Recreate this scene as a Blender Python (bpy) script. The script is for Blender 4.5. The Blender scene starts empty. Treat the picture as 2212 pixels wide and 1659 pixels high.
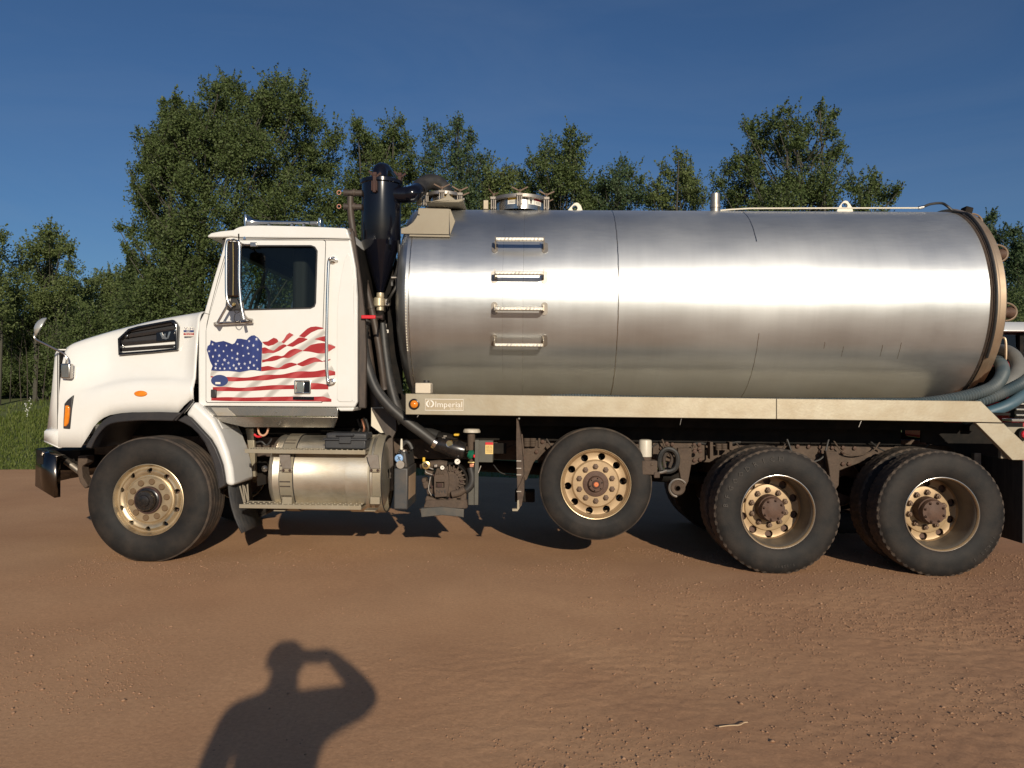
import bpy, bmesh, math, random
import numpy as np
from mathutils import Vector, Matrix

R = math.radians
rng = np.random.default_rng(7)
random.seed(7)
scn = bpy.context.scene
COL = scn.collection

# ------------------------------------------------------------------ camera
FPX = 1671.0                       # focal length in units of a 2212 px wide picture
CAM = Vector((0.0, -6.34, 1.46))
_a, _p, _r = R(1.5), math.atan(15.5 / FPX), 0.0105
_f0 = Vector((-math.sin(_a), math.cos(_a), 0)); _r0 = Vector((math.cos(_a), math.sin(_a), 0)); _u0 = Vector((0, 0, 1))
FWD = _f0 * math.cos(_p) + _u0 * math.sin(_p)
_u1 = _u0 * math.cos(_p) - _f0 * math.sin(_p)
RGT = _r0 * math.cos(_r) + _u1 * math.sin(_r)
UPV = _u1 * math.cos(_r) - _r0 * math.sin(_r)
cam_d = bpy.data.cameras.new('camera')
cam_d.sensor_width = 36.0
cam_d.lens = 36.0 * FPX / 2212.0
cam_d.clip_start = 0.02
cam_d.clip_end = 3000.0
cam = bpy.data.objects.new('camera', cam_d)
COL.objects.link(cam)
_m = Matrix.Identity(4)
for _i in range(3):
    _m[_i][0] = RGT[_i]; _m[_i][1] = UPV[_i]; _m[_i][2] = -FWD[_i]; _m[_i][3] = CAM[_i]
cam.matrix_world = _m
scn.camera = cam

# ------------------------------------------------------------------ world, sun, exposure
SUN_EL, SUN_AZ = 18.4, 15.8        # low morning sun behind the photographer, a little to the right
world = bpy.data.worlds.new('World')
scn.world = world
world.use_nodes = True
_nt = world.node_tree
_bg = _nt.nodes['Background']
_sky = _nt.nodes.new('ShaderNodeTexSky')
_sky.sky_type = 'NISHITA'
_sky.sun_disc = False
_sky.sun_elevation = R(SUN_EL)
_sky.sun_rotation = R(180 - SUN_AZ)
_sky.altitude = 400
_sky.air_density = 1.0
_sky.dust_density = 0.9
_sky.ozone_density = 6.5
# the faintest high wisps, drifting across the whole sky
_tc = _nt.nodes.new('ShaderNodeTexCoord'); _mp = _nt.nodes.new('ShaderNodeMapping'); _mp.inputs['Scale'].default_value = (1.2, 2.2, 5.0); _mp.inputs['Rotation'].default_value = (0, R(12), R(20))
_no = _nt.nodes.new('ShaderNodeTexNoise'); _no.inputs['Scale'].default_value = 1.6; _no.inputs['Detail'].default_value = 7; _no.inputs['Roughness'].default_value = 0.6; _no.inputs['Distortion'].default_value = 0.8
_rp = _nt.nodes.new('ShaderNodeValToRGB'); _rp.color_ramp.elements[0].position = 0.42; _rp.color_ramp.elements[1].position = 0.8; _rp.color_ramp.elements[1].color = (0.09, 0.09, 0.09, 1)
_mx = _nt.nodes.new('ShaderNodeMix'); _mx.data_type = 'RGBA'; _mx.inputs[7].default_value = (4.6, 5.4, 6.4, 1)
_nt.links.new(_tc.outputs['Generated'], _mp.inputs[0]); _nt.links.new(_mp.outputs[0], _no.inputs[0]); _nt.links.new(_no.outputs[0], _rp.inputs[0])
_nt.links.new(_rp.outputs[0], _mx.inputs[0]); _nt.links.new(_sky.outputs[0], _mx.inputs[6]); _nt.links.new(_mx.outputs[2], _bg.inputs[0])
_bg.inputs[1].default_value = 0.064
sun_d = bpy.data.lights.new('sun', 'SUN')
sun_d.energy = 4.1
sun_d.angle = R(0.53)
sun_d.color = (1.0, 0.885, 0.715)
sun = bpy.data.objects.new('sun', sun_d)
COL.objects.link(sun)
SUNV = Vector((math.sin(R(SUN_AZ)) * math.cos(R(SUN_EL)), -math.cos(R(SUN_AZ)) * math.cos(R(SUN_EL)), math.sin(R(SUN_EL))))
sun.rotation_euler = SUNV.to_track_quat('Z', 'Y').to_euler()
sun.location = SUNV * 60
scn.view_settings.view_transform = 'Standard'
scn.view_settings.look = 'None'
scn.view_settings.gamma = 1.0
scn.view_settings.use_curve_mapping = False
scn.view_settings.exposure = 0.0
try:
    scn.cycles.use_denoising = True
except Exception:
    pass

# ------------------------------------------------------------------ helpers: points measured in the photograph, on a plane of known depth
def P(x, y, Y):
    d = FWD + RGT * ((x - 1106.0) / FPX) - UPV * ((y - 829.5) / FPX)
    return CAM + d * ((Y - CAM.y) / d.y)

def pts(lst, Y):
    return [P(x, y, Y) for x, y in lst]

# ------------------------------------------------------------------ helpers: materials
def _n(nt, t, **kw):
    n = nt.nodes.new(t)
    for k, v in kw.items():
        setattr(n, k, v)
    return n

def mat(name, col, rough=0.5, metal=0.0, col2=None, nscale=6.0, namt=0.5, bump=0.0, bscale=60.0, coat=0.0,
        rvar=0.0, spec=0.5, emis=None, aniso=0.0, stretch=None, dust=None, dustamt=0.5, dscale=3.0, stops=(0.4, 0.65)):
    m = bpy.data.materials.new(name)
    m.use_nodes = True
    nt = m.node_tree
    b = nt.nodes['Principled BSDF']
    b.inputs['Base Color'].default_value = (*col, 1)
    b.inputs['Roughness'].default_value = rough
    b.inputs['Metallic'].default_value = metal
    b.inputs['Specular IOR Level'].default_value = spec
    b.inputs['Coat Weight'].default_value = coat
    b.inputs['Coat Roughness'].default_value = 0.06
    b.inputs['Anisotropic'].default_value = aniso
    tc = _n(nt, 'ShaderNodeTexCoord')
    mp = _n(nt, 'ShaderNodeMapping')
    if stretch:
        mp.inputs['Scale'].default_value = stretch
    nt.links.new(tc.outputs['Object'], mp.inputs[0])
    cur = None
    if col2 is not None:
        no = _n(nt, 'ShaderNodeTexNoise')
        no.inputs['Scale'].default_value = nscale
        no.inputs['Detail'].default_value = 6
        no.inputs['Roughness'].default_value = 0.65
        nt.links.new(mp.outputs[0], no.inputs[0])
        rp = _n(nt, 'ShaderNodeValToRGB')
        rp.color_ramp.elements[0].position = stops[0]
        rp.color_ramp.elements[1].position = stops[1]
        rp.color_ramp.elements[0].color = (0, 0, 0, 1)
        rp.color_ramp.elements[1].color = (namt, namt, namt, 1)
        nt.links.new(no.outputs[0], rp.inputs[0])
        mx = _n(nt, 'ShaderNodeMix', data_type='RGBA')
        mx.inputs[6].default_value = (*col, 1)
        mx.inputs[7].default_value = (*col2, 1)
        nt.links.new(rp.outputs[0], mx.inputs[0])
        nt.links.new(mx.outputs[2], b.inputs['Base Color'])
        cur = mx.outputs[2]
        if rvar:
            ma = _n(nt, 'ShaderNodeMath', operation='MULTIPLY_ADD')
            nt.links.new(no.outputs[0], ma.inputs[0])
            ma.inputs[1].default_value = rvar
            ma.inputs[2].default_value = rough - rvar * 0.5
            nt.links.new(ma.outputs[0], b.inputs['Roughness'])
    if dust is not None:
        n2 = _n(nt, 'ShaderNodeTexNoise')
        n2.inputs['Scale'].default_value = dscale
        n2.inputs['Detail'].default_value = 8
        n2.inputs['Roughness'].default_value = 0.7
        nt.links.new(tc.outputs['Object'], n2.inputs[0])
        r2 = _n(nt, 'ShaderNodeValToRGB')
        r2.color_ramp.elements[0].position = 0.36
        r2.color_ramp.elements[1].position = 0.72
        r2.color_ramp.elements[1].color = (dustamt, dustamt, dustamt, 1)
        nt.links.new(n2.outputs[0], r2.inputs[0])
        m2 = _n(nt, 'ShaderNodeMix', data_type='RGBA')
        m2.inputs[6].default_value = (*col, 1)
        if cur is not None:
            nt.links.new(cur, m2.inputs[6])
        m2.inputs[7].default_value = (*dust, 1)
        nt.links.new(r2.outputs[0], m2.inputs[0])
        nt.links.new(m2.outputs[2], b.inputs['Base Color'])
        if metal:
            m3 = _n(nt, 'ShaderNodeMath', operation='MULTIPLY_ADD')
            nt.links.new(r2.outputs[0], m3.inputs[0])
            m3.inputs[1].default_value = -metal * 0.9
            m3.inputs[2].default_value = metal
            nt.links.new(m3.outputs[0], b.inputs['Metallic'])
    if bump:
        nb = _n(nt, 'ShaderNodeTexNoise')
        nb.inputs['Scale'].default_value = bscale
        nb.inputs['Detail'].default_value = 5
        nt.links.new(mp.outputs[0], nb.inputs[0])
        bp = _n(nt, 'ShaderNodeBump')
        bp.inputs['Strength'].default_value = bump
        bp.inputs['Distance'].default_value = 0.01
        nt.links.new(nb.outputs[0], bp.inputs['Height'])
        nt.links.new(bp.outputs[0], b.inputs['Normal'])
    if emis:
        b.inputs['Emission Color'].default_value = (*emis[0], 1)
        b.inputs['Emission Strength'].default_value = emis[1]
    return m

MT = {}
MT['white'] = mat('white_paint', (0.75, 0.745, 0.72), 0.34, coat=0.4, col2=(0.67, 0.645, 0.58), nscale=2.2, namt=0.35, rvar=0.12)
MT['red_paint'] = mat('red_paint', (0.36, 0.018, 0.02), 0.35, coat=0.4)
MT['blackplastic'] = mat('black_plastic', (0.018, 0.019, 0.023), 0.42, bump=0.08, bscale=300, dust=(0.13, 0.1, 0.075), dustamt=0.25)
MT['rubbermat'] = mat('black_rubber_sheet', (0.025, 0.026, 0.028), 0.6, col2=(0.07, 0.065, 0.06), nscale=5, namt=0.7, stretch=(6, 6, 0.6))
MT['blackgloss'] = mat('black_gloss_paint', (0.004, 0.0045, 0.009), 0.17, coat=0.15, spec=0.4, col2=(0.009, 0.008, 0.009), nscale=5, rvar=0.1)
MT['dark'] = mat('dark_frame_paint', (0.008, 0.0075, 0.007), 0.75, spec=0.15, col2=(0.028, 0.021, 0.016), nscale=7, namt=0.6)
MT['tyre'] = mat('tyre_rubber', (0.012, 0.0112, 0.0108), 0.68, col2=(0.034, 0.027, 0.022), nscale=5, namt=0.75, bump=0.12, bscale=90, spec=0.3)
MT['tread'] = mat('dusty_tread_rubber', (0.04, 0.033, 0.028), 0.85, col2=(0.12, 0.085, 0.06), nscale=9, namt=0.8, bump=0.2, bscale=120)
MT['rimalu'] = mat('dusty_aluminium_rim', (0.60, 0.50, 0.34), 0.36, metal=0.9, col2=(0.40, 0.30, 0.18), nscale=6, namt=0.6, rvar=0.18, dust=(0.42, 0.31, 0.19), dustamt=0.45, dscale=9)
MT['rimtan'] = mat('tan_dusty_rim', (0.43, 0.305, 0.172), 0.45, metal=0.3, col2=(0.30, 0.20, 0.11), nscale=6, namt=0.7, rvar=0.15)
MT['barrel'] = mat('dull_rim_barrel', (0.20, 0.175, 0.14), 0.6, metal=0.5, col2=(0.13, 0.1, 0.07), nscale=6)
MT['rimedge'] = mat('bright_rim_edge', (0.72, 0.56, 0.34), 0.3, metal=0.8)
MT['lug'] = mat('dirty_lug_nut', (0.15, 0.095, 0.06), 0.62, metal=0.2, col2=(0.07, 0.04, 0.03), nscale=30)
MT['lugcap'] = mat('dusty_nut_cover', (0.15, 0.095, 0.05), 0.6, metal=0.2)
MT['hub'] = mat('dirty_brown_hub', (0.105, 0.056, 0.036), 0.7, col2=(0.045, 0.026, 0.019), nscale=14, bump=0.3, bscale=50)
MT['oilblack'] = mat('oily_black_cap', (0.012, 0.011, 0.011), 0.25, col2=(0.04, 0.03, 0.025), nscale=30)
MT['chrome'] = mat('chrome', (0.82, 0.79, 0.74), 0.17, metal=1.0, col2=(0.55, 0.5, 0.44), nscale=8, rvar=0.1)
MT['chromedirty'] = mat('dirty_chrome', (0.55, 0.53, 0.5), 0.2, metal=1.0, col2=(0.3, 0.25, 0.2), nscale=9, rvar=0.25, dust=(0.2, 0.14, 0.1), dustamt=0.3)
MT['alu'] = mat('weathered_aluminium', (0.68, 0.64, 0.55), 0.40, metal=0.95, col2=(0.48, 0.41, 0.30), nscale=4, namt=0.6, rvar=0.2, stretch=(1, 1, 3), bump=0.05, bscale=40, dust=(0.36, 0.26, 0.16), dustamt=0.35, dscale=4)
MT['alurail'] = mat('dusty_aluminium_rail', (0.36, 0.325, 0.25), 0.48, metal=0.55, col2=(0.30, 0.25, 0.17), nscale=3, namt=0.7, rvar=0.15, bump=0.05, bscale=50, dust=(0.33, 0.25, 0.16), dustamt=0.35, dscale=14)
MT['stainless'] = mat('stainless_sheet', (0.52, 0.50, 0.46), 0.26, metal=1.0, col2=(0.3, 0.26, 0.21), nscale=4, namt=0.6, rvar=0.25, dust=(0.25, 0.18, 0.12), dustamt=0.25, dscale=8)
MT['steelbracket'] = mat('dull_steel', (0.40, 0.37, 0.33), 0.45, metal=0.85, col2=(0.24, 0.19, 0.15), nscale=14, rvar=0.2)
MT['tantank'] = mat('tan_stained_steel', (0.52, 0.40, 0.28), 0.42, metal=0.7, col2=(0.34, 0.23, 0.15), nscale=3, namt=0.7, rvar=0.2)
MT['bracketplate'] = mat('plain_steel_plate', (0.27, 0.235, 0.175), 0.55, metal=0.4, col2=(0.23, 0.19, 0.135), nscale=3)
MT['brown'] = mat('dirt_caked_metal', (0.085, 0.058, 0.042), 0.85, col2=(0.04, 0.028, 0.022), nscale=12, namt=0.8, bump=0.5, bscale=40, dust=(0.17, 0.12, 0.08), dustamt=0.4, dscale=10)
MT['rust'] = mat('rusty_metal', (0.06, 0.028, 0.022), 0.8, col2=(0.03, 0.018, 0.016), nscale=18, bump=0.3, bscale=60)
MT['greyplate'] = mat('greenish_grey_plate', (0.085, 0.082, 0.066), 0.55, col2=(0.055, 0.046, 0.036), nscale=6)
MT['pipebrown'] = mat('dusty_black_pipe', (0.045, 0.034, 0.028), 0.55, col2=(0.095, 0.068, 0.05), nscale=5, namt=0.7, stretch=(3, 3, 1))
MT['hoseblack'] = mat('black_hose_rubber', (0.02, 0.02, 0.02), 0.5, col2=(0.06, 0.052, 0.045), nscale=7, namt=0.6)
MT['copper'] = mat('copper_cam_ring', (0.75, 0.35, 0.22), 0.35, metal=0.9)
MT['brass'] = mat('brass', (0.75, 0.58, 0.25), 0.35, metal=0.9)
MT['redhandle'] = mat('red_plastic', (0.62, 0.02, 0.03), 0.35)
MT['yellow'] = mat('yellow_plastic', (0.7, 0.42, 0.03), 0.5)
MT['orange'] = mat('orange_plastic', (0.62, 0.17, 0.055), 0.55)
MT['amber'] = mat('amber_lens', (0.72, 0.20, 0.012), 0.12, coat=0.7, col2=(0.9, 0.32, 0.03), nscale=40)
MT['redlens'] = mat('red_lens', (0.65, 0.02, 0.04), 0.12, coat=0.7)
MT['offwhite'] = mat('offwhite_plastic', (0.68, 0.62, 0.5), 0.5)
MT['label'] = mat('white_label', (0.78, 0.74, 0.66), 0.45)
MT['ink'] = mat('black_ink', (0.02, 0.02, 0.02), 0.5)
MT['blueink'] = mat('blue_print', (0.015, 0.026, 0.13), 0.4, col2=(0.035, 0.06, 0.23), nscale=3, namt=0.6, stretch=(3, 1, 1))
MT['navy'] = mat('navy_print', (0.03, 0.05, 0.16), 0.45)
MT['redink_plain'] = mat('red_print', (0.40, 0.022, 0.026), 0.4, col2=(0.27, 0.013, 0.016), nscale=3, namt=0.7)
MT['whiteink_plain'] = mat('white_print', (0.80, 0.77, 0.72), 0.4, col2=(0.5, 0.47, 0.43), nscale=3.4, namt=0.6, stretch=(3.2, 1, 1.2))
def print_mat(name, base, tone, amt):
    # flat print with diagonal fold tones, as on a waving-flag decal
    m = bpy.data.materials.new(name); m.use_nodes = True
    nt = m.node_tree; b = nt.nodes['Principled BSDF']; b.inputs['Roughness'].default_value = 0.4
    tc = _n(nt, 'ShaderNodeNewGeometry'); mp = _n(nt, 'ShaderNodeMapping'); mp.inputs['Rotation'].default_value = (0, R(-52), 0)
    nt.links.new(tc.outputs['Position'], mp.inputs[0])
    w = _n(nt, 'ShaderNodeTexWave'); w.inputs['Scale'].default_value = 2.1; w.inputs['Distortion'].default_value = 1.6; w.inputs['Detail'].default_value = 1.5; w.inputs['Detail Scale'].default_value = 1.2
    w.bands_direction = 'X'; nt.links.new(mp.outputs[0], w.inputs[0])
    rp = _n(nt, 'ShaderNodeValToRGB'); rp.color_ramp.elements[0].position = 0.62; rp.color_ramp.elements[1].position = 0.98
    rp.color_ramp.elements[1].color = (amt, amt, amt, 1); nt.links.new(w.outputs['Fac'], rp.inputs[0])
    mx = _n(nt, 'ShaderNodeMix', data_type='RGBA'); mx.inputs[6].default_value = (*base, 1); mx.inputs[7].default_value = (*tone, 1)
    nt.links.new(rp.outputs[0], mx.inputs[0]); nt.links.new(mx.outputs[2], b.inputs['Base Color'])
    return m
MT['redink'] = print_mat('red_print', (0.33, 0.015, 0.018), (0.52, 0.10, 0.10), 0.5)
MT['whiteink'] = print_mat('white_print', (0.74, 0.72, 0.68), (0.36, 0.34, 0.31), 0.75)
MT['star'] = mat('star_print', (0.72, 0.72, 0.76), 0.4, col2=(0.38, 0.40, 0.5), nscale=9, namt=0.9)
MT['bluecap'] = mat('blue_cap_plastic', (0.25, 0.42, 0.68), 0.45)
MT['green'] = mat('green_fitting', (0.01, 0.12, 0.07), 0.45)
MT['toolbox'] = mat('dark_case_plastic', (0.022, 0.025, 0.03), 0.5, bump=0.1, bscale=200, dust=(0.1, 0.09, 0.08), dustamt=0.3)
MT['bluehose'] = mat('blue_grey_hose', (0.045, 0.072, 0.085), 0.55, col2=(0.11, 0.12, 0.118), nscale=4, namt=0.75)
MT['greyhose'] = mat('grey_hose', (0.17, 0.165, 0.15), 0.55, col2=(0.11, 0.11, 0.10), nscale=4)
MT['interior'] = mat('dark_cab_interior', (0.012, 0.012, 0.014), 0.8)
MT['skin'] = mat('skin', (0.5, 0.3, 0.2), 0.5)
MT['shirt'] = mat('dark_cloth', (0.06, 0.07, 0.1), 0.85, col2=(0.04, 0.05, 0.07), nscale=8)
MT['jeans'] = mat('denim', (0.05, 0.075, 0.14), 0.85, col2=(0.09, 0.12, 0.19), nscale=10)
MT['hair'] = mat('brown_hair', (0.04, 0.025, 0.015), 0.6)
MT['bark'] = mat('pale_bark', (0.075, 0.07, 0.052), 0.85, col2=(0.03, 0.028, 0.022), nscale=6, stretch=(2, 2, 8))
MT['deadwood'] = mat('dead_branch_bark', (0.055, 0.045, 0.036), 0.9)
MT['straw'] = mat('dry_twig', (0.5, 0.36, 0.22), 0.8)
MT['petal'] = mat('white_petal', (0.75, 0.75, 0.7), 0.6)

def glass_mat(name, tint, refl=0.9):
    m = bpy.data.materials.new(name); m.use_nodes = True
    nt = m.node_tree; nt.nodes.clear()
    out = _n(nt, 'ShaderNodeOutputMaterial'); mix = _n(nt, 'ShaderNodeMixShader')
    tr = _n(nt, 'ShaderNodeBsdfTransparent'); gl = _n(nt, 'ShaderNodeBsdfGlossy'); fr = _n(nt, 'ShaderNodeFresnel')
    tr.inputs[0].default_value = (*tint, 1)
    gl.inputs['Roughness'].default_value = 0.02
    fr.inputs[0].default_value = 1.5
    mu = _n(nt, 'ShaderNodeMath', operation='MULTIPLY'); mu.inputs[1].default_value = refl
    nt.links.new(fr.outputs[0], mu.inputs[0])
    nt.links.new(mu.outputs[0], mix.inputs[0]); nt.links.new(tr.outputs[0], mix.inputs[1]); nt.links.new(gl.outputs[0], mix.inputs[2])
    nt.links.new(mix.outputs[0], out.inputs[0])
    return m
MT['glass'] = glass_mat('cab_glass', (0.66, 0.74, 0.69), 0.8)
MT['farglass'] = glass_mat('dark_glass', (0.25, 0.3, 0.32))

def tank_mat():
    m = bpy.data.materials.new('brushed_stainless_tank'); m.use_nodes = True
    nt = m.node_tree; L = nt.links.new
    b = nt.nodes['Principled BSDF']
    b.inputs['Metallic'].default_value = 1.0
    b.inputs['Anisotropic'].default_value = 0.58
    b.inputs['Anisotropic Rotation'].default_value = 0.25
    tc = _n(nt, 'ShaderNodeTexCoord')
    tg = _n(nt, 'ShaderNodeTangent', direction_type='RADIAL', axis='X')
    L(tg.outputs[0], b.inputs['Tangent'])
    def noise(scale, st, det=4, ro=0.6):
        mp = _n(nt, 'ShaderNodeMapping'); mp.inputs['Scale'].default_value = st
        L(tc.outputs['Object'], mp.inputs[0])
        no = _n(nt, 'ShaderNodeTexNoise'); no.inputs['Scale'].default_value = scale
        no.inputs['Detail'].default_value = det; no.inputs['Roughness'].default_value = ro
        L(mp.outputs[0], no.inputs[0]); return no.outputs[0]
    big = noise(0.9, (0.7, 1, 1), 3)
    streak = noise(3.0, (7, 0.25, 0.25), 5, 0.7)      # faint vertical streaks
    scr = noise(26.0, (0.28, 2.2, 2.2), 6, 0.75)      # fine lengthwise scratches
    def ma(a, k, c):
        n = _n(nt, 'ShaderNodeMath', operation='MULTIPLY_ADD'); L(a, n.inputs[0]); n.inputs[1].default_value = k
        if isinstance(c, float): n.inputs[2].default_value = c
        else: L(c, n.inputs[2])
        return n.outputs[0]
    r = ma(big, 0.26, 0.185); r = ma(streak, 0.03, r); r = ma(scr, 0.12, r)
    L(r, b.inputs['Roughness'])
    v = ma(streak, 0.07, 0.495); v = ma(scr, 0.06, v); v = ma(big, 0.22, v)
    cc = _n(nt, 'ShaderNodeCombineColor')
    L(ma(v, 0.965, 0.0), cc.inputs[0]); L(ma(v, 0.985, 0.0), cc.inputs[1]); L(ma(v, 0.985, 0.0), cc.inputs[2])
    L(cc.outputs[0], b.inputs['Base Color'])
    bp = _n(nt, 'ShaderNodeBump'); bp.inputs['Strength'].default_value = 0.05; bp.inputs['Distance'].default_value = 0.004
    L(scr, bp.inputs['Height'])
    bp2 = _n(nt, 'ShaderNodeBump'); bp2.inputs['Strength'].default_value = 0.34; bp2.inputs['Distance'].default_value = 0.02
    L(noise(1.3, (1.6, 0.6, 0.6), 2), bp2.inputs['Height']); L(bp.outputs[0], bp2.inputs['Normal'])
    L(bp2.outputs[0], b.inputs['Normal'])
    # worn, hazy part of the finish: a second, much rougher lobe of the same steel
    gl = _n(nt, 'ShaderNodeBsdfAnisotropic'); gl.distribution = 'GGX'
    L(cc.outputs[0], gl.inputs['Color']); gl.inputs['Anisotropy'].default_value = 0.35; gl.inputs['Rotation'].default_value = 0.25
    L(tg.outputs[0], gl.inputs['Tangent']); L(bp2.outputs[0], gl.inputs['Normal'])
    L(ma(scr, 0.2, 0.44), gl.inputs['Roughness'])
    mx = _n(nt, 'ShaderNodeMixShader'); L(ma(big, 0.45, 0.0), mx.inputs[0])
    L(b.outputs[0], mx.inputs[1]); L(gl.outputs[0], mx.inputs[2]); L(mx.outputs[0], nt.nodes['Material Output'].inputs[0])
    return m
MT['tank'] = tank_mat()

def leaf_mat(name, c1, c2, tr=0.3):
    m = bpy.data.materials.new(name); m.use_nodes = True
    nt = m.node_tree; L = nt.links.new
    b = nt.nodes['Principled BSDF']; out = nt.nodes['Material Output']
    ge = _n(nt, 'ShaderNodeNewGeometry')
    rp = _n(nt, 'ShaderNodeValToRGB')
    rp.color_ramp.elements[0].color = (*c1, 1); rp.color_ramp.elements[1].color = (*c2, 1)
    L(ge.outputs['Random Per Island'], rp.inputs[0]); L(rp.outputs[0], b.inputs['Base Color'])
    b.inputs['Roughness'].default_value = 0.55
    b.inputs['Specular IOR Level'].default_value = 0.22
    t = _n(nt, 'ShaderNodeBsdfTranslucent'); L(rp.outputs[0], t.inputs[0])
    mx = _n(nt, 'ShaderNodeMixShader'); mx.inputs[0].default_value = tr
    L(b.outputs[0], mx.inputs[1]); L(t.outputs[0], mx.inputs[2]); L(mx.outputs[0], out.inputs[0])
    return m
MT['aspen'] = leaf_mat('aspen_leaves', (0.065, 0.098, 0.03), (0.125, 0.16, 0.058))
MT['aspen3'] = leaf_mat('blue_green_leaves', (0.05, 0.088, 0.036), (0.11, 0.15, 0.072))
MT['aspen2'] = leaf_mat('yellow_green_leaves', (0.09, 0.125, 0.038), (0.165, 0.2, 0.075))
MT['spruce'] = leaf_mat('conifer_needles', (0.025, 0.04, 0.016), (0.05, 0.07, 0.025), 0.1)
MT['grassblade'] = leaf_mat('grass_blades', (0.08, 0.12, 0.02), (0.165, 0.19, 0.05), 0.35)

# ------------------------------------------------------------------ helpers: mesh building
WL = {}                               # world location of every object (nothing is rotated at object level)
class MB:
    def __init__(s):
        s.v = []; s.f = []
    def add(s, v, f):
        o = len(s.v)
        s.v += [tuple(p) for p in v]; s.f += [tuple(i + o for i in q) for q in f]
        return s
    def box(s, c, d, M=None):
        v = [Vector((x * d[0] / 2, y * d[1] / 2, z * d[2] / 2)) for x in (-1, 1) for y in (-1, 1) for z in (-1, 1)]
        if M is not None: v = [M @ p for p in v]
        v = [p + Vector(c) for p in v]
        return s.add(v, [(0, 1, 3, 2), (4, 6, 7, 5), (0, 4, 5, 1), (2, 3, 7, 6), (0, 2, 6, 4), (1, 5, 7, 3)])
    def span(s, a, b):
        a = Vector(a); b = Vector(b)
        return s.box((a + b) / 2, [abs(b[i] - a[i]) for i in range(3)])
    def pxbox(s, x0, y0, x1, y1, Y0, Y1):
        a = P(x0, y0, Y0); b = P(x1, y1, Y0)
        return s.span((a.x, Y0, a.z), (b.x, Y1, b.z))
    def bar(s, a, b, w, h=None, up=(0, 0, 1)):
        a = Vector(a); b = Vector(b); h = h or w
        d = b - a; l = d.length; d.normalize(); u = Vector(up)
        if abs(d.dot(u)) > 0.98: u = Vector((0, 1, 0))
        x = d.cross(u).normalized(); u = x.cross(d)
        M = Matrix((x, d, u)).transposed()
        return s.box((a + b) / 2, (w, l, h), M)
    def prism(s, poly, dy):            # poly: 3D points in a plane of constant Y, pushed back by dy
        n = len(poly); a = [Vector(p) for p in poly]
        b = [p + Vector((0, dy, 0)) for p in a]
        f = [tuple(range(n))[::-1], tuple(range(n, 2 * n))] + [(i, (i + 1) % n, n + (i + 1) % n, n + i) for i in range(n)]
        return s.add(a + b, f)
    def ppx(s, lst, Y, dy):
        return s.prism(pts(lst, Y), dy)
    def sheet(s, poly):
        return s.add(poly, [tuple(range(len(poly)))])
    def tube(s, path, r, seg=10, cap=True, closed=False):
        path = [Vector(p) for p in path]; n = len(path)
        rr = r if hasattr(r, '__len__') else [r] * n
        up = None; rings = []
        for i, p in enumerate(path):
            a = path[i - 1] if (i > 0 or closed) else p
            b = path[(i + 1) % n] if (i < n - 1 or closed) else p
            d = (b - a).normalized()
            if up is None:
                up = Vector((0, 0, 1)) if abs(d.z) < 0.9 else Vector((0, 1, 0))
            x = d.cross(up)
            if x.length < 1e-6: x = d.orthogonal()
            x.normalize(); up = x.cross(d).normalized()
            rings.append([p + (x * math.cos(2 * math.pi * k / seg) + up * math.sin(2 * math.pi * k / seg)) * rr[i] for k in range(seg)])
        f = []
        m = n if closed else n - 1
        for i in range(m):
            j = (i + 1) % n
            for k in range(seg):
                f.append((i * seg + k, i * seg + (k + 1) % seg, j * seg + (k + 1) % seg, j * seg + k))
        if cap and not closed:
            f.append(tuple(range(seg))[::-1]); f.append(tuple((n - 1) * seg + k for k in range(seg)))
        return s.add([p for q in rings for p in q], f)
    def cyl(s, a, b, r, seg=16, r2=None):
        return s.tube([a, b], [r, r if r2 is None else r2], seg)
    def lathe(s, prof, o, axis='Y', seg=48, closed=False, rad=None, cap=False):
        o = Vector(o); n = len(prof); v = []; f = []
        for k in range(seg):
            t = 2 * math.pi * k / seg; c, q = math.cos(t), math.sin(t)
            for i, (a, r) in enumerate(prof):
                if rad: r = r + rad(i, k)
                if axis == 'Y': v.append(o + Vector((r * c, a, r * q)))
                elif axis == 'X': v.append(o + Vector((a, r * c, r * q)))
                else: v.append(o + Vector((r * c, r * q, a)))
        m = n if closed else n - 1
        for k in range(seg):
            k2 = (k + 1) % seg
            for i in range(m):
                j = (i + 1) % n
                f.append((k * n + i, k2 * n + i, k2 * n + j, k * n + j))
        if cap:
            f.append(tuple(k * n for k in range(seg))); f.append(tuple(k * n + n - 1 for k in range(seg))[::-1])
        return s.add(v, f)
    def build(s, name, m, parent=None, smooth=38, bevel=0.0, bseg=2, loc=None):
        me = bpy.data.meshes.new(name)
        va = np.array([tuple(p) for p in s.v], dtype=float)
        c = Vector(loc) if loc is not None else Vector(((va.min(0) + va.max(0)) / 2).tolist())
        va = va - np.array(c)
        me.from_pydata(va.tolist(), [], s.f)
        bm = bmesh.new(); bm.from_mesh(me)
        bmesh.ops.recalc_face_normals(bm, faces=bm.faces)
        bm.to_mesh(me); bm.free()
        return finish(me, name, m, parent, c, smooth, bevel, bseg)

def finish(me, name, m, parent, c, smooth=38, bevel=0.0, bseg=2):
    if m is not None:
        me.materials.clear(); me.materials.append(MT[m] if isinstance(m, str) else m)
    if smooth:
        me.polygons.foreach_set('use_smooth', [True] * len(me.polygons))
        me.set_sharp_from_angle(angle=R(smooth))
    o = bpy.data.objects.new(name, me)
    COL.objects.link(o)
    put(o, parent, c)
    if bevel:
        b = o.modifiers.new('bevel', 'BEVEL'); b.width = bevel; b.segments = bseg; b.limit_method = 'ANGLE'; b.angle_limit = R(40)
        b.harden_normals = False
    return o

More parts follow.
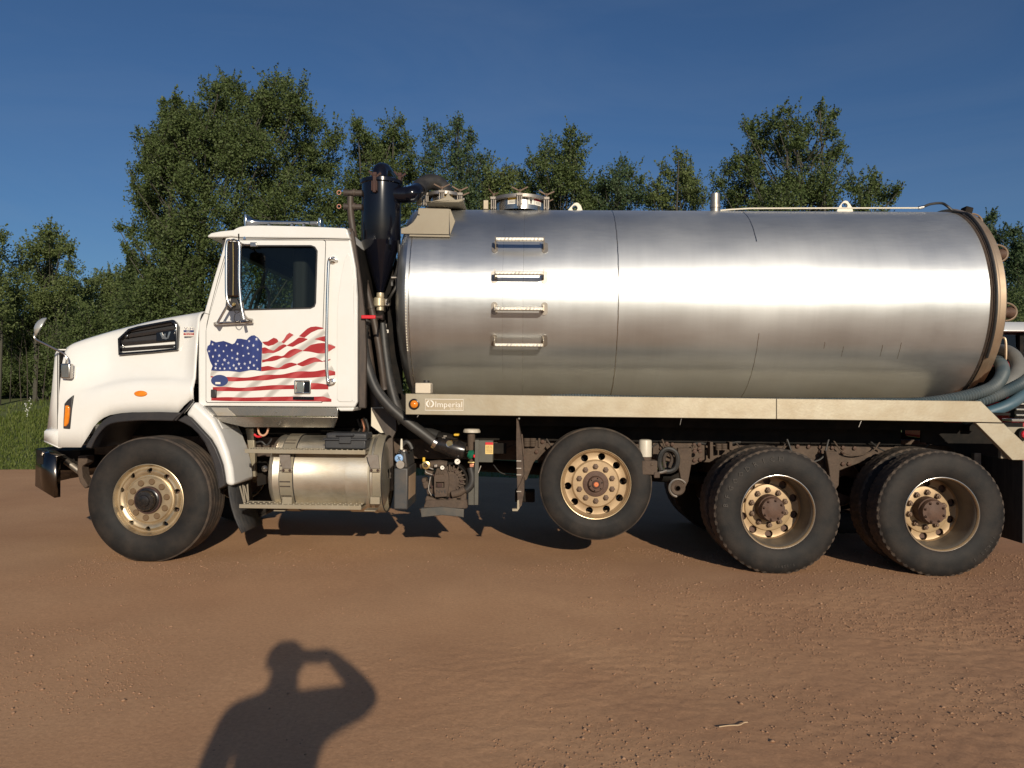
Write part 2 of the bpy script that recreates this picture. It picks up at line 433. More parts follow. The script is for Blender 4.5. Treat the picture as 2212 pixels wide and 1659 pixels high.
def put(o, parent, c):
    WL[o.name] = Vector(c)
    if parent is not None:
        o.parent = parent; o.location = Vector(c) - WL[parent.name]
    else:
        o.location = c

def thing(name, label, cat, loc, group=None):
    o = bpy.data.objects.new(name, None); COL.objects.link(o)
    o.empty_display_size = 0.2
    put(o, None, loc); tag(o, label, cat, group)
    return o

def tag(o, label=None, cat=None, group=None, kind=None):
    if label: o['label'] = label
    if cat: o['category'] = cat
    if group: o['group'] = group
    if kind: o['kind'] = kind
    return o

def copy_tree(o, delta, parent=None, first=True):
    c = o.copy(); COL.objects.link(c)
    w = WL[o.name] + Vector(delta)
    WL[c.name] = w
    c.parent = parent
    c.location = w - (WL[parent.name] if parent else Vector((0, 0, 0)))
    for ch in list(o.children):
        copy_tree(ch, delta, c, False)
    return c

def plate(name, outer, holes, Y, dy, m, parent, bevel=0.0, smooth=30):
    """flat plate facing the camera side, cut by real holes; outlines are 3D points, only x and z are used"""
    cu = bpy.data.curves.new(name, 'CURVE'); cu.dimensions = '2D'; cu.fill_mode = 'BOTH'
    cu.extrude = max(dy / 2 - bevel, 0.0); cu.bevel_depth = bevel; cu.bevel_resolution = 1; cu.offset = -bevel
    c = Vector((sum(p.x for p in outer) / len(outer), Y + dy / 2, sum(p.z for p in outer) / len(outer)))
    for loop in [outer] + holes:
        sp = cu.splines.new('POLY'); sp.points.add(len(loop) - 1); sp.use_cyclic_u = True
        for q, p in zip(sp.points, loop): q.co = (p.x - c.x, p.z - c.z, 0, 1)
    ob = bpy.data.objects.new(name, cu); COL.objects.link(ob)
    me = bpy.data.meshes.new_from_object(ob.evaluated_get(bpy.context.evaluated_depsgraph_get()))
    bpy.data.objects.remove(ob); bpy.data.curves.remove(cu)
    me.transform(Matrix.Rotation(R(90), 4, 'X'))
    return finish(me, name, m, parent, c, smooth)

def text(name, body, x0, y0, x1, y1, Y, dep, m, parent, stretch=True, shear=0.0, curve=None):
    """lettering whose box is given by two picture corners on the plane Y"""
    cu = bpy.data.curves.new(name, 'FONT'); cu.body = body; cu.size = 1.0; cu.extrude = 0.0; cu.shear = shear
    cu.resolution_u = 2
    ob = bpy.data.objects.new(name, cu); COL.objects.link(ob)
    me = bpy.data.meshes.new_from_object(ob.evaluated_get(bpy.context.evaluated_depsgraph_get()))
    bpy.data.objects.remove(ob); bpy.data.curves.remove(cu)
    n = len(me.vertices); a = np.empty(n * 3); me.vertices.foreach_get('co', a); a = a.reshape(-1, 3)
    lo, hi = a.min(0), a.max(0)
    A = P(x0, y1, Y); B = P(x1, y0, Y)
    w, h = B.x - A.x, B.z - A.z
    sx = w / max(hi[0] - lo[0], 1e-6); sz = h / max(hi[1] - lo[1], 1e-6)
    if not stretch: sx = sz = min(sx, sz)
    b = np.zeros_like(a)
    b[:, 0] = (a[:, 0] - (lo[0] + hi[0]) / 2) * sx; b[:, 2] = (a[:, 1] - (lo[1] + hi[1]) / 2) * sz
    me.vertices.foreach_set('co', b.ravel()); me.update()
    c = Vector(((A.x + B.x) / 2, Y, (A.z + B.z) / 2))
    return finish(me, name, m, parent, c, 0)

def circle(c, r, n=24, ph=0.0):
    return [Vector((c.x + r * math.cos(2 * math.pi * k / n + ph), c.y, c.z + r * math.sin(2 * math.pi * k / n + ph))) for k in range(n)]

def smoothpath(ctrl, n=8, closed=False):
    c = [Vector(p) for p in ctrl]; out = []; m = len(c)
    for i in range(m if closed else m - 1):
        p1 = c[i]; p2 = c[(i + 1) % m]
        p0 = c[i - 1] if (i > 0 or closed) else p1 * 2 - p2
        p3 = c[(i + 2) % m] if (i + 2 < m or closed) else p2 * 2 - p1
        for k in range(n):
            t = k / n
            out.append(0.5 * ((2 * p1) + (p2 - p0) * t + (2 * p0 - 5 * p1 + 4 * p2 - p3) * t * t + (3 * p1 - p0 - 3 * p2 + p3) * t ** 3))
    if not closed: out.append(c[-1])
    return out

def boolean_cut(me, cutters):
    a = bpy.data.objects.new('cut_body', me); COL.objects.link(a)
    mb = bpy.data.meshes.new('cutters'); mb.from_pydata([tuple(p) for p in cutters.v], [], cutters.f)
    bm = bmesh.new(); bm.from_mesh(mb); bmesh.ops.recalc_face_normals(bm, faces=bm.faces); bm.to_mesh(mb); bm.free()
    b = bpy.data.objects.new('cut_tool', mb); COL.objects.link(b)
    md = a.modifiers.new('b', 'BOOLEAN'); md.operation = 'DIFFERENCE'; md.object = b; md.solver = 'EXACT'
    bpy.context.view_layer.update()
    out = bpy.data.meshes.new_from_object(a.evaluated_get(bpy.context.evaluated_depsgraph_get()))
    bpy.data.objects.remove(a); bpy.data.objects.remove(b)
    return out

# smooth value noise on arrays
def vnoise(x, y, seed):
    g = np.random.default_rng(seed).random((256, 256))
    xi = np.floor(x).astype(int); yi = np.floor(y).astype(int); fx = x - xi; fy = y - yi
    fx = fx * fx * (3 - 2 * fx); fy = fy * fy * (3 - 2 * fy)
    a = g[xi % 256, yi % 256]; b = g[(xi + 1) % 256, yi % 256]; c = g[xi % 256, (yi + 1) % 256]; d = g[(xi + 1) % 256, (yi + 1) % 256]
    return (a * (1 - fx) + b * fx) * (1 - fy) + (c * (1 - fx) + d * fx) * fy - 0.5
# ================================================================== THE SETTING
def ground_mats():
    m = bpy.data.materials.new('packed_red_dirt'); m.use_nodes = True
    nt = m.node_tree; L = nt.links.new; b = nt.nodes['Principled BSDF']
    b.inputs['Roughness'].default_value = 0.95; b.inputs['Specular IOR Level'].default_value = 0.15
    tc = _n(nt, 'ShaderNodeTexCoord')
    def noise(scale, det=6, ro=0.6):
        no = _n(nt, 'ShaderNodeTexNoise'); no.inputs['Scale'].default_value = scale
        no.inputs['Detail'].default_value = det; no.inputs['Roughness'].default_value = ro
        L(tc.outputs['Object'], no.inputs[0]); return no.outputs[0]
    def ramp(a, p0, p1, c0, c1):
        r = _n(nt, 'ShaderNodeValToRGB'); r.color_ramp.elements[0].position = p0; r.color_ramp.elements[1].position = p1
        r.color_ramp.elements[0].color = (*c0, 1); r.color_ramp.elements[1].color = (*c1, 1); L(a, r.inputs[0]); return r.outputs[0]
    base = ramp(noise(0.55, 5), 0.35, 0.68, (0.49, 0.28, 0.156), (0.59, 0.355, 0.202))
    fine = ramp(noise(45, 6, 0.75), 0.3, 0.75, (0.78, 0.76, 0.74), (1.12, 1.12, 1.12))
    mx = _n(nt, 'ShaderNodeMix', data_type='RGBA', blend_type='MULTIPLY'); mx.inputs[0].default_value = 1
    sx = _n(nt, 'ShaderNodeSeparateXYZ'); L(tc.outputs['Object'], sx.inputs[0])
    ad = _n(nt, 'ShaderNodeMath', operation='MULTIPLY_ADD'); L(noise(0.8, 6, 0.65), ad.inputs[0]); ad.inputs[1].default_value = 1.5; ad.inputs[2].default_value = -0.72
    a2_ = _n(nt, 'ShaderNodeMath', operation='MULTIPLY_ADD'); L(sx.outputs[0], a2_.inputs[0]); a2_.inputs[1].default_value = 0.16; L(ad.outputs[0], a2_.inputs[2]); a2_.use_clamp = True
    m0 = _n(nt, 'ShaderNodeMix', data_type='RGBA'); L(a2_.outputs[0], m0.inputs[0]); L(base, m0.inputs[6]); m0.inputs[7].default_value = (0.39, 0.212, 0.125, 1)
    L(m0.outputs[2], mx.inputs[6]); L(fine, mx.inputs[7])
    L(mx.outputs[2], b.inputs['Base Color'])
    b1 = _n(nt, 'ShaderNodeBump'); b1.inputs['Strength'].default_value = 0.28; b1.inputs['Distance'].default_value = 0.012
    L(noise(38, 8, 0.7), b1.inputs['Height'])
    L(b1.outputs[0], b.inputs['Normal'])
    MT['dirt'] = m
    m = bpy.data.materials.new('meadow_ground'); m.use_nodes = True
    nt = m.node_tree; L = nt.links.new; b = nt.nodes['Principled BSDF']; b.inputs['Roughness'].default_value = 0.95
    tc = _n(nt, 'ShaderNodeTexCoord')
    base = ramp(noise(0.35, 8, 0.7), 0.35, 0.7, (0.07, 0.105, 0.02), (0.13, 0.15, 0.045))
    L(base, b.inputs['Base Color'])
    b1 = _n(nt, 'ShaderNodeBump'); b1.inputs['Strength'].default_value = 0.8; b1.inputs['Distance'].default_value = 0.05
    L(noise(9, 8, 0.7), b1.inputs['Height']); L(b1.outputs[0], b.inputs['Normal'])
    MT['meadow'] = m
    MT['stone'] = mat('gravel_stone', (0.27, 0.155, 0.09), 0.9, col2=(0.38, 0.235, 0.145), nscale=40, namt=0.8)
ground_mats()

# one ground sheet out to the horizon
def terrain(y):
    u = np.clip((np.asarray(y, dtype=float) - 9.0) / 13.0, 0, 1); return -0.05 + 1.05 * u * u * (3 - 2 * u)
_ty = [-900, -40, 0, 8.9] + list(np.linspace(9, 22, 27)) + [40, 90, 900]
_tx = [-900, -60, -30, -15, 0, 15, 30, 60, 900]
g = MB(); g.add([(x, y, float(terrain(y))) for y in _ty for x in _tx], [(i * 9 + j, i * 9 + j + 1, i * 9 + j + 10, i * 9 + j + 9) for i in range(len(_ty) - 1) for j in range(8)])
tag(g.build('ground', 'meadow', smooth=0), 'green meadow ground reaching to the tree line', kind='structure')

def axis(lo, flo, fhi, hi, fine, coarse):
    a = np.arange(flo, fhi, fine); l = np.arange(lo, flo, coarse); h = np.arange(fhi, hi + coarse, coarse)
    return np.concatenate([l, a, h])

def dirt_height(X, Y):
    z = 0.022 * vnoise(X * 0.5 + 9, Y * 0.5 + 3, 1) + 0.012 * vnoise(X * 1.7, Y * 1.7, 2)
    rough = np.clip(0.05 + 0.26 * (X + 0.3) - 0.12 * (Y + 1.2) + 0.9 * vnoise(X * 0.6 + 40, Y * 0.9 + 7, 5), 0.04, 1.0)
    z += 0.002 * rough * vnoise(X * 6, Y * 7, 3) + 0.0028 * rough * vnoise(X * 20, Y * 21, 4) + 0.0095 * rough * vnoise(X * 34, Y * 37, 8)
    # tyre tread tracks running toward the truck on the right
    for x0, k in ((1.15, 0.14), (1.42, 0.14), (1.95, 0.1), (2.3, 0.1), (0.55, 0.2)):
        c = x0 + k * (Y + 3.4) + 0.03 * vnoise(Y * 1.5 + x0 * 9, Y * 0, 6)
        wave = 0.5 + 0.5 * np.sign(np.sin(Y * 58 + np.where(X > c, 1.6, 0)))
        z -= 0.0035 * np.exp(-((X - c) / 0.03) ** 2) * wave * (Y < -0.9) * np.clip(0.6 + 1.6 * vnoise(X * 2 + 5, Y * 1.7, 31), 0, 1)
    near_wheel = np.exp(-((Y - 0.1) / 0.35) ** 2)
    return z * (1 - 0.6 * near_wheel)

gx = axis(-22, -3.4, 4.4, 22, 0.023, 0.25)
gy = np.concatenate([np.arange(-22, -3.7, 0.25), np.arange(-3.7, 0.2, 0.022), np.arange(0.2, 7.3, 0.1)])
XX, YY = np.meshgrid(gx, gy, indexing='ij')
edge = 7.0 + 0.5 * vnoise(gx * 0.6, gx * 0, 11) + 0.3 * vnoise(gx * 2.3, gx * 0, 12)
YY = np.where(YY > 6.0, 6.0 + (YY - 6.0) * ((edge[:, None] - 6.0) / 1.3), YY)
ZZ = dirt_height(XX, YY)
ZZ = np.where(YY > 6.6, ZZ - 0.0, ZZ)
nx, ny = XX.shape
vv = np.stack([XX, YY, ZZ], -1).reshape(-1, 3)
ii = (np.arange(nx - 1)[:, None] * ny + np.arange(ny - 1)[None, :]).ravel()
ff = np.stack([ii, ii + ny, ii + ny + 1, ii + 1], -1)

def big_mesh(name, v, f, m, smooth=True):
    me = bpy.data.meshes.new(name)
    k = f.shape[1]
    me.vertices.add(len(v)); me.vertices.foreach_set('co', np.ascontiguousarray(v, dtype=np.float32).ravel())
    me.loops.add(len(f) * k); me.loops.foreach_set('vertex_index', np.ascontiguousarray(f, dtype=np.int32).ravel())
    me.polygons.add(len(f)); me.polygons.foreach_set('loop_start', np.arange(0, len(f) * k, k, dtype=np.int32))
    me.update(calc_edges=True)
    if smooth: me.polygons.foreach_set('use_smooth', np.ones(len(f), dtype=bool))
    me.materials.append(MT[m] if isinstance(m, str) else m)
    return me

def big_obj(name, v, f, m, parent=None, smooth=True, c=(0, 0, 0)):
    me = big_mesh(name, np.asarray(v) - np.array(c), f, m, smooth)
    o = bpy.data.objects.new(name, me); COL.objects.link(o); put(o, parent, Vector(c)); return o

tag(big_obj('dirt_lot', vv, ff, 'dirt'), 'reddish packed dirt lot the tanker truck stands on', kind='structure')

# loose gravel: too many stones to count
def stones(n):
    base = np.array([(1, 0, 0), (-1, 0, 0), (0, 1, 0), (0, -1, 0), (0, 0, 1), (0, 0, -1), ], float)
    tri = np.array([(0, 2, 4), (2, 1, 4), (1, 3, 4), (3, 0, 4), (2, 0, 5), (1, 2, 5), (3, 1, 5), (0, 3, 5)])
    x = rng.uniform(-3.8, 4.8, n * 6); y = -3.6 + rng.random(n * 6) ** 1.2 * 4.6
    d = 0.06 + 0.42 * np.clip((x + 0.4) / 2.0, 0, 1.3) + 1.1 * (vnoise(x * 0.9 + 3, y * 1.6 + 5, 21)) + 0.7 * vnoise(x * 3.1, y * 4, 22)
    band = np.exp(-((y - (-1.15 - 0.22 * (x - 1.2))) / 0.16) ** 2) * (x > 0.3)
    band2 = np.exp(-((y - (-0.45 - 0.1 * (x - 2.5))) / 0.12) ** 2) * (x > 1.6)
    left = 0.35 * np.exp(-((x + 2.5) / 0.9) ** 2 - ((y + 2.0) / 0.9) ** 2)
    d = d + 0.7 * band + 0.5 * band2 + left
    keep = rng.random(n * 6) < np.clip(d - 0.10, 0.012, 1) * 0.8
    x, y = x[keep][:n], y[keep][:n]; k = len(x)
    s = 0.0026 * np.exp(rng.normal(0, 0.45, k)); big = rng.random(k) < 0.012
    s = np.where(big, s * 2.1, s); s = np.clip(s, 0.0016, 0.0105)
    v = base[None] * (0.7 + 0.6 * rng.random((k, 6, 1))) * s[:, None, None]
    ang = rng.uniform(0, 6.28, k); c, q = np.cos(ang), np.sin(ang)
    sx = rng.uniform(0.8, 1.6, k)
    vx = v[:, :, 0] * sx[:, None]; vy = v[:, :, 1]
    v2 = np.stack([vx * c[:, None] - vy * q[:, None] + x[:, None], vx * q[:, None] + vy * c[:, None] + y[:, None],
                   v[:, :, 2] * 0.75 + (dirt_height(x, y) + s * 0.35)[:, None]], -1)
    f = (tri[None] + (np.arange(k) * 6)[:, None, None]).reshape(-1, 3)
    return v2.reshape(-1, 3), f
sv, sf = stones(54000)
tag(big_obj('gravel', sv, sf, 'stone', smooth=False), 'loose gravel scattered over the dirt in front of the truck', 'gravel', kind='stuff')

# grass beyond the edge of the dirt
def blades(x, y, h, w, lean=0.35):
    k = len(x); a = rng.uniform(0, 6.28, k); l = rng.uniform(0, 6.28, k); le = rng.uniform(0, lean, k) * h; z0 = terrain(y) - 0.02; h = h + z0
    dx, dy = np.cos(a) * w, np.sin(a) * w
    b0 = np.stack([x - dx, y - dy, z0], -1); b1 = np.stack([x + dx, y + dy, z0], -1)
    m0 = np.stack([x - dx * .7 + np.cos(l) * le * .35, y - dy * .7 + np.sin(l) * le * .35, z0 + (h - z0) * .55], -1)
    m1 = np.stack([x + dx * .7 + np.cos(l) * le * .35, y + dy * .7 + np.sin(l) * le * .35, z0 + (h - z0) * .55], -1)
    t = np.stack([x + np.cos(l) * le, y + np.sin(l) * le, h], -1)
    v = np.stack([b0, b1, m1, m0, t], 1).reshape(-1, 3); i = np.arange(k) * 5
    f = np.concatenate([np.stack([i, i + 1, i + 2], -1), np.stack([i, i + 2, i + 3], -1), np.stack([i + 3, i + 2, i + 4], -1)])
    return v, f
n = 76000
gx_ = rng.uniform(-17, 9, n); gy_ = 6.2 + 16 * rng.random(n) ** 1.35
gx_ = np.where(rng.random(n) < 0.65, rng.uniform(-15.5, -6.5, n), gx_)
e_ = 7.0 + 0.5 * vnoise(gx_ * 0.6, gx_ * 0, 11) + 0.3 * vnoise(gx_ * 2.3, gx_ * 0, 12)
ok = gy_ > e_ + 0.12 - 0.22 * rng.exponential(1, n) * (0.4 + 1.2 * np.clip(vnoise(gx_ * 1.3, gy_ * 0.8, 14) + .3, 0, 1)); gx_, gy_ = gx_[ok], gy_[ok]
h_ = rng.uniform(0.035, 0.085, len(gx_)) * (1 + 0.7 * np.clip((gy_ - 9) / 6, 0, 1)) + np.clip((gy_ - 18) / 4, 0, 1) * rng.uniform(0.05, 0.45, len(gx_))
v1, f1 = blades(gx_, gy_, h_, rng.uniform(0.006, 0.014, len(gx_)) * (1 + 0.06 * (gy_ - 7)))
tag(big_obj('grass', v1, f1, 'grassblade', smooth=False), 'green grass growing between the dirt lot and the trees', 'grass', kind='stuff')

# far-off wood closing the view beyond the nearer trees
def far_wood():
    Q = []
    for i in range(150):
        a = rng.uniform(-1.15, 1.15); d = rng.uniform(36, 60); x, y = math.sin(a) * d, -6 + math.cos(a) * d
        hh = rng.uniform(4.5, 7.0) * (d / 45) ** .5; n = 420
        p = rng.normal(0, 1, (n, 3)); p /= np.linalg.norm(p, axis=1)[:, None]; p *= rng.random((n, 1)) ** .4
        Q.append(np.stack([x + p[:, 0] * 2.4, y + p[:, 1] * 2.0, hh * .5 + p[:, 2] * hh * .52], -1))
    v, f = leaf_cloud(np.concatenate(Q), 0.42)
    tag(big_obj('far_wood', v, f, 'aspen2', smooth=False), 'far-off belt of woodland behind the nearer trees', 'wood', kind='stuff')
# ================================================================== TREES
def leaf_cloud(cx, size, spread=1.0, droop=0.0):
    """diamond leaves with random facing at the points cx"""
    k = len(cx)
    nrm = rng.normal(0, 1, (k, 3)); nrm[:, 2] += 0.25
    nrm /= np.linalg.norm(nrm, axis=1)[:, None]
    t = rng.normal(0, 1, (k, 3)); t -= (t * nrm).sum(1)[:, None] * nrm; t /= np.linalg.norm(t, axis=1)[:, None]
    bt = np.cross(nrm, t)
    s = size * rng.uniform(0.6, 1.25, k)[:, None]
    v = np.stack([cx - t * s * .62, cx - bt * s * .46 - t * s * .08, cx + t * s * .62, cx + bt * s * .46 - t * s * .08], 1)
    i = np.arange(k) * 4
    return v.reshape(-1, 3), np.stack([i, i + 1, i + 2, i + 3], -1)

def tree(name, label, cat, blobs, Y, leaf=0.07, dens=900, material='aspen', base=None, trunks=1, deep=0.5, group=None, bare=False, trunk_r=0.09, fillp=0.34, shoots=1.0):
    """a tree whose crown is a set of leafy boughs; blobs = (x, y, r) as seen in the photograph at depth Y"""
    dep = Y - CAM.y
    dens = dens * 3.7; leaf = leaf * 0.57
    ex = []                               # smaller boughs between neighbouring ones close the crown
    for i in range(len(blobs)):
        for j in range(i):
            a, b = blobs[i], blobs[j]; d_ = math.hypot(a[0] - b[0], a[1] - b[1])
            if 0.55 * (a[2] + b[2]) < d_ < 1.25 * (a[2] + b[2]) and rng.random() < fillp:
                ex.append(((a[0] + b[0]) / 2, (a[1] + b[1]) / 2, 0.55 * min(a[2], b[2]) + 0.1 * max(a[2], b[2])))
    blobs = list(blobs) + ex
    cs = []
    for (x, y, r) in blobs:
        rm = r * dep / FPX
        p = P(x, y, Y + rng.uniform(-1, 1) * deep); cs.append((p, rm))
    bx = base if base is not None else sum(c.x for c, _ in cs) / len(cs)
    gz = float(terrain(Y)); root = thing(name, label, cat, (bx, Y, gz), group)
    # trunk and limbs
    mb = MB(); top = max(c.z for c, _ in cs)
    for t in range(trunks):
        ox = bx + (t - (trunks - 1) / 2) * 0.7 + rng.uniform(-.1, .1)
        tx = max(cs, key=lambda q: q[0].z - abs(q[0].x - ox) * 1.6 + q[1] * 2)[0]
        pth = smoothpath([(ox, Y, -0.2), (ox + rng.uniform(-.15, .15), Y, top * .3), ((ox + tx.x) / 2, Y, top * .6), (tx.x, tx.y, tx.z)], 5)
        mb.tube(pth, list(np.linspace(trunk_r, trunk_r * 0.13, len(pth))), 7)
    for c, rm in cs:
        h = max(0.4, c.z - abs(c.x - bx) * 0.9 - rm - 0.4)
        s0 = Vector((bx + (c.x - bx) * 0.12, Y, h))
        pth = smoothpath([s0, (s0 + c) / 2 + Vector((0, 0, -0.12)), c, c + Vector((rng.uniform(-.2, .2) * rm, 0, rm * .7))], 4)
        mb.tube(pth, list(np.linspace(trunk_r * .16, 0.004, len(pth))), 5)
    # leaves along twigs that leave each bough
    P_ = []
    for c, rm in cs:
        nt = max(6, int(26 * (rm / 0.5) ** 1.6)); area = math.pi * rm * rm
        nl = max(4, int(area * dens / nt))
        for k in range(nt):
            d = rng.normal(0, 1, 3); d[2] += 0.45; d /= np.linalg.norm(d)
            st = np.array(c) + rng.normal(0, 0.28, 3) * rm; l = rm * rng.uniform(.45, 1.2)
            u = rng.random(nl) ** 0.8
            bend = np.array([0, 0, 0.18 * rm])
            pos = st + d * (u * l)[:, None] + bend * (u ** 2)[:, None]
            pos += rng.normal(0, 1, (nl, 3)) * (0.03 + 0.10 * rm * (1 - 0.55 * u))[:, None]
            P_.append(pos)
            if shoots and k % 3 == 0 and rm < 0.7:      # slender leafy shoots reaching out of the crown
                d2 = rng.normal(0, .5, 3); d2[2] = 1.0; d2 /= np.linalg.norm(d2); l2 = rng.uniform(.7, 1.6) * min(rm, .35) + rm * .7
                u2 = rng.random(max(5, int(l2 * 60))); q2 = np.array(c) + d2 * (u2 * l2)[:, None] + rng.normal(0, 1, (len(u2), 3)) * (0.05 * (1.15 - u2))[:, None]
                P_.append(q2); mb.tube([c, Vector((np.array(c) + d2 * l2).tolist())], [0.006, 0.002], 3, cap=False)
            if k % 3 == 0 and rm < 1.6:
                e = Vector((st + d * l * .9 + bend).tolist())
                mb.tube([Vector(st.tolist()), e], [0.007, 0.003], 3, cap=False)
    pp = np.concatenate(P_); pp = pp[pp[:, 2] > gz + 0.12]
    v, f = leaf_cloud(pp, leaf)
    big_obj('crown', v, f, material, root, smooth=False, c=tuple(v.mean(0)))
    mb.build('trunk', 'bark' if not bare else 'deadwood', root)
    return root

def fill(x0, x1, y0, y1, r, n):
    return [(rng.uniform(x0, x1), rng.uniform(y0, y1), r * rng.uniform(.7, 1.25)) for _ in range(n)]

GT = 'trees standing along the edge of the lot'
A = [(500,205,36),(492,180,20),(455,205,28),(590,190,26),(612,215,42),(640,225,38),(374,222,20),(358,262,28),(350,232,12),(368,300,32),(374,250,24),(380,325,40),(345,300,26),(400,300,40),(470,300,46),(325,345,34),(355,390,44),(330,470,44),(470,240,40),(545,235,44),(420,270,44),(520,270,55),(600,280,60),(676,275,42),(722,312,34),(330,318,26),(303,296,14),
     (312,365,30),(380,345,55),(450,350,65),(540,370,70),(630,365,66),(700,378,52),(296,425,26),(286,380,14),(345,435,55),(430,455,66),(520,470,76),(620,470,76),(705,462,56),(258,497,16),(285,503,22),(315,515,34),
     (370,535,56),(440,550,66),(318,590,52),(400,625,60),(345,660,60),(480,620,60),(560,560,70),(650,560,70),(300,690,50),(380,720,60),(460,720,60),(270,540,16)]
tree('aspen_tree', 'tallest dark green broad aspen rising behind the white cab', 'tree', A, 13.0, leaf=0.082, dens=600, trunks=3, deep=1.3, fillp=0.5, group=GT, trunk_r=0.13)
Etree = [(774,288,24),(768,268,12),(850,288,30),(862,268,14),(820,330,42),(872,328,34),(785,345,40),(845,395,56),(765,415,52),(890,385,34),(800,460,60),(870,460,50),(740,470,40),(800,540,60)]
tree('aspen_tree', 'twin-topped aspen just left of the black elbow pipe above the cab back', 'tree', Etree, 12.6, leaf=0.078, dens=760, trunks=2, deep=0.9, group=GT)
Ftree = [(990,262,12),(984,282,20),(926,278,18),(955,308,28),(1012,318,20),(1018,290,10),(985,350,36),(928,358,36),(1040,345,16),(995,405,56),(940,430,40),(960,480,60),(1030,470,50)]
tree('aspen_tree', 'thin airy aspen with a forked top behind the curved black hose', 'tree', Ftree, 12.3, material='aspen3', leaf=0.076, dens=620, deep=0.8, group=GT)
F2 = [(1062,352,14),(1050,375,24),(1085,380,22),(1050,415,38),(1098,415,34),(1120,385,20),(1130,412,28),(1060,425,34),(1060,470,50),(1110,470,40)]
tree('aspen_tree', 'low bushy aspen behind the round manway lid on the tank', 'tree', F2, 12.8, material='aspen2', leaf=0.074, dens=720, deep=0.7, group=GT)
Gt = [(1236,296,20),(1250,318,20),(1226,325,24),(1188,335,28),(1240,358,34),(1152,352,22),(1170,390,34),(1212,392,44),(1145,420,34),(1252,425,42),(1200,460,56),(1262,470,36)]
tree('aspen_tree', 'narrow pointed aspen rising behind the first tank lifting eye', 'tree', Gt, 12.4, leaf=0.076, dens=700, deep=0.8, group=GT)
Ht = [(1345,356,16),(1330,382,24),(1365,390,26),(1305,392,18),(1338,425,34),(1294,432,26),(1276,425,26),(1310,415,24),(1392,432,26),(1382,425,26),(1330,470,44),(1285,470,40)]
tree('aspen_tree', 'small loose aspen midway along the top of the silver tank', 'tree', Ht, 12.9, material='aspen3', leaf=0.074, dens=560, deep=0.7, group=GT)
It = [(1466,338,14),(1474,360,22),(1444,380,24),(1492,378,22),(1420,415,30),(1470,410,34),(1502,402,20),(1402,440,24),(1425,440,26),(1520,436,22),(1500,438,26),(1450,470,44)]
tree('aspen_tree', 'pale leafed aspen left of the upright vent pipe', 'tree', It, 12.5, material='aspen2', leaf=0.074, dens=560, deep=0.7, group=GT)
Jt = [(1771,236,14),(1776,258,18),(1803,254,15),(1690,244,17),(1700,270,22),(1660,278,26),(1620,284,22),(1606,272,10),(1720,290,34),(1786,294,26),(1645,328,38),(1720,348,44),(1792,345,30),(1816,318,15),(1606,345,24),(1575,372,26),(1555,400,22),(1620,398,42),(1700,415,52),(1785,410,44),(1830,350,10),(1852,405,28),(1886,384,16),(1895,405,18),(1928,424,18),(1944,408,9),(1900,438,28),(1600,440,46),(1680,460,56),(1780,460,56),(1860,455,40)]
tree('aspen_tree', 'big spreading aspen at the right, behind the second lifting eye', 'tree', Jt, 12.2, leaf=0.08, dens=640, trunks=2, deep=1.0, group=GT, trunk_r=0.11)
Bt = [(106,508,22),(92,520,16),(132,520,16),(70,548,28),(152,545,20),(110,548,36),(45,590,38),(108,590,46),(156,584,20),(88,650,56),(32,655,44),(150,640,36),(70,715,56),(18,725,44),(128,708,54)]
tree('aspen_tree', 'rounded paler tree at the far left, left of the truck hood', 'tree', Bt, 20.0, leaf=0.10, dens=420, material='aspen2', trunks=2, deep=1.2, group=GT)
Ct = [(-4,508,20),(8,520,14),(-15,560,34),(-10,620,40),(-20,680,50)]
tree('aspen_tree', 'tree cut off by the left edge of the picture', 'tree', Ct, 18.5, leaf=0.10, dens=420, material='aspen2', deep=0.8, group=GT)
Dt = [(205,612,22),(238,606,18),(258,612,24),(190,640,26),(228,650,36),(262,650,30),(200,690,40),(250,700,40),(215,740,50)]
tree('small_tree', 'lower tree filling the gap between the left tree and the tall aspen', 'tree', Dt, 23.0, leaf=0.11, dens=420, material='aspen2', deep=1.2, group=GT)
Kt = [(2138,476,15),(2132,505,24),(2158,520,22),(2190,508,18),(2200,540,30),(2150,560,36),(2195,590,36),(2140,610,34),(2180,650,40),(2210,690,40),(2150,690,40),(2235,600,40),(2250,540,30)]
tree('aspen_tree', 'distant tree at the right edge behind the tank lights', 'tree', Kt, 26.0, material='aspen3', leaf=0.12, dens=430, deep=1.2, group=GT)

# a small spruce poking out left of the tall aspen
def spruce(x, ytop, ybase, Y, w, label):
    t = P(x, ytop, Y); bz = P(x, ybase, Y).z; root = thing('spruce_tree', label, 'tree', (t.x, Y, float(terrain(Y))), GT)
    mb = MB(); mb.tube([(t.x, Y, -.2), (t.x, Y, t.z)], [0.1, 0.012], 7)
    Q = []; n = 46; wm = w * (Y - CAM.y) / FPX
    for i in range(n):
        u = (i + .5) / n; z = t.z - u * (t.z - 0.6)
        for k in range(7):
            a = rng.uniform(0, 6.28); l = wm * (0.08 + 0.95 * u) * rng.uniform(.65, 1.15)
            s = rng.random(int(40 + 60 * u)) ** .7
            p = np.stack([t.x + np.cos(a) * l * s, Y + np.sin(a) * l * s, z - 0.25 * l * s + 0.05 * s], -1)
            Q.append(p + rng.normal(0, 0.035, p.shape) + 0)
            if k < 3: mb.tube([(t.x, Y, z), (t.x + math.cos(a) * l, Y + math.sin(a) * l, z - .25 * l)], [.012, .004], 3, cap=False)
    v, f = leaf_cloud(np.concatenate(Q), 0.075)
    big_obj('crown', v, f, 'spruce', root, smooth=False, c=(t.x, Y, t.z / 2))
    mb.build('trunk', 'bark', root)
spruce(286, 545, 800, 15.5, 62, 'dark little spruce with a pointed tip between the left trees and the tall aspen')

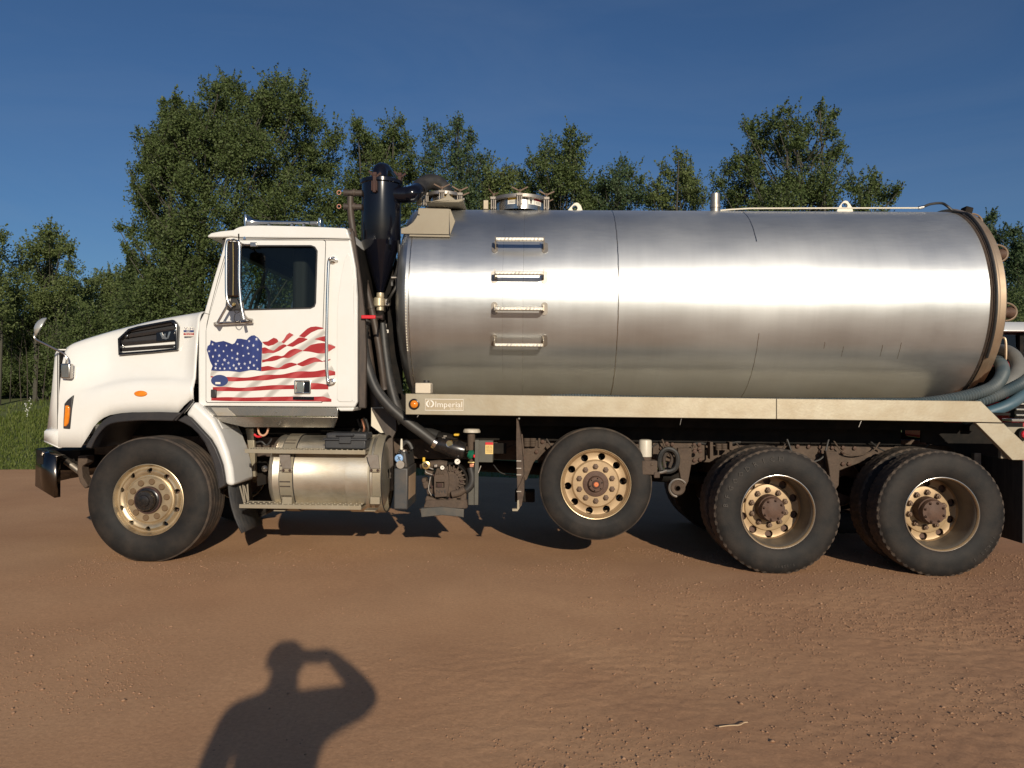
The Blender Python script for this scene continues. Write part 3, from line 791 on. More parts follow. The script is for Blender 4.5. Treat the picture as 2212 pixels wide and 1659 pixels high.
# undergrowth along the foot of the trees
GS = 'bushes along the foot of the trees'
def bush(label, x0, x1, y0, y1, r, n, Y, material='aspen', leaf=0.09, dens=230):
    return tree('bush', label, 'bush', fill(x0, x1, y0, y1, r, n), Y, leaf=leaf, dens=dens, material=material, deep=0.9, group=GS, trunk_r=0.04, shoots=0)
bush('dark thicket behind the hood mirror', 60, 150, 690, 850, 36, 30, 21.0, dens=430)
bush('shady thicket at the left edge of the picture', -60, 60, 730, 862, 34, 26, 21.5, dens=430)
bush('leafy bush showing just above the sloping white hood', 130, 330, 660, 790, 44, 20, 17.5)
bush('bush hidden mostly by the cab windshield', 330, 470, 640, 800, 46, 16, 14.5)
bush('bush seen through the cab window', 560, 720, 560, 800, 48, 18, 14.2)
bush('bush behind the blue hoses at the right edge', 2160, 2330, 640, 820, 46, 14, 22.0)
bush('low bush behind the middle of the tank', 900, 1250, 480, 780, 60, 16, 14.0, dens=90)
bush('low bush behind the rear half of the tank', 1300, 1900, 480, 780, 66, 20, 14.0, dens=90)

# bare dead stems in front of the dark thicket at the left
for i, (x, y0, y1, dx) in enumerate([(22, 850, 700, 6), (60, 845, 690, -14), (78, 850, 640, 10), (46, 850, 720, 4), (92, 846, 706, 24)]):
    a = P(x, y0, 19.6); b = P(x + dx, y1, 19.6); mb = MB()
    mid = (a + b) / 2 + Vector((rng.uniform(-.1, .1), 0, 0))
    mb.tube(smoothpath([Vector((a.x, 19.6, float(terrain(19.6)))), mid, b], 5), list(np.linspace(.017, .005, 11)), 6)
    for k in range(4):
        q = a.lerp(b, rng.uniform(.4, .95)); mb.tube([q, q + Vector((rng.uniform(-.6, .6), rng.uniform(-.2, .2), rng.uniform(.2, .7)))], [.007, .003], 4)
    lab = ['bare leaning stem nearest the left picture edge', 'bare grey stem bent to the left in the thicket', 'tallest bare stem in front of the dark thicket',
           'short bare stem between two taller ones in the thicket', 'slanting bare stem closest to the hood mirror'][i]
    tag(mb.build('dead_sapling', 'deadwood'), lab, 'sapling', 'bare stems in the thicket')

# white-flowered stalks in the grass by the truck nose
for i, (x, y0, y1) in enumerate([(65, 905, 858), (56, 912, 870), (60, 916, 884)]):
    Y = 11.5; b = P(x, y0, Y); t = P(x, y1, Y)
    root = thing('wildflower', ['tallest white flowering stalk beside the truck nose', 'middle white flowering stalk, left of the tallest', 'shortest white flowering stalk in the grass'][i], 'flower', (b.x, Y, float(terrain(Y))), 'white flowering stalks')
    MB().tube([(b.x, Y, float(terrain(Y))), t], [.008, .005], 5).build('stem', 'grassblade', root)
    q = np.array(t) + np.stack([rng.normal(0, .012, 26), rng.normal(0, .012, 26), -rng.random(26) * .28 * (t.z - .3)], -1)
    v, f = leaf_cloud(q, 0.022); big_obj('blossom', v, f, 'petal', root, smooth=False, c=tuple(v.mean(0)))

far_wood()
# ================================================================== THE TANKER TRUCK: cab, hood, bumper
truck = thing('tanker_truck', 'white tanker truck with a long shiny stainless tank and a flag on its door', 'truck', (0.3, 1.22, 0))
YC = 1.22                                     # centre line of the truck
def mir(y): return 2 * YC - y

# ---- cab body
def Z6(x, y): return (424.7 + x * .208, 442.4 + y * .208)      # helper for points read in an enlarged view of the cab
def Z5(x, y): return (424.7 + x * .208, 672.4 + y * .208)
cab_out = [(487,514),(500,510),(752,516),(757,519),(768,578),(772,640),(772,868),(766,879.5),(432,877),(428.5,872),(428,786),(429,698),(441,675),(462,600.5),(481,538)]
win = [(507,533.5),(512,531),(672,531),(680,534),(685,542),(681.6,654.6),(679,662),(671,665.8),(496,670.5),(490.5,667.5),(489,660),(492,640)]
def grow(poly, d):
    cx = sum(p[0] for p in poly) / len(poly); cy = sum(p[1] for p in poly) / len(poly)
    return [(x + d * (1 if x > cx else -1), y + d * (1 if y > cy else -1)) for x, y in poly]
YS = 0.15
cab = plate('cab', pts(cab_out, YS), [pts(grow(win, 2.5), YS)], YS, 0.05, 'white', truck, bevel=0.012)
far = plate('cab_far_side', [Vector((p.x, p.y, p.z)) for p in pts(cab_out, YS)], [pts(grow(win, 2.5), YS)], mir(YS) - 0.05, 0.05, 'white', truck, bevel=0.012)
# back wall, floor, front wall and windshield posts
mb = MB()
a = P(757, 517, YS); b = P(771, 872, YS)
mb.prism([a + Vector((0, .05, 0)), P(768, 578, YS) + Vector((0, .05, 0)), P(771.5, 640, YS) + Vector((0, .05, 0)), P(771, 872, YS) + Vector((0, .05, 0)), P(757, 872, YS) + Vector((0, .05, 0)), P(757, 640, YS) + Vector((0, .05, 0)), P(745, 517, YS) + Vector((0, .05, 0))], 2 * (YC - YS) - .1)
mb.build('cab_back_wall', 'dark', truck, bevel=.01)
mb = MB()
mb.prism([q + Vector((0, .05, 0)) for q in pts([(430, 868), (760, 868), (760, 876), (430, 876)], YS)], 2 * (YC - YS) - .1)
mb.prism([q + Vector((0, .05, 0)) for q in pts([(431, 700), (443, 676), (455, 676), (442, 702), (442, 868), (431, 868)], YS)], 2 * (YC - YS) - .1)
mb.build('cab_floor', 'interior', truck)
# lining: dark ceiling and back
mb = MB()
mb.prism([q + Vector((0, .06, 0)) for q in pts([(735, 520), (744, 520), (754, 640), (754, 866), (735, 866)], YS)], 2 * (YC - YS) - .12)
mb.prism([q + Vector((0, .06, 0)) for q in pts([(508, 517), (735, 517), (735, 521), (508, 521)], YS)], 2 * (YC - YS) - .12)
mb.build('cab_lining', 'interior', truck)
ws = MB()
q0, q1 = P(482, 540, YS), P(444, 674, YS)
ws.sheet([(q0.x + .012, .20, q0.z), (q1.x + .012, .20, q1.z), (q1.x + .012, mir(.20), q1.z), (q0.x + .012, mir(.20), q0.z)])
ws.build('windshield', 'glass', truck, smooth=0)
mb = MB()
mb.bar((q0.x, YC, q0.z), (q1.x, YC, q1.z), .03, .03)
mb.bar((q0.x + .02, .18, q0.z + .05), (q0.x + .02, mir(.18), q0.z + .05), .08, .10)
mb.build('windshield_frame', 'blackplastic', truck)
# roof with sun visor
roof = [(447.6,512.5),(449,508),(456,503),(478,499),(504,496.5),(510,492.5),(518,489.5),(533,487),(560,486.5),(633,488),(700,490.3),(737,492),(746,493),(750,496),(756,516),(700,515),(518,513.2),(500,511),(480,512.5)]
mb = MB(); mb.prism(pts(roof, .13), 2 * (YC - .13)); mb.build('cab_roof', 'white', truck, bevel=.035, bseg=3)
# door, with real gap around it
door = [(446,866),(446,714),(450,694),(456,672),(497,531),(501,523),(507,519.5),(699,519.5),(703,522),(703,530),(697.5,702),(697,866),(694,869),(449,869)]
plate('door_seal', pts(grow(door, 1.1), YS), [pts(win, YS)], YS - .0032, .003, 'blackplastic', truck)
dr = plate('door', pts(door, YS), [pts(win, YS)], YS - .0075, .0042, 'white', truck, bevel=.0018)
gl = MB(); gl.sheet(pts(grow(win, 1), YS + .03)); gl.build('window_glass', 'glass', dr, smooth=0)
gl = MB(); gl.tube(pts(win, YS - .004), .0085, 6, closed=True); gl.build('window_seal', 'blackplastic', dr)
gl = MB(); gl.sheet([Vector((q.x, mir(YS) - .03, q.z)) for q in pts(grow(win, 1), YS)]); gl.build('far_window_glass', 'glass', truck, smooth=0)
# raised corner panel behind the door
plate('corner_panel', pts([(751,548),(757,553),(760,570),(763,600),(764,640),(763,862),(760,868),(733,868),(728,862),(728,690),(731,640),(738,592),(745,560)], YS), [], YS - .009, .012, 'white', truck, bevel=.005)
MB().pxbox(764.5, 600, 767, 868, YS - .006, YS + .01).build('corner_trim', 'white', truck, bevel=.002)
mb = MB(); mb.ppx([(725, 880), (766, 880), (762, 888), (735, 888)], .16, .3); mb.build('cab_mount_lip', 'white', truck, bevel=.008)
mb = MB(); mb.tube(pts([(518, 513.6), (600, 514.4), (700, 515.6), (754, 516.8)], YS - .022), .003, 5); mb.build('roof_seam', 'blackplastic', truck)
mb = MB(); mb.tube(pts([(489, 541), (470, 606), (452, 676), (447, 700), (446, 712)], YS - .001), .0022, 5); mb.build('cowl_seam', 'greyplate', truck)
mb = MB(); mb.tube(pts([(441, 676), (454, 679.5)], YS - .001), .0022, 5); mb.build('cowl_seam', 'greyplate', truck)
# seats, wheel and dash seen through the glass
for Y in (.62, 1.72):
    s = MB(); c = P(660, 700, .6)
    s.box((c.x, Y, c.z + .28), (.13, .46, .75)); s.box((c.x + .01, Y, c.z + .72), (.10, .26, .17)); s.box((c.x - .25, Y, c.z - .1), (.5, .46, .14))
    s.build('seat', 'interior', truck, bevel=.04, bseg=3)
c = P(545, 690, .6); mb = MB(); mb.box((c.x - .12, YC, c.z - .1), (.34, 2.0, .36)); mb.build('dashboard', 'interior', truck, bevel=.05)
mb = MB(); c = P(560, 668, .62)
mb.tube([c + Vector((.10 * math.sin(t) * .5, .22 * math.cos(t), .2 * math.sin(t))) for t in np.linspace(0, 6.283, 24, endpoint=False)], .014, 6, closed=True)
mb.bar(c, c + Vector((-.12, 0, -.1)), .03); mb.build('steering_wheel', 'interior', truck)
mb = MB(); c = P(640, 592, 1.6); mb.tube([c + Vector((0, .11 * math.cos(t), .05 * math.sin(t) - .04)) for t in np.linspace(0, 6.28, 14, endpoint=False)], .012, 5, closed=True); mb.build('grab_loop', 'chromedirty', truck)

# ---- flag printed on door and corner post
flag = MB()
base = [(150,612),(330,618),(450,628),(560,613),(672,622),(680,322),(745,348),(800,330),(850,312),(880,318),(900,330),(960,290),(1008,247),(1062,260),(1110,268),(1190,222),(1250,195),(1320,182),(1345,255),(1395,335),(1440,368),(1400,440),(1383,500),(1400,560),(1442,640),(1440,665),(1400,730),(1370,768),(1358,830),(1385,890),(1400,938),(700,934),(155,930),(172,860),(165,790),(150,720),(143,668)]
flag.sheet(pts([Z5(x, y) for x, y in base], YS - .0086))
fl = flag.build('flag_decal', 'whiteink', truck, smooth=0)
def band(c):
    x = [p[0] for p in c]; xs = np.linspace(x[0], x[-1], 46)
    def sm(v):
        t = np.interp(xs, x, v); k = np.ones(5) / 5; tt = np.concatenate([[t[0]] * 2, t, [t[-1]] * 2]); return np.convolve(tt, k, 'valid')
    y0 = sm([p[1] for p in c]); h = sm([p[2] for p in c])
    top = list(zip(xs, y0)); bot = list(zip(xs, y0 + h)); m = MB(); tp = pts([Z5(*q) for q in top], YS - .0096); bp = pts([Z5(*q) for q in bot], YS - .0096)
    n = len(tp); m.add(tp + bp, [(i, i + 1, n + i + 1, n + i) for i in range(n - 1)]); return m
for c in [[(680,380,60),(712,372,68),(745,392,40),(800,410,24),(860,360,50),(905,340,40),(935,352,10)],
          [(940,352,8),(1000,318,52),(1060,272,66),(1100,272,50),(1150,287,6)],
          [(1225,288,3),(1280,268,35),(1345,255,66)],
          [(680,503,32),(720,500,22),(780,470,50),(830,458,50),(880,466,20),(895,470,10),(960,408,80),(1020,385,66),(1070,396,26),(1100,408,4)],
          [(1105,408,6),(1180,350,70),(1260,332,106),(1330,328,110),(1385,345,66),(1440,366,10)],
          [(672,578,46),(740,566,50),(820,585,22),(860,588,16),(920,545,55),(980,530,48),(1040,546,12)],
          [(1045,545,10),(1100,520,55),(1170,485,66),(1230,476,50),(1290,508,16),(1310,520,8)],
          [(1312,515,6),(1350,505,20),(1390,496,8)],
          [(145,668,8),(200,684,20),(330,680,50),(480,690,36),(540,690,28),(640,668,52),(760,655,60),(860,665,26),(960,640,56),(1080,618,76),(1200,630,60),(1300,610,72),(1390,595,75),(1440,640,20)],
          [(168,788,40),(300,783,46),(450,797,34),(600,785,42),(800,765,48),(1000,768,40),(1200,742,70),(1320,752,60),(1368,766,44)],
          [(152,898,28),(300,890,42),(500,897,38),(800,888,46),(1000,884,50),(1200,888,48),(1370,882,56),(1400,930,8)]]:
    band(c).build('red_stripe', 'redink', fl, smooth=0)
for poly in [[(680,318),(740,312),(770,292),(800,275),(830,285),(845,300),(848,318),(800,348),(745,362),(705,345)],
             [(880,318),(905,295),(935,245),(965,222),(1008,245),(985,262),(950,292),(905,334)],
             [(1062,260),(1110,215),(1150,180),(1185,163),(1240,157),(1305,168),(1322,182),(1260,190),(1190,220),(1120,275)]]:
    m = MB(); m.sheet(pts([Z5(*q) for q in poly], YS - .0096)); m.build('red_stripe', 'redink', fl, smooth=0)
m = MB(); m.sheet(pts([Z5(*q) for q in [(146,298),(200,322),(280,308),(330,325),(370,342),(395,330),(420,285),(460,285),(520,296),(545,268),(570,252),(600,248),(640,275),(682,330),(671,622),(600,612),(560,612),(450,632),(330,620),(240,622),(150,615),(165,570),(140,520),(105,400),(115,362),(138,345)]], YS - .0096))
m.build('canton', 'blueink', fl, smooth=0)
m = MB()
for (x, y) in [(165,343),(232,360),(310,355),(425,340),(478,358),(545,310),(622,290),(590,355),(530,380),(635,397),(130,415),(195,405),(280,415),(365,405),(425,440),(540,440),(485,462),(590,470),(170,470),(235,460),(320,465),(370,485),(420,497),(625,508),(222,515),(290,505),(330,537),(555,530),(440,547),(595,562),(385,562),(270,552),(200,548),(197,590),(243,594),(290,596),(410,595),(460,588),(540,588),(632,597),(500,545),(345,590)]:
    r = rng.uniform(12, 22); t0 = rng.uniform(-.3, .3); fx = rng.uniform(.6, 1)
    c = [(x + fx * r * (1 if k % 2 == 0 else .42) * math.sin(t0 + k * math.pi / 5), y - r * (1 if k % 2 == 0 else .42) * math.cos(t0 + k * math.pi / 5)) for k in range(10)]
    m.sheet(pts([Z5(*q) for q in c], YS - .0106))
m.build('stars', 'star', fl, smooth=0)
# oval sticker, black hinge cap, handle, nameplate
c = P(*Z5(238, 720), YS - .0112); rx, rz = .073, .049
m = MB(); m.prism([Vector((c.x + rx * math.cos(t), c.y, c.z + rz * math.sin(t))) for t in np.linspace(0, 6.283, 28, endpoint=False)], .001)
ov = m.build('oval_sticker', 'navy', dr, smooth=0)
m = MB(); x0, y0 = Z5(195, 735); x1, y1 = Z5(247, 757); m.pxbox(x0, y0, x1, y1, YS - .0124, YS - .0116); m.build('sticker_number', 'label', dr, smooth=0)
m = MB(); x0, y0 = Z5(145, 812); x1, y1 = Z5(200, 896); m.pxbox(x0, y0, x1, y1, YS - .03, YS - .006); m.build('hinge_cover', 'blackplastic', dr, bevel=.006)
x0, y0 = Z5(1020, 715); x1, y1 = Z5(1195, 858)
o_ = [(x0 + 2, y0), (x1 - 2, y0), (x1, y0 + 2), (x1, y1 - 2), (x1 - 2, y1), (x0 + 2, y1), (x0, y1 - 2), (x0, y0 + 2)]
hd = plate('door_handle', pts(o_, YS), [pts([(x0 + 3.5, y0 + 3.5), (x1 - 3.5, y0 + 3.5), (x1 - 3.5, y1 - 3.5), (x0 + 3.5, y1 - 3.5)], YS)], YS - .024, .018, 'chrome', dr, bevel=.004)
m = MB(); m.pxbox(x0 + 3, y0 + 3, x0 + 20, y1 - 3, YS - .018, YS - .008); m.build('handle_paddle', 'chrome', dr, bevel=.004)
m = MB(); m.pxbox(x0 + 20, y0 + 3, x1 - 3, y1 - 3, YS - .0115, YS - .0085); m.build('handle_recess', 'blackgloss', dr, smooth=0)
x0, y0 = Z5(1000, 886); x1, y1 = Z5(1218, 922)
m = MB(); m.pxbox(x0, y0, x1, y1, YS - .0135, YS - .009); m.build('nameplate', 'blackgloss', dr, bevel=.001)
m = MB()
for q in (4, 11, 16, 21.5, 28, 35, 39.5):
    m.sheet(pts([(x0 + q + 1.2, y0 + 2), (x0 + q + 3.6, y0 + 2), (x0 + q + 2.4, y1 - 2), (x0 + q, y1 - 2)], YS - .0142))
m.build('nameplate_marks', 'dark', dr, smooth=0)
# long grab handle behind the door
gp = pts([Z6(1440, 575), Z6(1395, 560), Z6(1378, 575), Z6(1370, 640), Z6(1358, 1000), Z6(1352, 1300), Z6(1350, 1640)], YS - .06) + pts([Z5(1362, 700), Z5(1375, 740), Z5(1405, 742)], YS - .06)
gp[0] += Vector((0, .06, 0)); gp[-1] += Vector((0, .06, 0))
gh = MB().tube(smoothpath(gp, 6), .0135, 10).build('grab_handle', 'chrome', truck)
for q in (Z6(1420, 578), Z5(1408, 735)):
    c = P(*q, YS); MB().lathe([(-.02, .018), (-.016, .03), (0, .034)], c, 'Y', 16, cap=True).build('handle_foot', 'chrome', gh)

# ---- hood: lofted from side profile sections
arch_out = [(184,966.6),(190,955),(201,937.6),(210,922),(221,909.6),(232,902),(245,896.6),(268,892.6),(293,890.6),(343,890),(378,891),(391,891.6)]
arch_in = [(197,968.6),(205,950),(213,937.6),(221,928),(229,920.6),(240,915.5),(253,912.6),(278,910),(303,908.6),(340,908.6),(373,909.6)]
top_pts = [(124,752),(129,748),(141,739.6),(165,730),(193,720.6),(222,711.5),(253,703.6),(292,694),(333,685.6),(378,678),(420,671.6)]
crest = [(124,880),(140,858),(149,851.6),(165,848),(193,842.6),(222,833),(253,825.6),(292,821),(333,819.6),(378,820),(420,826)]
bot = [(124,966),(140,966.3),(183,966.5)] + arch_out[1:] + [(400,880),(417,864.5),(424,866)]
def itp(c, x): return float(np.interp(x, [p[0] for p in c], [p[1] for p in c]))
xs = [124, 128, 134, 142, 152, 163, 175, 183, 190, 201, 210, 221, 232, 245, 258, 268, 293, 318, 343, 366, 391, 403, 417, 424]
sec = []
for x in xs:
    tz = itp(top_pts, min(x, 420)); cz = itp(crest, min(x, 420)); bz = itp(bot, x)
    nose = max(0, (134 - x) / 10.0)
    w = .10 * nose
    f = min(1, max(0, (x - 140) / 90.0)); g = min(1, max(0, (424 - x) / 25.0)); bulge = .085 * f * (0.25 + 0.75 * g)
    ys = [(.085 + w, bz), (.075 + w, bz + (cz - bz) * .35), (.075 + w, bz + (cz - bz) * .68), (.085 + w, cz + 7), (.085 + w + bulge * .45, cz - 1), (.085 + w + bulge, cz - 10),
          (.10 + w + bulge, cz + (tz - cz) * .35), (.125 + w + bulge, cz + (tz - cz) * .68), (.155 + w + bulge, tz + 16), (.185 + w + bulge, tz + 6), (.24 + w + bulge, tz + 1.2), (.36 + w + bulge, tz)]
    X0 = P(x, tz + 40, .12).x
    row = [(X0, Y, P(x, y, Y).z) for Y, y in ys]
    zt = row[-1][2]
    row += [(X0, .75, zt + .03), (X0, YC, zt + .045)]
    row += [(p[0], mir(p[1]), p[2]) for p in row[-2::-1]]
    sec.append(row)
m = MB(); n = len(sec[0])
m.add([p for r in sec for p in r], [(i * n + k, i * n + k + 1, (i + 1) * n + k + 1, (i + 1) * n + k) for i in range(len(sec) - 1) for k in range(n - 1)])
hood = m.build('hood', 'white', truck, smooth=50)
sd = hood.modifiers.new('thick', 'SOLIDIFY'); sd.thickness = .012; sd.offset = -1
# nose: grille surround with a chamfered corner
m = MB()
cT = [P(124, 752, .16), P(117.5, 764, .20)]
pro = [(124.5, 754), (118.5, 765), (112, 840), (101.5, 927)]
near = [P(x + 24 * 0, y, .175) for x, y in [(125, 754), (125, 765), (125, 840), (125, 927)]]
frn = [P(x, y, .34) for x, y in pro]
ctr = [Vector((q.x - .12, YC, q.z + .02)) for q in frn]
rows = [near, frn, ctr, [Vector((q.x, mir(q.y), q.z)) for q in frn], [Vector((q.x, mir(q.y), q.z)) for q in near]]
k = len(pro)
m.add([p for r in rows for p in r], [(i * k + j, (i + 1) * k + j, (i + 1) * k + j + 1, i * k + j + 1) for i in range(4) for j in range(k - 1)])
rb = [[P(126, 927, .17), P(127, 934, .165), P(127, 965.5, .165)], [P(101, 927, .34), P(95.5, 932, .32), P(95, 951.6, .32)]]
ctr2 = [Vector((q.x - .12, YC, q.z)) for q in rb[1]]
rows = [rb[0], rb[1], ctr2, [Vector((q.x, mir(q.y), q.z)) for q in rb[1]], [Vector((q.x, mir(q.y), q.z)) for q in rb[0]]]
m.add([p for r in rows for p in r], [(i * 3 + j, (i + 1) * 3 + j, (i + 1) * 3 + j + 1, i * 3 + j + 1) for i in range(4) for j in range(2)])
m.add([rb[0][2], rb[1][2], ctr2[2], Vector((rb[1][2].x, mir(.32), rb[1][2].z)), Vector((rb[0][2].x, mir(.165), rb[0][2].z))], [(0, 1, 2, 3, 4)])
MS_ = MB(); MS_.tube([near[1] + Vector((.004, -.012, 0)), near[2] + Vector((.004, -.012, 0)), near[3] + Vector((.004, -.012, 0))], .0025, 5); MS_.build('nose_seam', 'greyplate', truck)
# closing lid between nose and hood
m.add([near[0], frn[0], ctr[0], Vector((frn[0].x, mir(.34), frn[0].z)), Vector((near[0].x, mir(.175), near[0].z)), Vector((near[0].x, YC, near[0].z + .05))], [(0, 1, 2, 5), (2, 3, 4, 5)])
nose = m.build('grille_surround', 'white', truck, smooth=25)
sd = nose.modifiers.new('thick', 'SOLIDIFY'); sd.thickness = .01; sd.offset = -1
for k in range(5):
    g = MB(); q = ctr[2]; g.box((q.x - .02, YC, q.z + .18 - k * .13), (.03, 1.0, .035)); g.build('grille_bar', 'chrome', nose)

# hood side vent with louvre slats and emblem
yv = .085 + .012 + .085 - .004
vent = [(256.5,731.6),(279,710.6),(300,704.5),(340,697),(374,690.8),(380,696),(384.5,705),(385,756.6),(330,762),(258,767.4)]
vin = [(261.5,734),(282,715),(302,709.5),(340,702),(371,696.5),(376,700),(379.5,708),(380,752),(330,757),(262,762)]
vt = plate('hood_vent', pts(vent, yv), [pts(vin, yv)], yv - .022, .06, 'blackgloss', hood, bevel=.006)
MB().sheet(pts(vin, yv + .03)).build('vent_recess', 'blackplastic', hood, smooth=0)
for (x0, y0, x1, y1) in [(281, 713.5, 371, 697.5), (268, 727, 378, 710.5), (262.5, 742.5, 379, 732.5), (263, 755, 379, 747)]:
    s = MB(); a = P(x0, y0, yv); b = P(x1, y1, yv)
    up = Vector((0, -.5, 1)).normalized(); s.bar(a + Vector((0, .008, 0)), b + Vector((0, .008, 0)), .012, .03, (0, -.55, 1)); s.build('vent_slat', 'blackplastic', hood, bevel=.003)
s = MB(); s.ppx([(337, 718.5), (378, 712.5), (378, 735), (337, 738)], yv - .008, .03); s.build('emblem_panel', 'blackgloss', hood, bevel=.004)
s = MB()
for poly in [[(345,719),(349.5,718.4),(353,727),(350.5,732)], [(349.5,732),(355,721),(358,720.5),(357,727.5),(354,732)], [(354,732),(357.5,727),(361.5,732),(358.5,733)], [(360.5,731.5),(364.5,716.8),(369,716.2),(363.5,731.5)]]:
    s.ppx(poly, yv - .013, .006)
s.build('hood_emblem', 'chromedirty', hood, smooth=0)
for (x, y, l) in [(274, 725.5, 4), (379, 713, 5), (265, 747, 4), (376, 749, 3)]:
    MB().pxbox(x - 1.5, y - l / 2, x + 1.5, y + l / 2, yv - .026, yv - .016).build('vent_clip', 'chrome', hood, bevel=.002)
# little dealer sticker
ys_ = .12 + .085 - .035
st = MB(); st.pxbox(396.5, 706.5, 418.5, 726.5, .166, .168); st.build('dealer_sticker', 'label', hood, smooth=0)
MB().pxbox(396.5, 713, 418.5, 717.8, .164, .1655).build('sticker_band', 'navy', hood, smooth=0)
MB().pxbox(396.5, 719.2, 418.5, 724, .164, .1655).build('sticker_band', 'redink', hood, smooth=0)
text('sticker_letters', 'V-H', 397.5, 707.2, 417.5, 712.4, .1652, 0, 'navy', hood)
text('sticker_letters', 'INC.', 403, 713.8, 412, 717.2, .1632, 0, 'label', hood)
text('sticker_letters', 'TRUCKS', 399, 720, 416, 723.3, .1632, 0, 'label', hood)
# oval marker lamp
c = P(306, 850.4, .078)
def oval(c, rx, rz, n=26): return [Vector((c.x + rx * math.cos(2 * math.pi * k / n), c.y, c.z + rz * math.sin(2 * math.pi * k / n))) for k in range(n)]
mk = MB(); mk.prism(oval(c, .076, .034), .02); mk.build('marker_bezel', 'chrome', hood, bevel=.004)
c2 = Vector((c.x - .006, c.y - .012, c.z)); mk = MB(); mk.prism(oval(c2, .056, .026), .02); mk.build('marker_lamp', 'amber', hood, bevel=.008, bseg=3)
# corner turn signal
bz = MB(); bz.ppx([(138.5,872),(146,863),(157.5,853.5),(154,890),(150.5,927),(136,926),(136.5,905)], .066, .05); bz.build('signal_bezel', 'blackplastic', hood, bevel=.006)
bz = MB(); bz.ppx([(140,875.5),(146,875.6),(149.5,881),(148.5,900),(146.5,914),(142,921),(136.8,921.5),(138,900)], .052, .05); bz.build('turn_signal', 'amber', hood, bevel=.008)
# round hood mirror on its stalk
pd = MB(); pd.pxbox(130.5, 785, 151, 818, .045, .10); pb = pd.build('hood_mirror_base', 'chromedirty', hood, bevel=.012, bseg=3)
ar = MB(); ar.tube(smoothpath(pts([(143, 786), (144.5, 775), (139, 765), (125, 757), (95, 742), (79, 734), (74.5, 727), (77, 717)], .06), 6), .0095, 8); ar.build('hood_mirror_arm', 'chromedirty', hood)
c = P(90, 706, .06); Mx = Matrix.Rotation(R(38), 3, 'Y') @ Matrix.Rotation(R(64), 3, 'Y')
dm = MB(); pr = [(.0, .085), (-.01, .083), (-.03, .065), (-.045, .035), (-.05, .002)]
t = MB().lathe(pr, (0, 0, 0), 'X', 24, cap=True)
Rm = Matrix.Rotation(R(30), 3, 'Y') @ Matrix.Rotation(R(28), 3, 'Z')
dm.add([c + Rm @ Vector(p) for p in t.v], t.f); dm.build('hood_mirror', mat('satin_mirror_back', (.62, .62, .58), .32, metal=.55), hood)

# fender lip, wheel well
def strip(outer, inner): return outer + inner[::-1]
f1 = MB(); f1.prism(pts(strip(arch_out, arch_in), .055), .11); f1.build('fender_flare', 'blackplastic', truck, bevel=.008)
aro = [(399,897),(412,903.5),(425,917),(437,930),(455,949.6),(466,968.5),(474,988),(480,1005),(484,1027),(486.5,1049)]
ari = [(383,908),(398,914.5),(413,923),(428,937),(443,957),(454,981),(461,999),(466,1019),(470,1038),(472,1057)]
f1 = MB(); f1.prism(pts(strip(aro, ari), .06), .11); f1.build('fender_flare', 'blackplastic', truck, bevel=.008)
inn = arch_in + ari; sh = [(x + (3 if x > 320 else -3 if x < 230 else 0), y - 5) for x, y in inn]
w = MB(); w.prism(pts(strip(sh, inn), .10), .62); w.build('wheel_well', 'blackplastic', truck)
m = MB(); m.tube(pts([(417, 863), (406, 878), (392, 893), (379, 908)], .055), .008, 6); m.build('fender_seam', 'blackplastic', truck)
m = MB(); m.tube(pts([(419, 866.5), (409, 880), (398, 893)], .05), .0035, 5); m.build('fender_latch', 'chrome', truck)
# quarter fender behind the front wheel
qo = [(417,866),(425,871.5),(442,887),(461,906),(478,938),(492,975),(501,1010),(505.5,1050)]
q = MB(); q.prism(pts(qo + aro[::-1], .075), .47); q.build('quarter_fender', 'white', truck, bevel=.035, bseg=4)
q = MB(); q.ppx([(456,905.5),(470,905.5),(482,927),(471,927)], .15, .34); q.build('fender_pad', 'white', truck, bevel=.01)
for x, y in [(516, 1041), (525, 1037.5), (533, 1034), (540, 1029.5)]:
    pass
bl = P(505, 1044, .1)
for Y in (.16, .25, .34, .43):
    MB().lathe([(0, .011), (.006, .009), (.008, .0)], (bl.x - .002 + .0, Y, bl.z + .012), 'X', 10).build('fender_bolt', 'chromedirty', truck)
# mud flap with emblem letters
fp = P(492, 1049, .1)
mf = MB()
top = [(fp.x, .10, fp.z), (fp.x + .015, .56, fp.z + .02)]
f_ = []
for i in range(7):
    u = i / 6; xx = fp.x + .02 * u + .10 * u * u; zz = fp.z - .40 * u
    f_.append([(xx, .10, zz), (xx + .005, .33, zz + .0), (xx + .01, .56, zz)])
mf.add([p for r in f_ for p in r], [(i * 3 + k, i * 3 + k + 1, i * 3 + k + 4, i * 3 + k + 3) for i in range(6) for k in range(2)])
mfo = mf.build('mud_flap', 'rubbermat', truck, smooth=60)
sd = mfo.modifiers.new('thick', 'SOLIDIFY'); sd.thickness = .012
# white W on the flap, lying in its plane (plane of constant x, seen obliquely)
wm = MB(); xq = fp.x + .028
def flap(Y, dz): 
    u = -dz / .40; return (fp.x + .02 * u + .10 * u * u + .018, Y, fp.z + dz)
for s_ in [[(.30, -.03), (.335, -.03), (.37, -.20), (.335, -.20)], [(.37, -.02), (.40, -.02), (.385, -.20), (.35, -.20)], [(.40, -.03), (.425, -.02), (.455, -.20), (.42, -.20)], [(.47, -.01), (.51, .0), (.46, -.20), (.43, -.20)]]:
    wm.sheet([flap(a, b) for a, b in s_])
wm.build('flap_emblem', 'offwhite', mfo, smooth=0)

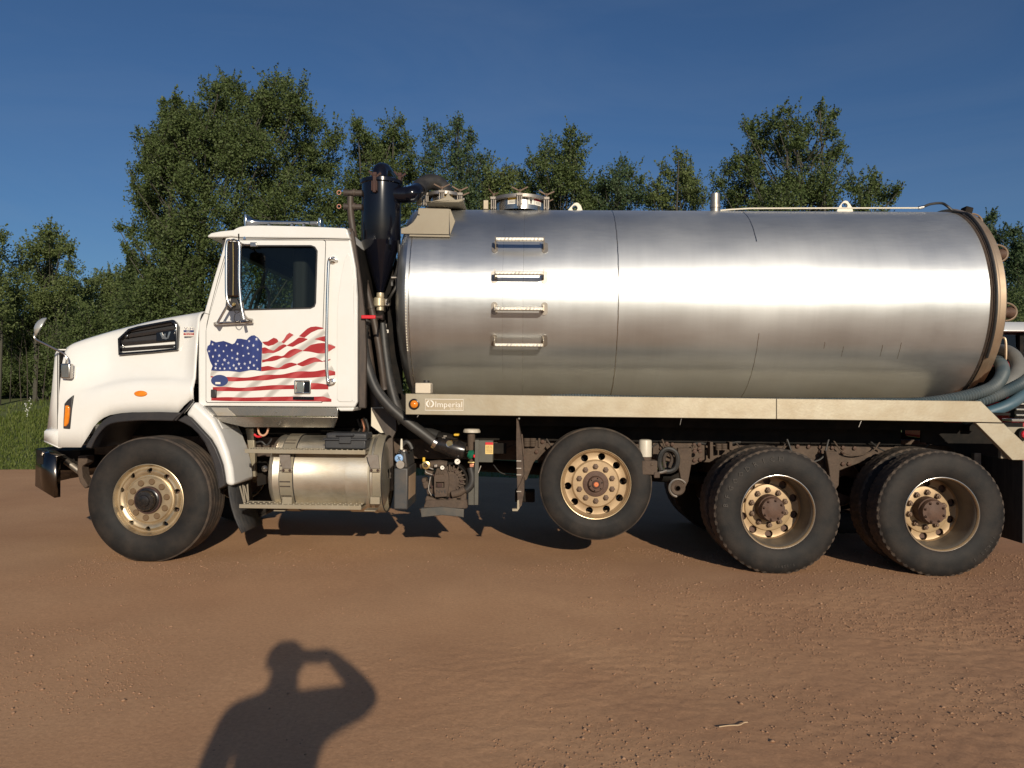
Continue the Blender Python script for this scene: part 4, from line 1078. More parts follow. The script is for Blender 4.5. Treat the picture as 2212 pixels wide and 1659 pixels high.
# bumper, shackle, tow parts
b0 = [P(118, 985.5, .17), P(117.5, 1075.5, .17), P(76, 1050, .60), P(77, 969, .60)]
bm_ = MB()
pr = [[b0[0] + Vector((.015, .06, .0)), b0[0], b0[3], Vector((b0[3].x - .05, YC, b0[3].z)), Vector((b0[3].x, mir(.6), b0[3].z)), Vector((b0[0].x, mir(.17), b0[0].z))],
      [b0[1] + Vector((.015, .06, .0)), b0[1], b0[2], Vector((b0[2].x - .05, YC, b0[2].z)), Vector((b0[2].x, mir(.6), b0[2].z)), Vector((b0[1].x, mir(.17), b0[1].z))]]
bm_.add(pr[0] + pr[1], [(i, i + 1, 7 + i, 6 + i) for i in range(5)])
bm_.add([pr[0][1], pr[0][1] + Vector((.04, .10, 0)), pr[0][2] + Vector((.09, 0, 0)), pr[0][2]], [(0, 1, 2, 3)])
bo = bm_.build('bumper', mat('dark_chrome_bumper', (.17, .155, .14), .22, metal=1.0, col2=(.09, .075, .065), nscale=5, rvar=.2), truck, smooth=20); sd = bo.modifiers.new('thick', 'SOLIDIFY'); sd.thickness = .008
MB().ppx([(79, 972), (100, 975), (104, 1005), (80, 1001)], .42, .02).build('bumper_pocket', 'dark', truck)
MB().tube(smoothpath(pts([(90, 983), (93, 977), (98, 981), (98, 994)], .40), 4), .008, 6).build('tow_hook', 'chromedirty', truck)
MB().cyl(P(143, 996, .5), P(176, 1021, .5), .03, 12).build('shock_absorber', 'steelbracket', truck)
MB().cyl(P(130, 988, .5), P(146, 998, .5), .016, 10).build('shock_rod', 'dark', truck)
m = MB(); m.ppx([(168, 985), (188, 985), (188, 1000), (176, 1008), (178, 1030), (190, 1050), (183, 1056), (172, 1042), (166, 1020)], .45, .12); m.build('spring_hanger', 'brown', truck, bevel=.008)
m = MB(); m.span((P(120, 969, .75).x, .55, P(120, 969, .75).z), (P(200, 969, .75).x, 1.9, P(120, 1010, .75).z)); m.build('front_crossmember', 'dark', truck)

# sill panels below the cab
m = MB(); m.ppx([(447,878.2),(729.5,880.6),(729.5,899.5),(458,898),(440,884)], .14, .03); su = m.build('sill_panel', 'stainless', truck, bevel=.003)
m = MB(); x = pts([(457,899.5),(729.5,901),(716,924.5),(522,923.5),(475,911)], .15); m.prism([Vector((p.x, .15 + (.07 if i in (2, 3) else .02 if i == 4 else 0), p.z)) for i, p in enumerate(x)], .03); sl = m.build('lower_sill_panel', 'stainless', truck, bevel=.003)
m = MB(); m.ppx([(456,880.5),(490,881),(509,898.5),(470,898)], .136, .006); m.build('sill_gusset', 'alu', truck)
for x, y, Y in [(595, 890, .137), (723, 891, .137), (604, 916, .185), (730, 917, .19)][:3]:
    MB().lathe([(0, .008), (-.006, .006)], P(x, y, Y), 'Y', 8, cap=True).build('sill_bolt', 'chrome', truck)
m = MB(); m.tube(smoothpath(pts([(557, 924), (560, 936), (568, 941), (576, 936), (580, 924)], .3), 5), .009, 6); m.build('air_line', mat('pink_air_line', (.62, .33, .2), .5), truck)
m = MB(); m.tube(smoothpath(pts([(549, 938), (556, 943), (566, 942)], .32), 5), .01, 6); m.build('air_line', 'redhandle', truck)
m = MB(); m.tube(smoothpath(pts([(553, 956), (565, 954), (575, 962), (583, 955), (587, 947)], .3), 5), .008, 6); m.build('air_line', 'hoseblack', truck)
# little warm bits behind the quarter fender
m = MB(); m.ppx([(530,925),(548,925),(552,1030),(545,1030)], .62, .05); m.build('fender_bracket', 'alurail', truck, bevel=.004)
m = MB(); m.ppx([(553,1000),(574,1000),(574,1046),(556,1050)], .7, .05); m.build('battery_cover', 'dark', truck)
m = MB(); m.lathe([(0,.03),(-.02,.03),(-.03,.012)], P(573, 1012, .6), 'Y', 8, cap=True); m.build('hanger_bolt', 'steelbracket', truck)

# ---- big west coast mirror
Ym = -.10
h = MB(); h.pxbox(489, 521, 518, 642, Ym + .0, Ym + .05)
mh = h.build('mirror_head', mat('bronze_mirror_back', (.10, .072, .06), .16, metal=.85, col2=(.05, .035, .03), nscale=2, stretch=(3, 3, .5)), truck, bevel=.016, bseg=3)
h = MB(); h.tube(smoothpath(pts([(497, 520), (492, 521), (489.5, 535), (489, 560), (489, 615), (490, 640), (494, 655), (501, 664)], Ym - .01), 5), .0125, 10); h.build('mirror_rail', 'chrome', mh)
h = MB(); h.tube(smoothpath(pts([(512, 521), (516, 524), (517.5, 540), (517, 600), (519, 640), (522, 665), (527, 690)], Ym - .01), 5), .0125, 10); h.build('mirror_rail', 'chrome', mh)
h = MB(); h.tube(smoothpath(pts([(503.5, 524), (504, 580), (503.5, 638)], Ym - .008), 4), .004, 6); h.build('mirror_rib', 'brass', mh)
# brackets to the door
h = MB(); c0 = P(500, 519, Ym); c1 = P(537, 529, YS)
h.tube(smoothpath([c0, P(508, 518, Ym + .05), P(522, 527, Ym + .18), P(535, 529, YS - .03), P(545, 527, YS - .015)], 5), .009, 8); h.build('mirror_bracket', 'chromedirty', mh)
h = MB(); h.pxbox(548 - 8, 531 - 8, 558 - 4, 539 - 6, YS - .03, YS - .004); h.build('mirror_mount', 'chromedirty', mh, bevel=.004)
lo = [(497, 648), (485, 678), (471, 696), (464, 698.5), (470, 702), (543, 694), (546, 690)]
h = MB(); h.tube(pts([(498, 648), (470, 697)], Ym + .1), .011, 8); h.tube(pts([(466, 699), (546, 695)], YS - .05), .013, 8); h.tube([P(498, 648, Ym + .02), P(498, 650, Ym + .1)], .011, 8); h.tube([P(470, 697, Ym + .1), P(467, 699, YS - .05)], .012, 8)
h.tube(smoothpath([P(522, 652, Ym), P(526, 676, Ym + .08), P(534, 688, YS - .08), P(545, 691, YS - .02)], 5), .011, 8); h.tube([P(466, 699, YS - .05), P(464, 699, YS)], .015, 8)
h.build('mirror_arm', 'chromedirty', mh)
h = MB(); h.ppx([(494, 644), (511, 644), (521, 668), (500, 671), (490, 667)], Ym + .02, .05); h.build('mirror_swivel', 'blackplastic', mh, bevel=.006)
h = MB(); h.tube(smoothpath(pts([(505, 662), (509, 676), (520, 672), (526, 664)], Ym), 5), .004, 5); h.tube(smoothpath(pts([(508, 678), (506, 690), (513, 697), (520, 690), (519, 680)], Ym + .1), 5), .0035, 5); h.build('mirror_wire', 'hoseblack', mh)
h = MB(); h.lathe([(0, .012), (-.01, .014), (-.02, .006)], P(506, 657, Ym - .01), 'Y', 10, cap=True); h.build('mirror_stud', 'brass', mh)
h = MB(); h.tube(pts([(515.5, 505), (516, 522)], Ym + .1), .006, 6); h.build('mirror_pin', 'dark', mh)

# ---- air horn on the roof
Yh = .75
h = MB(); c = P(545, 475, Yh); sc = (Yh - CAM.y) / FPX
prof = []
for x, r in [(531.5, 13.8), (535, 13.6), (537.5, 12.6), (541, 10.0), (546, 7.4), (552, 5.9), (562, 4.6), (580, 3.9), (640, 3.3), (668, 3.2)]:
    prof.append((P(x, 476, Yh).x - c.x, r * sc))
h.lathe(prof, Vector((c.x, Yh, P(600, 480.5, Yh).z)), 'X', 24, cap=True)
hn = h.build('air_horn', 'chrome', truck)
h = MB(); h.pxbox(687, 470, 692.5, 489, Yh - .05, Yh + .05); h.build('horn_flange', 'chrome', hn, bevel=.004)
h = MB(); h.pxbox(668, 477, 687, 485, Yh - .025, Yh + .025); h.build('horn_driver', 'chromedirty', hn, bevel=.008)
h = MB(); h.pxbox(527, 462, 532, 491, Yh - .07, Yh + .07); h.build('horn_bell_rim', 'chrome', hn, bevel=.006)
for x in (580, 630, 655):
    h = MB(); h.pxbox(x - 2, 483, x + 2, 490, Yh - .02, Yh + .02); h.build('horn_foot', 'chromedirty', hn)
MB().tube(smoothpath(pts([(728, 493), (729, 489), (733, 489), (734, 493)], .3), 4), .006, 6).build('roof_eyelet', 'dark', truck)
MB().lathe([(0, .012), (.008, .008)], P(528, 514, .125), 'Y', 8, cap=True).build('roof_rivet', 'chrome', truck)
# ================================================================== THE TANKER TRUCK: tank, deck, machinery
def slope(x, y):
    d = FWD + RGT * ((x - 1106) / FPX) - UPV * ((y - 829.5) / FPX); return math.atan2(d.z, d.y)
a1, a2 = slope(1500, 455.4), slope(1500, 869)
DT = YC - CAM.y; am = (a1 + a2) / 2
TZ = CAM.z + DT * math.tan(am); TR = DT / math.cos(am) * math.sin((a1 - a2) / 2)
def hit(x, y, rad=None):
    rad = rad or TR
    d = FWD + RGT * ((x - 1106) / FPX) - UPV * ((y - 829.5) / FPX)
    oy, oz = CAM.y - YC, CAM.z - TZ
    A_ = d.y ** 2 + d.z ** 2; B_ = oy * d.y + oz * d.z; C_ = oy * oy + oz * oz - rad * rad
    q = max(B_ * B_ - A_ * C_, 0); t = (-B_ - math.sqrt(q)) / A_
    return CAM + d * t
def tp(X, ang, rad=None):                      # point on the tank: angle from the near side, upward
    rad = rad or TR
    return Vector((X, YC - rad * math.cos(ang), TZ + rad * math.sin(ang)))
def tang(p): return math.atan2(p.z - TZ, YC - p.y)
XF = hit(880, 690).x; XR = hit(2139, 640).x
def shell(X0, X1, seg=160, nx=60, rad=None):
    return [(X0 + (X1 - X0) * i / nx, rad or TR) for i in range(nx + 1)]
m = MB(); m.lathe(shell(XF, XR), (0, YC, TZ), 'X', 192)
tank = m.build('tank', 'tank', truck, smooth=30, loc=(0, YC, TZ))
# front dished head, with its rolled knuckle
pr = [(XF, TR - .002), (XF - .02, TR - .002), (XF - .05, TR - .02), (XF - .085, TR - .07), (XF - .12, TR - .17), (XF - .16, TR - .34), (XF - .19, TR - .55), (XF - .2, .02)]
m = MB(); m.lathe(pr, (0, YC, TZ), 'X', 128); m.build('front_head', 'tank', tank, smooth=30, loc=(0, YC, TZ))
def seam(X, a0=-1.6, a1=4.8, w=.005, h=.003, name='weld_seam', mt='stainless', X1=None):
    n = max(6, int(abs(a1 - a0) / .05)); m = MB(); X1 = X if X1 is None else X1
    p = []
    for i in range(n + 1):
        u = i / n; a = a0 + (a1 - a0) * u; x = X + (X1 - X) * u + .0012 * math.sin(i * 2.1)
        p += [tp(x - w, a, TR - .001), tp(x - w * .5, a, TR + h), tp(x + w * .5, a, TR + h), tp(x + w, a, TR - .001)]
    m.add(p, [(4 * i + k, 4 * i + k + 1, 4 * i + k + 5, 4 * i + k + 4) for i in range(n) for k in range(3)])
    return m.build(name, mt, tank, smooth=60)
seam(XF + .012, w=.006)
xs1 = hit(1335, 690).x; seam(xs1, w=.0055, h=.003)
m = MB(); m.span((XR + .06, .62, P(2110, 868, .6).z), (XR + .34, 1.9, P(2130, 792, .8).z)); m.build('rear_shade_block', 'dark', truck, bevel=.02)  # added dark block standing in for the shade below the rear door
xs2 = hit(1640, 560).x
seam(xs2, tang(hit(1640, 522)), 1.9, w=.006, h=.003); seam(xs2, -1.3, tang(hit(1655, 720)), w=.004, h=.002)
seam(hit(1130, 650).x, -1.2, 1.3, w=.0015, h=.0007); seam(hit(1085, 700).x, -.9, .8, w=.001, h=.0005)
for (x, y0, y1) in [(1781, 738, 753), (1820, 748, 770), (1904, 745, 770), (1943, 740, 775)]:
    seam(hit(x, (y0 + y1) / 2).x, tang(hit(x, y1)), tang(hit(x, y0)), w=.004, h=.0012, name='shell_dent')
# stitch of weld dots along the front knuckle
m = MB()
for i in range(26):
    p = tp(XF - .012, -.55 + i * .028, TR); m.box(p, (.008, .006, .012))
m.build('weld_dots', 'offwhite', tank)
# rear flange ring, gasket and domed door
m = MB(); m.lathe([(XR, TR + .001), (XR + .012, TR + .012), (XR + .03, TR + .012), (XR + .03, TR - .05)], (0, YC, TZ), 'X', 128); m.build('rear_gasket', 'brown', tank)
m = MB(); m.lathe([(XR + .022, TR + .0), (XR + .022, TR + .024), (XR + .05, TR + .03), (XR + .075, TR + .024), (XR + .08, TR - .01)], (0, YC, TZ), 'X', 128); m.build('rear_flange', 'tantank', tank)
m = MB(); m.lathe([(XR + .07, TR + .012), (XR + .13, TR + .008), (XR + .17, TR - .05), (XR + .23, TR - .2), (XR + .28, TR - .45), (XR + .3, .02)], (0, YC, TZ), 'X', 96); rd = m.build('rear_door', 'tantank', tank)
# beacon lights with guard hoops on the rear door
for (x, y, Y) in [(2106, 482, 1.05), (2160, 550, .72), (2179, 675, .60)]:
    c = P(x, y, Y); m = MB(); m.lathe([(-.10, .042), (-.02, .042), (.0, .055), (.03, .058), (.035, .02)], c + Vector((.0, 0, 0)), 'X', 20, cap=True)
    l = m.build('work_light', 'hub', rd)
    m = MB(); m.tube([c + Vector((-.06 + .10 * math.sin(t), -.05, .078 * math.cos(t))) for t in np.linspace(0, math.pi, 14)], .008, 6); m.build('light_guard', 'tantank', rd)
m = MB(); m.tube(smoothpath([P(2160, 730, .62), P(2172, 735, .6), P(2172, 790, .6), P(2166, 812, .62), P(2158, 815, .64)], 5), .01, 6); m.build('door_grab_rail', 'tantank', rd)
m = MB(); a = P(2087, 459, 1.0); m.box(a, (.07, .10, .09), Matrix.Rotation(R(15), 3, 'Y')); m.build('camera_box', 'dark', rd, bevel=.008)
# front saddle plate that carries the separator
ypl = hit(930, 507).y - .03
pl = [(904,449),(936,450),(970.5,451),(970,506.5),(866,505),(866,493),(880,489),(892,480),(899,470),(901,465),(906,465),(906,463.4),(902,462.5)]
m = MB(); m.ppx(pl, ypl, .02); m.build('separator_bracket', 'bracketplate', truck, bevel=.003)
m = MB(); m.ppx([(885, 506.6), (970, 508), (972, 512), (884, 510)], ypl - .012, .25); m.build('bracket_shelf', 'bracketplate', truck)
m = MB(); m.ppx([(970.5, 452), (973, 452), (983, 478), (972, 507)], ypl + .005, .03); m.build('bracket_rib', 'bracketplate', truck)

# ---- ladder rungs up the side of the tank
RG = .115
for (x0, x1, y0, y1) in [(1071, 1174.5, 513.5, 521), (1069.5, 1173.5, 586.5, 594), (1069.5, 1173.5, 663.5, 671), (1068.5, 1173, 742, 749)]:
    a = hit(x0, (y0 + y1) / 2, TR + RG); b = hit(x1, (y0 + y1) / 2, TR + RG)
    an = tang((a + b) / 2); b.x, xa = b.x, a.x
    outv = Vector((0, -math.cos(an), math.sin(an))); upv = Vector((0, math.sin(an), math.cos(an)))
    Mx = Matrix((Vector((1, 0, 0)), Vector((0, 1, 0)), Vector((0, 0, 1)))).transposed()
    c = Vector(((a.x + b.x) / 2, YC + 0, TZ)) + outv * (TR + RG)
    m = MB(); w = b.x - a.x
    # the bar is level: a flat tread channel with a toothed top strip
    m.box(c, (w, .045, .028))
    rn = m.build('ladder_rung', 'alu', truck, bevel=.004)
    m = MB()
    for k in range(13):
        m.box(c + Vector((-w / 2 + w * (k + .5) / 13, -.0225 - .002, .0)), (w / 13 * .55, .006, .020), Matrix.Rotation(R(28), 3, 'Y'))
    m.build('rung_grip', 'whiteink', rn)
    for xx in (a.x - .004, b.x + .004):
        base = Vector((xx, YC, TZ)) + outv * (TR + .004); end = Vector((xx, c.y, c.z + .012))
        m = MB(); m.bar(base, end, .008, .05, upv); m.build('rung_arm', 'alu', rn)
        m = MB(); n = 16; f = []; dx = .008 if xx > c.x else -.008
        for k in range(n):
            t = 2 * math.pi * k / n; s_ = math.sin(t); px = .028 * math.cos(t); pz = .028 * s_ + (.028 if s_ > 0 else -.028)
            f.append(Vector((xx + dx + px, YC, TZ)) + outv * (math.sqrt(max(TR ** 2 - pz ** 2, 0)) + .001) + upv * pz)
        f2 = [p + outv * .007 for p in f]
        m.add(f + f2, [tuple(range(n))[::-1], tuple(range(n, 2 * n))] + [(i, (i + 1) % n, n + (i + 1) % n, n + i) for i in range(n)])
        m.build('rung_foot', 'steelbracket', rn, smooth=30)

# ---- top of the tank
def manway(x0, x1, ytop, label_l, label_r, Yc):
    a = P(x0, 457, Yc); b = P(x1, 457, Yc); c = Vector(((a.x + b.x) / 2, Yc, TZ + TR - .03)); r = (b.x - a.x) / 2
    zt = P((x0 + x1) / 2, ytop, Yc - r).z
    m = MB(); m.lathe([(0, r), (zt - c.z - .0, r)], c, 'Z', 48); mw = m.build('manway_collar', 'stainless', truck)
    m = MB(); m.lathe([(zt - c.z, .02), (zt - c.z + .045, r * .5), (zt - c.z + .03, r * .9), (zt - c.z + .022, r + .045), (zt - c.z - .008, r + .05), (zt - c.z - .012, r + .02)], c, 'Z', 48); m.build('manway_lid', 'steelbracket', mw)
    for k in range(6):
        t = -math.pi / 2 + k * math.pi / 3
        p = c + Vector((math.cos(t) * (r + .055), math.sin(t) * (r + .055), zt - c.z))
        m = MB(); m.cyl(p + Vector((0, 0, -.10)), p + Vector((0, 0, .055)), .008, 8)
        m.box(p + Vector((-.019, 0, -.055)), (.009, .03, .09)); m.box(p + Vector((.019, 0, -.055)), (.009, .03, .09)); m.box(p + Vector((0, 0, .008)), (.055, .03, .022)); m.cyl(p + Vector((-.027, 0, -.08)), p + Vector((.027, 0, -.08)), .007, 8)
        cl = m.build('lid_clamp', mat('dull_clamp', (.25, .22, .19), .55, metal=.5), mw)
        m = MB(); d = Vector((math.cos(t * 0 + .2 * k), math.sin(.2 * k), 0))
        m.bar(p + Vector((0, 0, .04)), p + d * .075 + Vector((0, 0, .078)), .009, .012); m.bar(p + Vector((0, 0, .04)), p - d * .075 + Vector((0, 0, .078)), .009, .012); m.lathe([(.03, .014), (.052, .013)], p, 'Z', 8, cap=True)
        m.build('wing_nut', 'lug', mw)
    def sheet(t0, t1, z0, z1, rr, name, mt):
        m = MB(); n = 8; p = []
        for i in range(n + 1):
            t = t0 + (t1 - t0) * i / n; p += [c + Vector((math.cos(t) * (r + rr), math.sin(t) * (r + rr), z)) for z in (z0, z1)]
        m.add(p, [(2 * i, 2 * i + 1, 2 * i + 3, 2 * i + 2) for i in range(n)]); m.build(name, mt, mw, smooth=60)
    H = zt - c.z
    for (t0, t1, hd, fig) in label_l:
        sheet(t0, t1, H * .40, H * .94, .0015, 'warning_label', 'label'); sheet(t0, t1, H * .76, H * .93, .003, 'label_header', hd)
        for k in range(3): sheet(t0 + (t1 - t0) * .15, t1 - (t1 - t0) * .18, H * (.50 + .08 * k), H * (.525 + .08 * k), .003, 'label_line', 'greyplate')
        if fig:
            tm = t0 - .16
            sheet(t0 - .28, t0 - .02, H * .40, H * .94, .0015, 'warning_label', 'label')
            sheet(tm - .05, tm + .05, H * .66, H * .80, .003, 'label_figure', 'ink'); sheet(tm - .03, tm + .03, H * .46, H * .66, .003, 'label_figure', 'ink'); sheet(tm - .02, tm + .02, H * .82, H * .89, .003, 'label_figure', 'ink')
    m = MB(); m.box(c + Vector((-r - .09, -.1, H * .55)), (.05, .06, .09)); m.build('lid_hinge', 'alurail', mw, bevel=.006)
    return mw
hp = -math.pi / 2
manway(1071, 1176, 425, [(hp - .50, hp - .12, 'yellow', False), (hp + .62, hp + 1.0, 'redink', True)], None, 1.15)
manway(930, 988, 419, [(hp + .05, hp + .75, 'yellow', False)], None, 1.0)
m = MB(); m.ppx([(918,432),(926,436),(948,430),(962,425),(968,412),(972,422),(984,431),(1000,428),(1000,434),(990,437),(940,437),(920,437)], .72, .5); m.build('manway_cover_skirt', 'bracketplate', truck, bevel=.006)
for pl, hc, hr in [([(1220,457),(1228,452),(1236,443),(1241,438.5),(1246,437.3),(1250,438.5),(1255,444),(1264,457)], (1241.7, 449.3), 5.8), ([(1805,452),(1810,450),(1817,440),(1822,434.5),(1826,433),(1831,434),(1836,440),(1841,448),(1846,454)], (1824.5, 444.5), 6.2)]:
    c = P(*hc, 1.1); r = hr * (1.1 - CAM.y) / FPX
    pp_ = pts(pl, 1.1); pp_[0].z -= .06; pp_[-1].z -= .06
    plate('lifting_eye', pp_, [circle(c, r, 16)], 1.1, .03, 'offwhite', truck, bevel=.003)
a = P(1544.7, 454, 1.1); b = P(1544.7, 419, 1.1); r = 10.0 * (1.1 - CAM.y) / FPX
m = MB(); m.lathe([(-.08, r), (b.z - a.z, r), (b.z - a.z, r * .86), (b.z - a.z - .08, r * .86)], a, 'Z', 24); vp = m.build('vent_pipe', 'steelbracket', truck)
m = MB(); m.lathe([(.02, r + .006), (.05, r + .006)], a, 'Z', 24); m.build('pipe_ring', 'steelbracket', vp)
m = MB(); wp = pts([(1556, 454.5), (1580, 452.5), (1620, 450.2), (1800, 449.6), (1985, 449.3)], .95); m.tube(wp, .0075, 8); wpp = m.build('wash_pipe', 'offwhite', truck)
m = MB(); m.tube(pts([(1984, 449.3), (1995, 447)], .95), .016, 10); m.build('pipe_coupling', 'chrome', wpp)
hs = [P(1993, 447.5, .95), P(2010, 441, .95), P(2034, 439, .94), P(2047, 446, .9), P(2062, 457, .88)] + [tp(XR + .035, t, TR + .035) for t in np.linspace(1.02, -.55, 14)]
m = MB(); m.tube(smoothpath(hs, 4), .012, 8); m.build('wash_hose', 'hoseblack', truck)

# ---- deck rail along the tank
Yd = .04
rail = [(876,850),(1000,851.8),(1500,858.6),(2119,866.3),(2165,912.5),(2107,911.8),(1677,904.8),(1300,900.8),(876,895.4)]
m = MB(); m.prism(pts([(876,850),(1000,851.8),(1300,856.2),(1677,860.9),(1677,905.4),(1300,900.8),(876,895.4)], Yd), .05); rl = m.build('deck_rail', 'alurail', truck, bevel=.004)
m = MB(); m.prism(pts([(1677.6,860.9),(1900,863.6),(2119,866.3),(2166,913),(2108,912),(1900,908.6),(1677.6,905.4)], Yd), .05); m.build('deck_rail', 'alurail', truck, bevel=.004)
m = MB(); m.prism(pts([(2108,914),(2168,914.5),(2214,958),(2250,994),(2187,994)], Yd - .002), .05); m.build('rail_end_brace', 'alurail', truck, bevel=.004)
m = MB(); z = P(876, 851, Yd).z - .012; m.span((P(880, 850, Yd).x, Yd + .052, z - .02), (P(2110, 866, Yd).x, mir(Yd), z - .005)); m.build('deck_floor', 'alurail', truck)
m = MB(); a = P(2166, 914, .1); m.span((a.x - .02, .09, a.z - .29), (a.x + .9, .13, a.z - .03)); tb = m.build('tail_bracket', 'bracketplate', truck, bevel=.004)
c = P(2211, 938.5, .06); m = MB(); m.lathe([(.03, .052), (-.02, .05), (-.022, .036)], c, 'Y', 24, cap=True); m.build('light_ring', 'dark', tb)
m = MB(); m.lathe([(-.015, .037), (-.035, .03), (-.045, .004)], c, 'Y', 20); m.build('tail_light', 'redlens', tb)
# amber side light
c = P(895, 873, Yd); m = MB(); m.lathe([(.0, .046), (-.012, .045), (-.016, .034), (-.006, .03)], c, 'Y', 28, cap=False); m.build('light_ring', 'oilblack', rl)
m = MB(); m.lathe([(-.004, .034), (-.014, .024), (-.018, .002)], c, 'Y', 24); m.build('side_light', 'amber', rl)
# builder plate, frame, name and round mark
def I(x, y): return ((1020 + x / 18.433) * .8848, (960 + y / 18.433) * .8848)
m = MB(); m.sheet(pts([I(330, 265), I(2055, 275), I(2045, 785), I(330, 765)], Yd - .0015)); m.build('name_plate', mat('plate_grey', (.40, .33, .23), .45, metal=.5), rl, smooth=0)
nm = MB()
for a, b in [((330, 265), (2055, 278)), ((330, 765), (2045, 780)), ((335, 265), (332, 765)), ((2052, 278), (2042, 780))]:
    nm.bar(P(*I(*a), Yd - .003), P(*I(*b), Yd - .003), .0025, .004)
nm.build('plate_frame', 'label', rl)
x0, y0 = I(790, 385); x1, y1 = I(1995, 710)
text('plate_lettering', 'Imperial', x0, y0, x1, y1, Yd - .0045, 0, 'label', rl)
for a, b in [((1445, 695), (1655, 728)), ((1700, 695), (1995, 728))]:
    m = MB(); q0 = I(*a); q1 = I(*b); m.pxbox(q0[0], q0[1], q1[0], q1[1], Yd - .004, Yd - .0022); m.build('plate_small_line', 'offwhite', rl, smooth=0)
m = MB(); c = I(550, 475)
def crescent(r0, r1, off, t0, t1):
    n = 14; o = [I(550 + r0 * math.cos(t), 475 - r0 * .9 * math.sin(t)) for t in np.linspace(t0, t1, n)]
    i = [I(550 + off + r1 * math.cos(t), 475 - r1 * .95 * math.sin(t)) for t in np.linspace(t0, t1, n)]
    return o + i[::-1]
m.sheet(pts(crescent(185, 135, -18, -1.35, 1.4), Yd - .0045)); m.sheet(pts(crescent(185, 135, 22, 1.85, 4.4), Yd - .0045))
m.build('plate_mark', 'label', rl, smooth=0)
q0 = I(480, 400); q1 = I(585, 545); text('plate_mark_letter', 'I', q0[0], q0[1], q1[0], q1[1], Yd - .0045, 0, 'label', rl, stretch=False)
for x, y, dx, dy in [(1472, 904, -3, 14), (1861, 908.5, -6, 14), (904, 897, -3, 4)]:
    m = MB(); m.tube(pts([(x, y), (x + dx, y + dy)], .06), .003, 5); m.build('wire_end', 'steelbracket', rl)
# small white reservoir box at the front of the deck
m = MB(); m.pxbox(896.6, 827, 930, 850.5, .10, .25); wb = m.build('washer_box', mat('cream_box', (.62, .53, .41), .5), truck, bevel=.01, bseg=3)
m = MB(); m.lathe([(0, .026), (.018, .026)], P(921, 826.5, .17), 'Z', 14, cap=True); m.build('box_cap', 'blackplastic', wb)
m = MB(); m.pxbox(890, 838, 897, 850, .13, .2); m.build('box_bracket', 'dark', wb)

# ---- black cyclone separator between cab and tank
Ys = .74; sc = (Ys - CAM.y) / FPX
cx = P(823.8, 450, Ys).x
def zz(y): return P(823.8, y, Ys).z
pr = [(zz(636), .018), (zz(628), .035), (zz(526), 41.5 * sc), (zz(523), 42.3 * sc), (zz(402), 42.3 * sc), (zz(400), 46 * sc), (zz(393), 46 * sc), (zz(391.5), 42 * sc), (zz(388.5), 36 * sc), (zz(386), .02)]
m = MB(); m.lathe(pr, (cx, Ys, 0), 'Z', 64); sp = m.build('separator', 'blackgloss', truck, smooth=35)
m = MB(); ex = P(820.6, 372, Ys).x
m.tube(smoothpath([(ex, Ys, zz(396)), (ex, Ys, zz(378)), (ex + .0, Ys + .03, zz(367)), (ex + .02, Ys + .12, zz(362)), (ex + .03, Ys + .30, zz(366))], 6), 16.5 * sc, 20); m.build('top_elbow', 'blackgloss', sp)
m = MB(); e0 = [(828, 421), (850, 421), (878, 421), (893, 418)]
m.tube(smoothpath(pts(e0, Ys - .05) + [P(903, 411, Ys + .08), P(905, 405, Ys + .2)], 6), 17.5 * sc, 22); m.build('outlet_elbow', 'blackgloss', sp)
m = MB(); m.tube(smoothpath([P(903, 412, Ys + .06), P(911, 401, Ys + .14), P(929, 393, Ys + .2), P(947, 397, Ys + .25), P(958, 410, Ys + .28), P(962, 428, Ys + .3)], 7), 17.5 * sc, 22); m.build('vapor_hose', 'hoseblack', sp)
for y, nm_ in ((416.5, 'a'), (446.5, 'b')):
    m = MB(); m.tube(pts([(744, y), (786, y + 1)], Ys), 6.5 * sc, 14); m.tube(pts([(763, y), (768, y)], Ys), 8.5 * sc, 14)
    m.tube(pts([(743, y), (747, y)], Ys), 7.6 * sc, 14); pi = m.build('inlet_pipe', 'pipebrown', sp)
    c = P(733, y, Ys); m = MB(); m.tube([c + Vector((.0 + .018 * math.cos(t), -.01, .018 * math.sin(t))) for t in np.linspace(0, 6.28, 16, endpoint=False)], .005, 6, closed=True); m.build('cam_ring', 'copper', sp)
for dx, t in ((-9, 0), (38, 1)):
    p = P(820 + dx * 1.15, 398, Ys - .19 if t == 0 else Ys + .10)
    m = MB(); m.box(p + Vector((0, 0, .0)), (.03, .05, .15)); m.bar(p + Vector((0, 0, .06)), p + Vector((-.055, 0, .12)), .016, .02); m.bar(p + Vector((0, 0, .06)), p + Vector((.055, 0, .10)), .016, .02); m.box(p + Vector((0, 0, .09)), (.035, .045, .03)); m.box(p + Vector((.02, -.01, -.02)), (.012, .05, .09)); m.box(p + Vector((-.02, -.01, -.02)), (.012, .05, .09))
    m.build('lid_clamp', 'rust', sp, bevel=.004)
m = MB(); m.tube(smoothpath([P(862, 520, Ys - .1), P(862, 560, Ys - .1), P(856, 590, Ys - .1), P(847, 606, Ys - .08), P(846, 618, Ys - .08)], 5), .016, 8); m.build('sight_hose', 'hoseblack', sp)
m = MB(); m.pxbox(841, 514, 845.5, 528, Ys - .2, Ys - .17); m.build('weld_tab', 'blackgloss', sp)
m = MB(); m.lathe([(-.025, .016), (.025, .016)], P(876, 522, Ys - .15), 'X', 10, cap=True); m.build('side_fitting', 'chrome', sp)
m = MB(); m.lathe([(-.03, .014), (.03, .012)], P(853, 600, Ys - .1), 'X', 10, cap=True); m.build('hose_fitting', 'steelbracket', sp)
